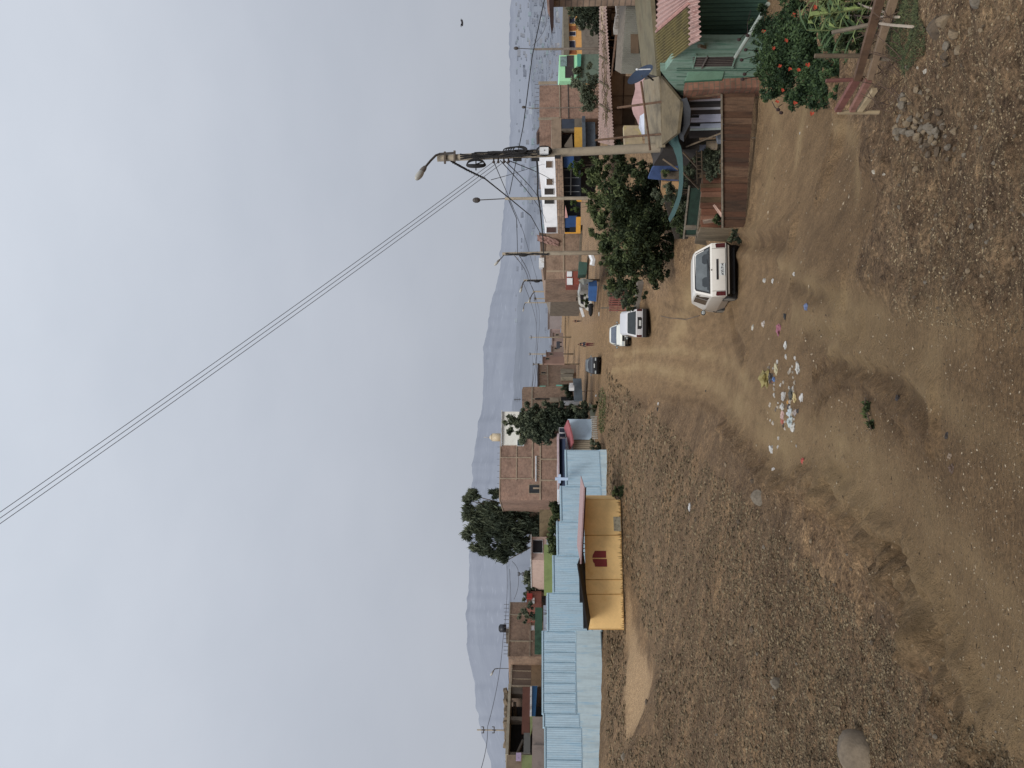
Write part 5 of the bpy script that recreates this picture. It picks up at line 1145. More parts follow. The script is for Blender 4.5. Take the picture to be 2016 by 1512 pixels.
mb = MB(); mb.tube([P(1448,112,18.2), P(1478,64,16.6), P(1512,8,15.2)], .045, 8); solo(mb, 'metal_pipe', M('pale_pipe', (150,158,148), var=.3), 'pale metal pipe slanting from the barred window down over the flowering bush', 'pipe')
# ------------------------------------------------------------------ cars
def car(label, cat, name, x, y, D, heading, spec):
    """local frame: x lateral, y forward from the rear bumper, z up; heading turns it about the rear centre"""
    g = P(x, y, D); c = Vector((g.x, D, H(g.x, D)))
    L_ = spec['L']; fwd = Vector((math.sin(heading), math.cos(heading), 0))
    slope = (H(c.x+fwd.x*L_, c.y+fwd.y*L_)-c.z)/L_-spec.get('nose', 0); R = (Matrix.Rotation(-heading, 3, 'Z')@Matrix.Rotation(math.atan(slope), 3, 'X'))
    T = lambda v: c+R@Vector(v)
    t = thing(name, label, cat, c)
    pm, W, S = spec['paint'], spec['W']/2, spec['sections']
    mb = MB(); k = len(S[0])
    for sec in S:
        for (yy, w, z) in sec: mb.v.append(tuple(T((-w, yy, z))))
        for (yy, w, z) in sec[::-1]: mb.v.append(tuple(T((w, yy, z))))
    m2 = 2*k
    for i in range(len(S)-1):
        for j in range(m2-1): mb.f.append((i*m2+j, i*m2+j+1, (i+1)*m2+j+1, (i+1)*m2+j))
        mb.f.append((i*m2+m2-1, i*m2, (i+1)*m2, (i+1)*m2+m2-1))
    for e, sg in ((0, 1), (len(S)-1, -1)):
        for j in range(k-1):
            q = (e*m2+j, e*m2+m2-1-j, e*m2+m2-2-j, e*m2+j+1); mb.f.append(q if sg > 0 else q[::-1])
    b = mb.build('body', pm, t, False)
    bv = b.modifiers.new('bevel', 'BEVEL'); bv.width = .03; bv.segments = 2; bv.limit_method = 'ANGLE'; bv.angle_limit = .5
    def end(e, pl, o, mat, nm, par=None):   # polygon on the end face: (lateral fraction of real metres, height)
        sec = S[e]; sg = -1 if e == 0 else 1
        def yz(z):
            for (y0,w0,z0),(y1,w1,z1) in zip(sec[:-1], sec[1:]):
                if z0 <= z <= z1 and z1 > z0: return y0+(y1-y0)*(z-z0)/(z1-z0)
            return sec[-1][0]
        mb = MB(); mb.prism([T((px, yz(pz)+sg*o, pz)) for px, pz in pl], R@Vector((0,-sg*.03,0))); return mb.build(nm, mat, par or t)
    def wheels():
        for yy in spec['axles']:
            for sx in (-1, 1):
                mb = MB(); mb.tube([T((sx*(W-.2), yy, .29)), T((sx*(W-.0), yy, .29))], .3, 18); w = mb.build('wheel', rubber, t)
                mb = MB(); mb.tube([T((sx*(W-.02), yy, .29)), T((sx*(W+.012), yy, .29))], .18, 12); mb.build('rim', M('dusty_rim', (120,116,108), var=.3, rough=.5), w)
    wheels()
    # side windows
    for sx in (-1, 1):
        for a0, a1 in spec['side']:
            def sp(fr, tt):
                i = min(int(fr), len(S)-2); u = fr-i
                q = [S[i+d_][spec['belt']] for d_ in (0,1)]; r = [S[i+d_][spec['belt']+1] for d_ in (0,1)]
                A_ = Vector(q[0]).lerp(Vector(q[1]), u); B_ = Vector(r[0]).lerp(Vector(r[1]), u); v = A_.lerp(B_, tt)
                return T((sx*(v.y+.006), v.x, v.z))
            mb = MB(); mb.add([sp(a0,.12), sp(a1,.12), sp(a1,.9), sp(a0,.9)], [(0,1,2,3)]); mb.build('side_window', glass_d, t)
    for sx in (-1, 1):
        mb = MB(); ym = spec['mirror_y']; mb.ell(T((sx*(W+.09), ym, .93)), (.09,.07,.08), 10, 6); mm = mb.build('side_mirror', spec.get('mirror', rubber), t, True)
        sg = -1; mb = MB(); mb.ell(T((sx*(W+.09), ym-.06, .93)), (.07,.015,.06), 10, 6); mb.build('mirror_glass', M('mirror_glass', (150,155,155), rough=.1, var=.1), mm, True)
    mb = MB(); mb.hexa([T(v) for v in ((-W*.86,.25,.16),(W*.86,.25,.16),(W*.86,L_-.25,.16),(-W*.86,L_-.25,.16),(-W*.86,.25,.34),(W*.86,.25,.34),(W*.86,L_-.25,.34),(-W*.86,L_-.25,.34))]); mb.build('underbody', black, t)
    for nm, pl, o, mat, e in spec['parts']:
        par = None
        if nm == 'plate_text':
            continue
        r = end(e, pl, o, mat, nm)
        if nm == 'licence_plate' and spec.get('text'):
            cu = bpy.data.curves.new('plate_text', 'FONT'); cu.body = spec['text'][0]; cu.size = spec['text'][1]; cu.align_x = 'CENTER'; cu.align_y = 'CENTER'; cu.offset = .003
            to = bpy.data.objects.new('tmp', cu); me = bpy.data.meshes.new_from_object(to); bpy.data.objects.remove(to)
            cx = sum(q[0] for q in pl)/len(pl); cz = sum(q[1] for q in pl)/len(pl)
            sg = -1 if e == 0 else 1; yy = S[e][1][0]+sg*(o+.004)
            for v in me.vertices: v.co = T((cx+v.co.x*(1 if e == 0 else -1), yy, cz-.012+v.co.y))-c
            me.materials.clear(); me.materials.append(M('plate_ink', (30,34,44), var=.1)); to = bpy.data.objects.new('plate_number', me); COL.objects.link(to); to.parent = r; to['_w'] = tuple(c)
    return t
red_l = M('dark_red_lens', (74,20,20), rough=.25, var=.3); plate_m = M('plate_white', (196,198,196), var=.15)
def rect(x0,x1,z0,z1): return [(x0,z0),(x1,z0),(x1,z1),(x0,z1)]
seal = M('window_seal', (24,25,28), rough=.5, var=.2); rear_glass = MGlass('smoky_rear_glass', (92,98,100), .1); seat_m = M('seat_cloth', (52,58,62), var=.2)
hatch = dict(nose=.10, L=3.75, W=1.62, paint=MPaint('dusty_white_paint', (222,218,210)), belt=2, axles=(.62, 2.95), side=((.35,.97),(1.05,1.95)), mirror_y=2.55, mirror=rubber, text=('AYI-714', .105),
  sections=[[(.02,.72,.34),(0,.80,.44),(.02,.81,.84),(.30,.63,1.30),(.40,.52,1.36),(.42,.2,1.37)],
            [(.75,.74,.26),(.75,.815,.5),(.75,.82,.88),(.75,.66,1.34),(.75,.54,1.37),(.75,.2,1.385)],
            [(1.6,.75,.25),(1.6,.82,.5),(1.6,.825,.88),(1.6,.66,1.35),(1.6,.54,1.365),(1.6,.2,1.375)],
            [(2.75,.75,.25),(2.75,.82,.5),(2.75,.80,.89),(2.2,.64,1.32),(2.15,.52,1.33),(2.15,.2,1.34)],
            [(3.0,.74,.25),(3.0,.81,.5),(3.0,.78,.86),(2.85,.68,.92),(2.85,.5,.94),(2.85,.2,.95)],
            [(3.7,.66,.3),(3.75,.72,.45),(3.7,.70,.66),(3.62,.62,.74),(3.6,.5,.76),(3.6,.2,.77)]],
  parts=[('window_seal', [(-.72,.90),(.72,.90),(.57,1.30),(.5,1.33),(-.5,1.33),(-.57,1.30)], .012, seal, 0),
         ('rear_window', [(-.66,.93),(.66,.93),(.53,1.27),(.47,1.30),(-.47,1.30),(-.53,1.27)], .02, rear_glass, 0),
         ('headrest', [(-.5,.94),(-.2,.94),(-.2,1.06),(-.25,1.12),(-.44,1.12),(-.5,1.06)], .024, seat_m, 0), ('headrest', [(.2,.94),(.5,.94),(.5,1.06),(.44,1.12),(.25,1.12),(.2,1.06)], .024, seat_m, 0),
         ('seat_back', [(-.62,.935),(.6,.935),(.56,.985),(-.58,.985)], .0225, seat_m, 0),
         ('tail_light', [(-.79,.46),(-.66,.46),(-.66,.72),(-.77,.74),(-.79,.7)], .016, red_l, 0), ('tail_light', [(.66,.46),(.79,.46),(.79,.7),(.77,.74),(.66,.72)], .016, red_l, 0),
         ('handle_recess', [(-.3,.655),(.32,.655),(.32,.715),(-.3,.715)], .014, M('recess_black',(34,30,32)), 0),
         ('licence_plate', rect(-.18,.18,.47,.63), .02, plate_m, 0),
         ('lock', rect(-.02,.02,.84,.87), .015, metal_d, 0), ('wiper', [(-.02,.915),(.34,.975),(.34,.987),(-.02,.93)], .03, black, 0), ('tailgate_gap', rect(-.64,.64,.448,.456), .008, black, 0), ('tailgate_gap', rect(-.645,-.637,.456,.84), .008, M('gap_grey',(70,66,62)), 0), ('tailgate_gap', rect(.637,.645,.456,.84), .008, M('gap_grey',(70,66,62)), 0),
         ('bumper', [(-.79,.22),(.79,.22),(.82,.43),(-.82,.43)], .07, M('bumper_black', (38,40,42), var=.3, rough=.6), 0),
         ('lower_valance', [(-.74,.12),(.74,.12),(.78,.24),(-.78,.24)], .03, black, 0)])
car('near white hatchback seen from behind with black bumper and smoky rear window', 'car', 'parked_car', 1461, 529, 22.7, math.radians(-3.5), hatch)
suv = dict(nose=.03, L=4.2, W=1.72, paint=MPaint('silver_white_paint', (204,204,208)), belt=2, axles=(.75, 3.2), side=((.3,.97),(1.05,1.95)), mirror_y=2.9, mirror=rubber,
  sections=[[(.04,.72,.34),(0,.85,.48),(.0,.85,.92),(.22,.70,1.42),(.32,.6,1.5),(.34,.2,1.52)],
            [(.9,.78,.28),(.9,.86,.5),(.9,.86,.94),(.9,.72,1.46),(.9,.6,1.54),(.9,.2,1.56)],
            [(1.9,.78,.28),(1.9,.86,.5),(1.9,.86,.94),(1.9,.72,1.46),(1.9,.6,1.53),(1.9,.2,1.55)],
            [(3.0,.78,.28),(3.0,.86,.5),(3.0,.84,.96),(2.4,.68,1.42),(2.35,.58,1.48),(2.35,.2,1.49)],
            [(3.4,.78,.28),(3.4,.84,.5),(3.4,.8,.9),(3.2,.7,.98),(3.2,.5,1.0),(3.2,.2,1.0)],
            [(4.15,.7,.3),(4.2,.76,.45),(4.15,.74,.68),(4.05,.64,.8),(4.0,.5,.82),(4.0,.2,.82)]],
  parts=[('rear_window', [(-.72,.97),(.72,.97),(.62,1.40),(.56,1.43),(-.56,1.43),(-.62,1.40)], .014, MGlass('dark_tinted_glass',(48,54,58)), 0),
         ('tail_light', [(-.84,.6),(-.72,.6),(-.72,.92),(-.84,.9)], .012, red_l, 0), ('tail_light', [(.72,.6),(.84,.6),(.84,.9),(.72,.92)], .012, red_l, 0),
         ('plate_bracket', [(-.36,.66),(-.28,.60),(.28,.60),(.36,.66),(.36,.86),(-.36,.86)][:6], .012, M('bracket_black',(34,34,36)), 0),
         ('licence_plate', rect(-.17,.17,.64,.78), .018, plate_m, 0),
         ('bumper', [(-.84,.34),(.84,.34),(.86,.56),(-.86,.56)], .08, M('grey_bumper', (52,50,50), var=.3), 0), ('lower_valance', rect(-.76,.76,.16,.34), .03, black, 0)])
car('silver wagon seen from behind, parked beside the grey concrete block', 'car', 'parked_car', 1276, 636, 46, math.radians(4), suv)
sedan = dict(L=4.1, W=1.66, paint=MPaint('cream_white_paint', (228,228,218)), belt=2, axles=(.8, 3.3), side=((.6,1.0),(1.0,1.95)), mirror_y=1.3, mirror=rubber,
  # front end first (towards the viewer)
  sections=[[(.05,.68,.3),(0,.80,.42),(.02,.80,.66),(.1,.72,.76),(.14,.6,.78),(.16,.2,.79)],
            [(1.0,.76,.25),(1.0,.82,.5),(1.0,.80,.86),(1.05,.7,.92),(1.05,.6,.94),(1.05,.2,.95)],
            [(1.35,.76,.25),(1.35,.82,.5),(1.3,.81,.9),(1.75,.6,1.3),(1.8,.52,1.36),(1.8,.2,1.38)],
            [(3.0,.76,.25),(3.0,.82,.5),(3.0,.81,.9),(2.8,.6,1.32),(2.8,.52,1.37),(2.8,.2,1.39)],
            [(3.4,.76,.25),(3.4,.82,.5),(3.4,.80,.9),(3.4,.7,.96),(3.4,.6,.98),(3.4,.2,.98)],
            [(4.05,.7,.3),(4.1,.76,.45),(4.1,.76,.85),(4.0,.7,.92),(4.0,.6,.94),(4.0,.2,.94)]],
  parts=[('bumper', [(-.8,.26),(.8,.26),(.83,.46),(-.83,.46)], .07, M('dark_bumper', (36,36,38), var=.3), 0), ('headlight', rect(-.78,-.48,.54,.68), .012, M('headlight_lens', (170,176,176), rough=.2, var=.2), 0), ('headlight', rect(.48,.78,.54,.68), .012, M('headlight_lens', (170,176,176)), 0),
         ('grille', rect(-.46,.46,.48,.66), .01, black, 0), ('licence_plate', rect(-.17,.17,.38,.50), .08, plate_m, 0)])
def windscreen(t, spec, c, heading, y0, z0, w0, y1, z1, w1, mat, name='windscreen'):
    fwd = Vector((math.sin(heading), math.cos(heading), 0)); slope = (H(c.x+fwd.x*spec['L'], c.y+fwd.y*spec['L'])-c.z)/spec['L']
    R = (Matrix.Rotation(-heading, 3, 'Z')@Matrix.Rotation(math.atan(slope), 3, 'X')); T = lambda v: c+R@Vector(v)
    mb = MB(); n_ = Vector((0,-(z1-z0),(y1-y0))).normalized()*.02
    mb.prism([T(Vector(v)+n_) for v in ((-w0,y0,z0),(w0,y0,z0),(w1,y1,z1),(-w1,y1,z1))], R@(-n_*.6)); return mb.build(name, mat, t)
t = car('white sedan facing the viewer half hidden behind the silver wagon', 'car', 'parked_car', 1241, 659, 54.5, math.radians(3), sedan)
windscreen(t, sedan, WP(t), math.radians(3), 1.12, .97, .68, 1.72, 1.33, .54, MGlass('screen_glass', (84,92,104)))
dark = dict(sedan); dark['sections'] = [[(.05,.68,.3),(0,.80,.45),(.02,.80,.80),(.1,.72,.88),(.14,.6,.90),(.16,.2,.91)],[(1.0,.76,.25),(1.0,.82,.5),(1.0,.80,.9),(1.05,.7,.96),(1.05,.6,.98),(1.05,.2,.99)]]+sedan['sections'][2:]; dark['paint'] = MPaint('midnight_paint', (12,14,24), (40,39,42)); dark['mirror'] = rubber
dark['parts'] = [('headlight', rect(-.78,-.48,.54,.66), .012, M('headlight_lens', (170,176,176)), 0), ('headlight', rect(.48,.78,.54,.66), .012, M('headlight_lens', (170,176,176)), 0), ('grille', rect(-.44,.44,.5,.64), .01, black, 0), ('licence_plate', rect(-.2,.2,.66,.76), .07, plate_m, 0), ('bumper', rect(-.8,.28,.0,.0) if False else [(-.8,.26),(.8,.26),(.82,.44),(-.82,.44)], .06, black, 0)]
t = car('dark midnight blue car facing the viewer at the left edge of the road crest', 'car', 'parked_car', 1181, 720, 73, math.radians(2), dark)
windscreen(t, dark, WP(t), math.radians(2), 1.12, .97, .68, 1.72, 1.33, .54, MGlass('hazy_screen', (104,110,112), .3))

# ------------------------------------------------------------------ people
def skin_mesh(name, verts, edges, radii, mat, parent, root=0, lv=2):
    me = bpy.data.meshes.new(name); me.from_pydata([tuple(Vector(v)-WP(parent)) for v in verts], edges, []); me.materials.append(mat)
    o = bpy.data.objects.new(name, me); COL.objects.link(o); o.parent = parent; o['_w'] = tuple(WP(parent))
    md = o.modifiers.new('skin', 'SKIN'); md.use_smooth_shade = True
    for i, r in enumerate(radii): me.skin_vertices[0].data[i].radius = (r, r)
    me.skin_vertices[0].data[root].use_root = True
    s = o.modifiers.new('sub', 'SUBSURF'); s.levels = lv; s.render_levels = lv
    return o
def person(label, base, heading, hgt, top_c, leg_c, hair_c, stride=.16, coat=None, seed=0):
    s = hgt/1.7; base = Vector(base); R = Matrix.Rotation(heading, 3, 'Z'); T = lambda v: base+R@(Vector(v)*s)
    t = thing('person', label, 'person', base)
    skin = M('skin', (150,106,80), var=.1, rough=.6)
    a = stride
    V = [(0,0,.92),(0,.0,1.12),(0,.0,1.36),(0,0,1.46),(0,.01,1.54),
         (-.09,0,.88),(-.1,a*.5,.5),(-.1,a-.05,.08),(-.1,a+.12,.03),
         (.09,0,.88),(.1,-a*.2,.5),(.1,-a,.09),(.1,-a+.15,.03),
         (-.17,0,1.38),(-.24,.0,1.12),(-.23,.1,.9),(-.23,.14,.82),
         (.17,0,1.38),(.24,0,1.12),(.24,.03,.88),(.24,.05,.8)]
    E = [(0,1),(1,2),(2,3),(3,4),(0,5),(5,6),(6,7),(7,8),(0,9),(9,10),(10,11),(11,12),(2,13),(13,14),(14,15),(15,16),(2,17),(17,18),(18,19),(19,20)]
    r = [.12,.11,.11,.05,.05,.085,.055,.037,.03,.085,.055,.037,.03,.05,.038,.026,.02,.05,.038,.026,.02]
    # head as part of the same skinned chain
    V += [(0,.02,1.6),(0,.02,1.66)]; E += [(4,21),(21,22)]; r += [.085,.06]
    # nose and fingers
    nb = len(V); V += [(0,.115,1.585)]; E += [(21,nb)]; r += [.012]
    for sx, hi in ((-1,16),(1,20)):
        hb = Vector(V[hi])
        for k,(dx,ln) in enumerate(((-.018,.07),(-.006,.08),(.006,.077),(.018,.06))):
            i0 = len(V); V += [tuple(hb+Vector((dx,.01,-.03))), tuple(hb+Vector((dx,.02,-.03-ln)))]; E += [(hi,i0),(i0,i0+1)]; r += [.009,.007]
        i0 = len(V); V += [tuple(hb+Vector((-sx*.03,.03,-.03)))]; E += [(hi,i0)]; r += [.009]
    skin_mesh('body', [T(v) for v in V], E, [q*s for q in r], skin, t, 0, 1)
    skin_mesh('trousers', [T(V[i]) for i in (0,5,6,7,9,10,11)]+[T((0,0,1.0))], [(0,1),(1,2),(2,3),(0,4),(4,5),(5,6),(0,7)], [q*s for q in (.145,.105,.075,.055,.105,.075,.055,.135)], leg_c, t)
    skin_mesh('jacket', [T(v) for v in ((0,0,.98),(0,0,1.15),(0,0,1.38),(-.17,0,1.38),(-.24,0,1.12),(-.235,.08,.94),(.17,0,1.38),(.245,0,1.12),(.24,.02,.92))], [(0,1),(1,2),(2,3),(3,4),(4,5),(2,6),(6,7),(7,8)], [q*s for q in (.155,.135,.13,.065,.052,.04,.065,.052,.04)], top_c, t)
    mb = MB(); mb.ell(T((0,-.012,1.625)), (.098*s,.105*s,.105*s), 12, 8); mb.build('hair', hair_c, t, True)
    for sx in (-1,1): mb = MB(); mb.ell(T((sx*.1,a+.06 if sx < 0 else -a+.09,.03)), (.05*s,.13*s,.04*s), 8, 5, R); mb.build('shoe', rubber, t)
    for sx in (-1,1): mb = MB(); mb.ell(T((sx*.032,.098,1.60)), (.011*s,.008*s,.008*s), 6, 4); mb.build('eye', black, t)
    if coat: mb = MB(); mb.ell(T((-.14,-.09,1.2)), (.1*s,.1*s,.17*s), 10, 7); mb.build('bag', coat, t, True)
    return t
def at_ground(x, y, D): g = P(x, y, D); return (g.x, D, H(g.x, D))
hair_m = M('black_hair', (26,22,22), var=.2)
person('person walking on the road in dark red trousers and a navy and white top', (P(1180,678,87).x, 87, max(H(P(1180,678,87).x, 87), P(1180,678,87).z-.05)), 2.9, 1.65, M('navy_top', (40,42,58), var=.2), M('maroon_trousers', (92,30,42), var=.2), hair_m, .07, coat=white_p)
person('person farther along the road dressed in black, carrying a white bag', (P(1153,678,118).x, 118, min(H(P(1153,678,118).x,118), P(1158,678,118).z)), 3.1, 1.6, M('black_top', (34,32,36), var=.2), M('dark_trousers', (42,38,42), var=.2), hair_m, .08, coat=white_p)
person('lone distant person in dark clothes on the right side of the dirt road', at_ground(1146,632,150), 2.6, 1.7, M('dark_brown_top', (62,46,42), var=.2), M('dark_trousers', (42,38,42)), hair_m, .2)

# a bird high in the sky
def bird():
    c = P(910,45,38); t = thing('bird', 'small dark bird gliding high in the grey sky near the right edge', 'bird', c)
    mb = MB(); mb.ell(c, (.05,.17,.05), 10, 7, Matrix.Rotation(.9,3,'Z')); b = mb.build('body', M('bird_grey', (58,56,60)), t, True)
    for sx in (-1,1):
        mb = MB(); mb.add([c+Vector((0,-.04,.02)), c+Vector((0,.06,.02)), c+Vector((sx*.13,.05,.09)), c+Vector((sx*.24,.0,.05)), c+Vector((sx*.12,-.04,.08))], [(0,1,2,3,4)]); mb.build('wing', M('bird_grey', (58,56,60)), t)
    mb = MB(); mb.add([c+Vector((-.02,.1,0)), c+Vector((.1,.14,0)), c+Vector((.17,.24,.01)), c+Vector((.08,.26,.01))], [(0,1,2,3)]); mb.build('tail', M('bird_grey', (58,56,60)), t)
bird()

# ------------------------------------------------------------------ foreground right: rails, flowering bush, plants
def rails():
    t = thing('rail_fence', 'broken low fence of red and bare wooden rails at the foot of the flowering bush', 'fence', GP(1726,215))
    segs = [([(1650,221,9.9),(1687,160,8.8)],(12,15),wood_red),([(1678,221,9.7),(1711,161,8.7)],(10,12),M('faded_red_rail',(134,96,84),var=.4,scale=3,streak=True)),([(1693,221,9.6),(1723,180,8.9)],(9,10),wood_pale),
            ([(1688,160,8.8),(1736,-8,6.5)],(13,17),wood_brown),([(1713,158,8.7),(1762,-5,6.6)],(10,16),M('pale_earth_board',(134,112,90),var=.35))]
    dd = lambda y: GP(1738+(221-y)*.27, y).y*.985
    for pl, h, m_ in segs:
        a, b = P(pl[0][0], pl[0][1], dd(pl[0][1])), P(pl[1][0], pl[1][1], dd(pl[1][1])); h1, h2 = h[0]/F_PX*a.y/2, h[1]/F_PX*b.y/2; mb = MB(); mb.prism([a+Vector((0,0,h1)), b+Vector((0,0,h2)), b-Vector((0,0,h2)), a-Vector((0,0,h1))], ((a-b).normalized().cross(Vector((0,0,1))))*.035); mb.build('rail', m_, t)
    for (a, b), r, m_ in ((((1604,110,8.6),(1706,110,8.2)),.035,wood),(((1626,159,9),(1686,156,8.8)),.03,wood_red),(((1638,64,7.6),(1750,38,7.1)),.03,wood_grey),(((1650,221,9.9),(1735,221,9.5)),.035,wood_pale),(((1682,110,8.2),(1740,118,8.1)),.025,wood_grey)):
        mb = MB(); mb.tube([P(a[0],a[1],dd(a[1])+.04), P(b[0]+12,b[1],dd(b[1])+.04)], r*.45, 6); mb.build('post', m_, t)
rails()
flower_m = M('red_petals', (170,66,44), var=.2)
def flower_bush():
    pb = [(P(x,y,13-(x-1545)*.026+d), (r/F_PX*12.5,)*3) for x,y,r,d in [(q+(0,))[:4] if len(q)==3 else q for q in [(1555,110,55),(1510,60,28,1),(1500,110,24,1),(1530,170,28),(1580,180,28),(1615,150,26),(1545,50,34,1),(1600,60,36),(1505,150,20),(1490,80,15,1),(1630,110,22),(1640,190,10),(1500,190,14),(1560,195,18),(1620,35,20),(1480,40,10,1.5),(1500,20,14,1),(1560,10,26),(1655,165,14),(1640,140,24),(1655,100,22),(1640,60,28),(1610,190,20),(1625,170,22),(1660,120,16),(1600,110,40),(1672,140,14),(1668,100,16),(1650,185,13),(1645,75,20),(1630,205,10),(1675,120,12)]]]
    t = tree('flowering_bush', 'dense dark bush dotted with orange-red flowers beside the green cottage', 'bush', GP(1665,150), pb, 60000, .021, MLeaf('hibiscus_leaves', (15,24,17), (40,58,38), (84,104,64)), .04, elong=1.3, shell=.6, limbs=False)
    random.seed(33)
    for x, y in [(1523,95),(1548,80),(1503,62),(1535,130),(1555,136),(1572,138),(1541,178),(1530,200),(1565,203),(1605,15),(1590,128),(1598,224),(1562,30)]:
        c = P(x, y, min(11.9-(x-1545)*.022, GP(x, y).y-.1)); mb = MB()
        for k in range(5):
            a = k*1.257+random.random(); d = Vector((math.cos(a),-.25,math.sin(a)))*random.uniform(.026,.042); w = Vector((-math.sin(a),0,math.cos(a)))*.014
            mb.add([c, c+d*.6+w, c+d, c+d*.6-w], [(0,1,2,3)])
        mb.build('flower', flower_m, t)
    mb = MB()
    for (x0,y0,x1,y1) in ((1480,60,1455,78),(1490,110,1460,118),(1485,135,1466,146),(1500,150,1462,156),(1478,20,1472,70),(1500,100,1468,98),(1540,205,1532,216),(1520,200,1538,222)):
        a, b = P(x0,y0,13), P(x1,y1,12.6); mb.tube([a, a.lerp(b,.5)+Vector((0,0,.03)), b], .006, 4); mb.ell(b, (.03,.03,.035), 6, 4)
    mb.build('seed_heads', M('dark_seed_heads', (50,32,30)), t)
flower_bush()
def reeds():
    t = thing('reed_plant', 'yellow-green reed plant with long blade leaves at the right edge behind the wooden rails', 'plant', GP(1745,40))
    rs = np.random.default_rng(15)
    for s in range(9):
        b = P(1735-rs.uniform(0,40), rs.uniform(-30,75), 7.3+rs.uniform(-.3,.6)); hgt = rs.uniform(.35,.65); mb = MB(); tip = b+Vector((rs.uniform(-.1,.1),0,hgt))
        mb.tube([b-Vector((0,0,.1)), tip], .009, 5, .005); st = mb.build('stem', M('reed_stem', (96,104,64), var=.2), t)
        lf = MB()
        for k in range(9):
            q = b.lerp(tip, .15+.85*k/8); a = rs.uniform(0,6.28); L_ = rs.uniform(.16,.34); d = Vector((math.cos(a), math.sin(a)*.6, .55)); w = Vector((-math.sin(a), math.cos(a), 0))*rs.uniform(.012,.024)
            p = [q, q+d*L_*.4, q+d*L_*.75-Vector((0,0,.03)), q+d*L_-Vector((0,0,.11))]
            lf.add([p[0]-w*.4,p[0]+w*.4,p[1]+w,p[1]-w,p[2]+w*.8,p[2]-w*.8,p[3]], [(0,1,2,3),(3,2,4,5),(5,4,6)])
        lf.build('blades', M('reed_blades', (112,126,70), var=.3, scale=6) if s % 3 else M('reed_green', (66,88,50), var=.3), st)
    tree('shrub', 'dark leafy shrub between the reed plant and the flowering bush', 'shrub', GP(1740,60), PB([(1650,30,26),(1680,55,22),(1700,10,24),(1660,85,16),(1640,0,24),(1700,70,12),(1690,90,14),(1710,40,16)], 8.3, dr=.5), 16000, .02, leaf_green, .015)
reeds()
def twigs():
    rs = np.random.default_rng(6); mb = MB()
    for k in range(40):
        a = GP(rs.uniform(1745,1800), rs.uniform(10,215)); a.z += .02; d = Vector((rs.uniform(-1,1), rs.uniform(-.4,.4), rs.uniform(.1,.8))); L_ = rs.uniform(.06,.22); m1 = a+d*L_*.5+Vector((rs.uniform(-.04,.04),0,.03)); e = a+d*L_
        mb.tube([a, m1, e], .004, 4, .0015); mb.tube([m1, m1+Vector((rs.uniform(-.15,.15),0,rs.uniform(.02,.15)))], .003, 3)
    solo(mb, 'dead_brushwood', M('dead_twigs', (84,66,54), var=.4), 'tangle of dead dark twigs in front of the wooden rails', 'brushwood')['kind'] = 'stuff'
    for i,(x0,y0,x1,y1) in enumerate(((1713,5,1768,24),(1735,30,1805,33),(1790,45,1840,52))):
        mb = MB(); a, b = GP(x0,y0), GP(x1,y1); mb.tube([a+Vector((0,0,.12)), a.lerp(b,.5)+Vector((0,0,.1)), b+Vector((0,0,.03))], .008, 5); solo(mb, 'bleached_stick', M('bleached_stick', (172,158,140)), ('uppermost pale stick on the bank below the reeds','middle pale stick lying on the bank below the reeds','lowest pale stick on the grassy bank')[i], 'stick')
twigs()

# ------------------------------------------------------------------ scattered stones, clods, grass
def rock_proto(seed, n=2):
    bm = bmesh.new(); bmesh.ops.create_icosphere(bm, subdivisions=n, radius=1)
    r = random.Random(seed); off = Vector((r.random()*50, r.random()*50, r.random()*50)); ax = (1, r.uniform(.6,.9), r.uniform(.4,.65))
    for v in bm.verts:
        k = 1+.38*noise.noise(v.co*1.1+off)+.12*noise.noise(v.co*3+off); v.co = Vector((v.co.x*ax[0], v.co.y*ax[1], v.co.z*ax[2]))*k
    # flat broken faces
    for _ in range(9):
        nrm = Vector((r.uniform(-1,1), r.uniform(-1,1), r.uniform(-.3,1))).normalized(); d = r.uniform(.36,.6)
        for v in bm.verts:
            q = v.co.dot(nrm)
            if q > d: v.co -= nrm*(q-d)*.97
    V = [v.co.copy() for v in bm.verts]; Fc = [tuple(q.index for q in f.verts) for f in bm.faces]; bm.free(); return V, Fc
ROCKS = [rock_proto(s, 2) for s in range(8)]
stone_mats = [M('stone_grey', (112,103,90), var=.45, scale=5), M('stone_tan', (124,108,86), var=.45, scale=5), M('stone_brown', (88,75,60), var=.45, scale=5)]
rock_me = []
for i, (V, Fc) in enumerate(ROCKS):
    for j, m_ in enumerate(stone_mats):
        me = bpy.data.meshes.new('stone'); me.from_pydata([tuple(v) for v in V], [], Fc); me.materials.append(m_); rock_me.append(me)
def stone(p, s, k, label, group=None, cat='stone', name='stone', sink=.25, sc3=(1,1,1)):
    o = bpy.data.objects.new(name, rock_me[k % len(rock_me)]); COL.objects.link(o)
    o.location = (p[0], p[1], p[2]+s*(.45-sink)); o.scale = (s*sc3[0], s*sc3[1], s*sc3[2]); o.rotation_euler = (random.uniform(-.3,.3), random.uniform(-.3,.3), random.uniform(0,6.28)); o['_w'] = tuple(o.location)
    return tag(o, label, cat, group)
def px2m(p): return p/F_PX
bp = GP(1718, 1484); bs_ = 1/F_PX*bp.y; mb = MB(); mb.ell((0,0,0), (44*bs_, 52*bs_, 40*bs_), 22, 14)
mb.v = [tuple(Vector(q)*(1+.16*noise.noise(Vector(q)*9)+.04*noise.noise(Vector(q)*30))+Vector((bp.x,bp.y,bp.z+2*bs_))) for q in mb.v]
solo(mb, 'boulder', M('dusty_boulder', (122,108,90), var=.4, scale=5), 'big smooth pale boulder half buried at the lower left corner of the slope', 'boulder', None, True)
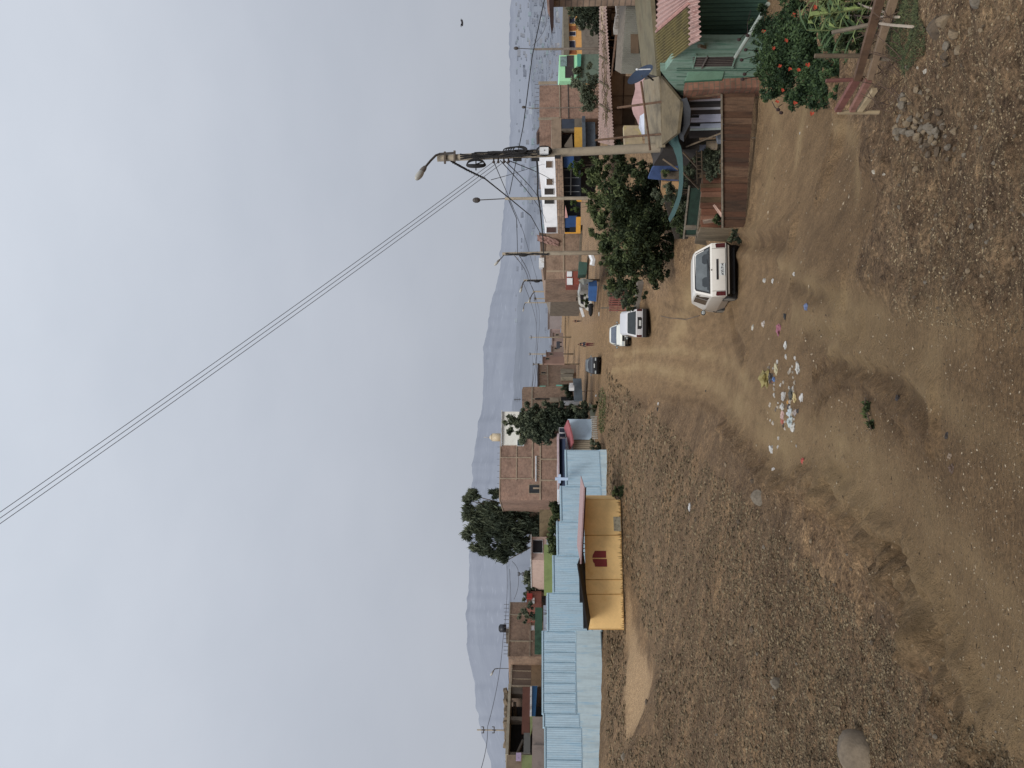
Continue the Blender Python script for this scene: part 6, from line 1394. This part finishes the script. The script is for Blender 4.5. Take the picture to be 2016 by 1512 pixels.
for x,y,r,lab in ((1503,978,17,'flat grey slab of rock lying left of the road beside pale debris'),(1445,1265,8,'broken grey stone alone in the middle of the left slope'),(1486,1240,8,'dark square stone above the centre of the left slope'),(1541,1345,13,'long tan stone lying at an angle on the left slope'),(1232,1492,10,'dark rounded rock standing on the crest at the far left'),(1514,1078,5,'small dark brick-like stone in the left slope rubble'),
    (1275,1385,7,'reddish lump on the crest line beside the pale path'),(1157,1258,5,'reddish stone at the foot of the blue wall plinth'),(1180,1420,6,'brown block against the blue wall at the left')):
    g = GP(x, y); stone(g, r*1.4/F_PX*g.y, x+y, lab, sink=.2)
for i,(x,y,r,lab) in enumerate(((1870,55,24,'largest brown rock in the row on the right bank'),(1905,68,15,'rounded pale rock touching the largest brown rock'),(1890,88,13,'squat rock below the rounded pale one'),(1880,110,12,'brown rock left of the squat rock on the right bank'),(1898,40,20,'dark angular rock nearest the right frame edge'),(1955,5,16,'tall rock cut by the right frame edge'),(1875,125,9,'small grey rock ending the row on the right bank'),(1905,100,12,'grey rock wedged at the bottom of the row on the right bank'))):
    g = GP(x+6, y); stone(g, r*1.25/F_PX*g.y, i*5+2, lab, group=None, sink=.2)
random.seed(77)
for i in range(64):
    t_ = random.random(); x = 1778+random.gauss(45,26); y = 255+random.gauss(0,32)+(x-1820)*.25; g = GP(x, y)
    stone((g.x,g.y,g.z+random.uniform(0,.03)), random.uniform(5,15)/F_PX*g.y, random.randrange(24), 'angular stone in the loose rubble heap on the right of the slope', 'rubble heap stones on the right slope', sink=.1)
for i in range(150):
    while True:
        x = 2016-abs(random.gauss(0,1))*260; y = random.uniform(0,1510)
        if x < 1250: continue
        left = x > 1250 and y > 780+(x-1300)*.75; right = x > 1730 and y < 620
        if left or right: break
    g = GP(x, y); stone(g, random.uniform(3,8.5)/F_PX*g.y, random.randrange(24), 'small stone lying loose on the rough dirt slope', 'loose stones on the dirt slope', sink=.15)
def chips(name, label, cat, n, region, smin, smax, cols, seed, flat=.5, dens_pow=1.0, elong=1.0):
    """one mass of crumbs and pebbles"""
    rs = np.random.default_rng(seed); X = []; Y = []
    while len(X) < n:
        xs = 1160+(2030-1160)*rs.random(4000)**dens_pow; ys = rs.uniform(-40, 1550, 4000); k = region(xs, ys)
        X += list(xs[k]); Y += list(ys[k])
    X = np.array(X[:n]); Y = np.array(Y[:n]); G = GPs(X, Y)
    cl_ = np.array([noise.fractal((g[0]*.9, g[1]*.9, seed*3.7), .8, 2.2, 4) for g in G]); ok = (G[:,1] < 70) & (cl_+rs.normal(size=len(G))*.3 > -.35); G = G[ok]; n = len(G)
    s = rs.uniform(0,1,n)**4*(smax-smin)+smin; s = s/F_PX*G[:,1]
    base = np.array([(1,0,0),(-1,0,0),(0,1,0),(0,-1,0),(0,0,1),(.3,.4,-.6)],float); fc = np.array([(0,2,4),(2,1,4),(1,3,4),(3,0,4),(2,0,5),(1,2,5),(3,1,5),(0,3,5)])
    V = base[None]+rs.normal(size=(n,6,3))*.22; an = rs.uniform(0,6.28,n); el = 1+rs.random(n)*elong
    V[:,:,0] *= el[:,None]; V[:,:,2] *= flat*rs.uniform(.6,1.4,n)[:,None]
    c, si = np.cos(an)[:,None], np.sin(an)[:,None]; vx = V[:,:,0]*c-V[:,:,1]*si; vy = V[:,:,0]*si+V[:,:,1]*c; V[:,:,0] = vx; V[:,:,1] = vy
    V = V*s[:,None,None]+G[:,None,:]; V[:,:,2] += (s*.12)[:,None]
    me = bpy.data.meshes.new(name); me.vertices.add(6*n); me.vertices.foreach_set('co', V.ravel().astype(np.float32))
    Fa = (fc[None]+np.arange(n)[:,None,None]*6).reshape(-1,3); me.loops.add(Fa.size); me.loops.foreach_set('vertex_index', Fa.ravel().astype(np.int32))
    me.polygons.add(len(Fa)); me.polygons.foreach_set('loop_start', np.arange(0,Fa.size,3,dtype=np.int32)); me.update(calc_edges=True)
    at = me.attributes.new('shade','FLOAT','POINT'); at.data.foreach_set('value', np.repeat(rs.random(n),6).astype(np.float32))
    m, nt, N, L, bs = nodes_of(name+'_mix'); a = N.new('ShaderNodeAttribute'); a.attribute_name = 'shade'
    L.new(ramp(N, L, a.outputs['Fac'], [(i/(len(cols)-1), RGB(q)) for i, q in enumerate(cols)]), bs.inputs['Base Color']); bs.inputs['Roughness'].default_value = .95; bs.inputs['Specular IOR Level'].default_value = .1
    me.materials.append(m); o = bpy.data.objects.new(name, me); COL.objects.link(o); tag(o, label, cat, kind='stuff')
lft = lambda x, y: (x > 1195) & (y > 770+(x-1240)*.92) & ~((x > 1232) & (x < 1290) & (y > 1130) & (y < 1450) & (x-1232 < (y-1100)*.28))
rgt = lambda x, y: ((x > 1725+(y-200)*.12) & (y < 660-(2016-x)*.1))
road = lambda x, y: (x > 1240) & ~lft(x, y) & ~rgt(x, y) & (x > 1490-(y-450)*.0) 
earth = [(66,56,44),(88,76,60),(102,89,70),(114,100,79),(136,121,97)]
chips('dirt_clods', 'countless small clods and crumbs covering the rough dirt slopes', 'dirt clods', 90000, lft, .6, 4.2, earth, 1, .5, .9, .8)
chips('dirt_crumbs', 'crumbly loose soil on the rough bank at the right', 'soil crumbs', 26000, rgt, .5, 3.4, [tuple(int(v*1.16) for v in e) for e in earth], 2, .42, .8, .9)
chips('road_gravel', 'fine pale gravel strewn over the packed dirt road', 'gravel', 9000, road, .4, 2.7, [(72,60,48),(104,88,70),(128,110,88),(150,134,110),(186,170,146)], 3, .4, .5, 1.6)
def straw(name, label, n, region, cols, seed, ln, up=.25, dens=.9):
    rs = np.random.default_rng(seed); X = []; Y = []
    while len(X) < n:
        xs = 1180+(2030-1180)*rs.random(4000)**dens; ys = rs.uniform(-40,1550,4000); k = region(xs, ys); X += list(xs[k]); Y += list(ys[k])
    G = GPs(X[:n], Y[:n]); n = len(G); L_ = rs.uniform(.4,1,n)*ln/F_PX*G[:,1]; a = rs.uniform(0,6.28,n)
    d = np.stack([np.cos(a), np.sin(a), rs.uniform(-.05,up,n)],-1)*L_[:,None]; w = np.stack([-np.sin(a), np.cos(a), rs.normal(size=n)*.5],-1)*(.45/F_PX*G[:,1])[:,None]
    G[:,2] += .01; mid = G+d*.5; mid[:,2] += L_*.12
    V = np.stack([G-w, G+w, mid+w, mid-w, G+d], 1).reshape(-1,3); b = np.arange(n)[:,None]*5
    me = bpy.data.meshes.new(name); me.vertices.add(5*n); me.vertices.foreach_set('co', V.ravel().astype(np.float32))
    lp = np.concatenate([b+np.array([0,1,2,3]), b+np.array([3,2,4])], 1).ravel(); me.loops.add(len(lp)); me.loops.foreach_set('vertex_index', lp.astype(np.int32))
    st = (np.arange(n)[:,None]*7+np.array([0,4])).ravel(); me.polygons.add(2*n); me.polygons.foreach_set('loop_start', st.astype(np.int32)); me.update(calc_edges=True)
    at = me.attributes.new('shade','FLOAT','POINT'); at.data.foreach_set('value', np.repeat(rs.random(n),5).astype(np.float32))
    me.materials.append(MLeaf(name+'_blades', *cols)); o = bpy.data.objects.new(name, me); COL.objects.link(o); tag(o, label, 'grass', kind='stuff')
straw('dry_weeds', 'dry flattened weeds and straw scattered over the left slope', 7000, lft, ((66,56,42),(96,82,62),(130,114,88)), 4, 7)
straw('green_grass', 'short dark green grass on the right bank below the rails', 9000, lambda x,y: ((x-1806)**2/46**2+(y-52)**2/95**2 < 1), ((40,46,30),(70,78,50),(100,104,68)), 5, 9, .8, 1)
straw('verge_grass', 'thin green weeds on the verge before the picket fence', 900, lambda x,y: ((x-1186)**2/9**2+(y-808)**2/45**2 < 1), ((46,54,34),(76,88,52),(110,116,72)), 6, 5, .9, 1)

# ------------------------------------------------------------------ litter
def rag(x, y, w, h, c, label, name='litter', cat='litter', seed=0, lift=.3):
    """a crumpled thin sheet lying on the ground; w across, h along the line of sight, in photo pixels"""
    rs = np.random.default_rng(seed+int(x*7+y)); g = GP(x, y); sx = w/F_PX*g.y/2*.9; c = tuple(int(q*.76+16) for q in c)
    gy = abs(GP(x-h/2, y).y-GP(x+h/2, y).y)/2; sy = max(min(gy*.55, sx*.8), sx*.22); mb = MB(); hz_ = min(sx*.55, .1)*(.35+lift)+.006
    z0 = float(hreal(g.x, g.y)); off = Vector((rs.uniform(0,50), rs.uniform(0,50), rs.uniform(0,50))); ps = rs.uniform(-.5,.5)
    mb.ell((0,0,0), (1,1,1), 16, 9); vv = []
    for q in mb.v:
        q = Vector(q); k = .8+.5*noise.noise(q*1.4+off)+.4*noise.noise(q*3.7+off)+.2*abs(noise.noise(q*8+off)); q = q*k
        vv.append((g.x+q.x*sx+q.y*sy*ps, g.y+q.y*sy+q.x*sx*ps*.3, z0+hz_*.35+q.z*hz_))
    mb.v = vv
    m_ = M('litter_%d_%d_%d'%c, c, var=.3, scale=9, rough=.6)
    return solo(mb, name, m_, label, cat)
Wt=(222,220,214); 
L_items = [(1512,745,42,20,(164,148,84),'yellow-olive plastic bag lying at the top of the litter pile','plastic_bag','bag',.75),
 (1521,745,30,7,(60,50,46),'dark rags tucked under the yellow-olive bag','rag','rag',.3),(1526,747,12,6,(92,128,190),'bright blue wrapper right by the yellow-olive bag','wrapper','wrapper',.5),
 (1521,751,10,5,(206,140,124),'salmon wrapper between the olive bag and the blue wrapper','wrapper','wrapper',.4),(1530,727,26,5,(214,202,160),'cream paper strip just right of the olive bag','paper_scrap','paper',.3),
 (1545,779,24,9,(196,192,186),'pale grey cloth at the upper edge of the main litter heap','cloth_scrap','cloth',.4),(1542,801,16,10,Wt,'white crumpled paper left of the pale grey cloth','paper_scrap','paper',.6),
 (1543,818,18,9,(206,170,160),'pink and white wrapper in the middle of the heap','wrapper','wrapper',.5),(1542,829,14,10,(190,104,88),'reddish wrapper at the left end of the heap','wrapper','wrapper',.5),(1543,838,10,7,(62,50,54),'dark scrap beside the reddish wrapper','scrap','scrap',.3),
 (1560,776,34,6,(72,70,60),'long dark green strip lying across the heap','strip','strip',.2),(1567,784,22,6,(224,200,140),'cream-yellow paper at the near side of the heap','paper_scrap','paper',.4),(1558,812,22,9,(206,216,220),'bluish white plastic bag in the centre of the heap','plastic_bag','bag',.7),
 (1559,830,24,11,(198,212,212),'pale turquoise plastic bag low in the heap','plastic_bag','bag',.7),(1564,842,20,12,(226,224,216),'clean white plastic bag at the left tip of the heap','plastic_bag','bag',.7),(1567,812,16,8,(176,164,158),'grey-pink scrap near the bluish bag','scrap','scrap',.4),
 (1572,809,12,6,(52,48,48),'black scrap at the near edge of the heap','scrap','scrap',.3),(1553,793,12,7,(214,150,72),'orange scrap inside the heap','scrap','scrap',.4),(1554,800,14,8,(70,64,60),'charcoal lump inside the heap','scrap','scrap',.4),
 (1580,783,20,6,(224,222,216),'long white paper a little below the heap','paper_scrap','paper',.3),(1574,726,26,7,Wt,'separate white tissue to the right below the olive bag','paper_scrap','paper',.4),(1548,681,20,5,Wt,'narrow white strip well right of the olive bag','paper_scrap','paper',.2),
 (1548,702,12,5,Wt,'small white square between the strip and the bag','paper_scrap','paper',.3),(1505,638,15,10,(218,206,196),'round pinkish white piece near the white hatchback','plastic_piece','plastic',.6),(1483,646,14,5,(214,210,196),'small pale stick-like piece right of the road centre','paper_scrap','paper',.3),
 (1535,650,30,5,(166,96,112),'row of magenta scraps near the road centre','wrapper','wrapper',.3),(1547,623,16,5,(34,32,32),'black plastic piece right of the magenta scraps','plastic_piece','plastic',.4),(1597,604,18,5,(110,128,172),'pale blue wrapper alone on the right part of the road','wrapper','wrapper',.4),
 (1507,552,11,7,Wt,'folded white paper just below the near hatchback','paper_scrap','paper',.9),(1522,554,12,4,Wt,'white paper next to the folded one below the hatchback','paper_scrap','paper',.4),(1521,885,20,6,(226,226,222),'oval white piece left of the litter heap at the rut','paper_scrap','paper',.5),
 (1532,880,8,4,(200,196,186),'tiny pale piece beside the oval white one','paper_scrap','paper',.4),(1588,907,16,6,(206,84,72),'bright red wrapper in the rut left of the heap','wrapper','wrapper',.4),(1529,924,10,5,(228,226,222),'small white cup-like piece at the slope edge','cup','cup',.8),
 (1534,988,14,5,(228,222,216),'white and pink paper beside the flat slab of rock','paper_scrap','paper',.5),(1360,999,19,7,(232,230,226),'white bag shining alone on the left slope','plastic_bag','bag',.6),
 (1775,784,17,5,(38,30,28),'black shard below the green branch on the road','shard','shard',.3),(1867,858,16,4,(46,36,32),'dark sliver in the lower middle of the road','shard','shard',.3),(1874,898,14,5,(150,128,104),'brown chip on the lower road','chip','chip',.4),(1878,922,22,5,(98,74,58),'dark brown clod on the lower road','clod','clod',.4),
 (1570,540,10,5,(226,224,218),'white flake far right of the hatchback','flake','scrap',.5),(1552,475,9,7,(228,226,220),'white flake beneath the plank fence corner','flake','scrap',.5),(1748,338,10,7,(210,200,182),'pale flake on the right side track','flake','scrap',.5),(1756,343,6,5,(210,200,182),'smaller pale flake beside it on the right side track','flake','scrap',.5),
 (1466,210,12,6,(200,194,184),'pale flake near the plank fence foot','flake','scrap',.4),(1575,262,5,12,(206,202,196),'thin white stick on the right side road','stick','stick',.2),(1298,795,8,6,(220,218,212),'white scrap by the rut on the left of the road','flake','scrap',.5),(1298,806,9,6,(36,34,34),'black scrap by the rut on the left of the road','flake','scrap',.5),
 (1843,140,10,6,(214,206,192),'bright pale flake on the right bank','flake','scrap',.5),(1837,133,7,7,(190,178,160),'small tan flake on the right bank','flake','scrap',.5),(1776,228,9,7,(206,192,170),'cream chip at the top of the rubble heap','chip','chip',.6),(1174,779,6,4,(226,226,224),'white bottle-like scrap by the crest at the left','scrap','scrap',.8),
 (1180,618,9,3,(220,220,216),'white flat scrap right of the walkers by the crest','scrap','scrap',.4),(1390,770,6,4,(60,50,42),'dark crumb at the road rut bend','scrap','scrap',.4)]
for i,(x,y,w,h,c,lab,nm,cat,lf) in enumerate(L_items): rag(x, y, w, h, c, lab, nm, cat, i, lf)
random.seed(91)
for i in range(44):
    x = random.choice((1518,1530,1545,1558,1565))+random.gauss(0,5); y = random.gauss(795,38) if i < 26 else random.gauss(740,60)
    rag(x, y, random.uniform(4,11), 4, random.choice([(214,210,202),(200,196,186),(176,164,146),(120,106,92),(206,196,180)]), 'small dirty scrap strewn through the litter pile on the road', 'scrap', 'scrap', i, .4)['group'] = 'small scraps strewn through the litter pile'
gb = [GP(x,y)+Vector((0,0,.03)) for x,y in ((1716,782),(1718,800),(1720,820),(1724,845))]
t = thing('green_branch', 'leafy green branch dropped on the road', 'branch', gb[0]); mb = MB(); mb.tube(gb, .006, 5); mb.build('twig', bark, t)
leaves('leaves', [(gb[i].lerp(gb[i+1],.5), (.05,.045,.025)) for i in range(3)], 160, .016, leaf_green, t, 1.8, 0, .3, 3)
# curved black hose on the road
mb = MB(); mb.tube([GP(x,y)+Vector((0,0,.02)) for x,y in ((1302,622),(1318,626),(1335,627),(1350,629),(1366,625),(1378,621))], .022, 6); solo(mb, 'hose', M('grey_brown_hose', (104,88,72)), 'thin curved hose lying on the dirt right of the road centre', 'hose')
mb = MB(); mb.tube([GP(1222,955)+Vector((0,0,.03)), GP(1232,905)+Vector((0,0,.03)), GP(1240,868)+Vector((0,0,.02))], .02, 5); solo(mb, 'long_stick', M('dull_stick', (128,112,90)), 'long pale stick lying on the slope right of the yellow shed', 'stick')

# ------------------------------------------------------------------ sky, sun, camera
w = bpy.data.worlds.new('World'); sc.world = w; w.use_nodes = True
nt = w.node_tree; N, L = nt.nodes, nt.links; bg = N['Background']
SUN_EL, SUN_AZ = math.radians(44), math.radians(200)
sky = N.new('ShaderNodeTexSky'); sky.sky_type = 'NISHITA'; sky.sun_disc = False; sky.sun_elevation = SUN_EL; sky.sun_rotation = SUN_AZ
tc = N.new('ShaderNodeTexCoord'); sx = N.new('ShaderNodeSeparateXYZ'); L.new(tc.outputs['Generated'], sx.inputs[0])
cl = ramp(N, L, sx.outputs[2], [(0, RGB((171,175,184))), (.1, RGB((175,180,190))), (.3, RGB((187,193,204))), (.6, RGB((207,214,225))), (1, RGB((226,230,239)))])
mp = N.new('ShaderNodeMapping'); mp.inputs['Scale'].default_value = (1.3,1.3,2.6); L.new(tc.outputs['Generated'], mp.inputs[0])
nn = noi(N, L, mp.outputs[0], 2.2, 6, .55)
cl = mix(N, L, 1.0, cl, ramp(N, L, nn, [(.32, (.955,.96,.965,1)), (.68, (1.045,1.04,1.035,1))]), 'MULTIPLY')
mul = N.new('ShaderNodeVectorMath'); mul.operation = 'SCALE'; mul.inputs['Scale'].default_value = 10.0*1.03; L.new(cl, mul.inputs[0])
cm = mix(N, L, .985, sky.outputs[0], mul.outputs[0]); L.new(cm, bg.inputs[0]); bg.inputs[1].default_value = .1
sl = bpy.data.lights.new('sun', 'SUN'); sl.energy = 2.3; sl.angle = math.radians(22); sl.color = (1, .97, .92)
so = bpy.data.objects.new('sun', sl); COL.objects.link(so)
d = Vector((math.sin(SUN_AZ)*math.cos(SUN_EL), math.cos(SUN_AZ)*math.cos(SUN_EL), math.sin(SUN_EL))); so.rotation_euler = d.to_track_quat('Z','Y').to_euler()
cam = bpy.data.cameras.new('camera'); cam.sensor_width = 36; cam.lens = F_PX/2016*36; cam.clip_end = 6000; cam.clip_start = .05
co = bpy.data.objects.new('camera', cam); COL.objects.link(co)
Z_ = -Vector((0, cp, sp)); Y_ = Vector((1,0,0)); X_ = Y_.cross(Z_)
co.matrix_world = Matrix((X_, Y_, Z_)).transposed().to_4x4(); sc.camera = co
sc.view_settings.view_transform = 'Standard'; sc.view_settings.look = 'None'; sc.view_settings.exposure = 0; sc.view_settings.gamma = 1
for o in bpy.data.objects:
    if '_w' in o: del o['_w']
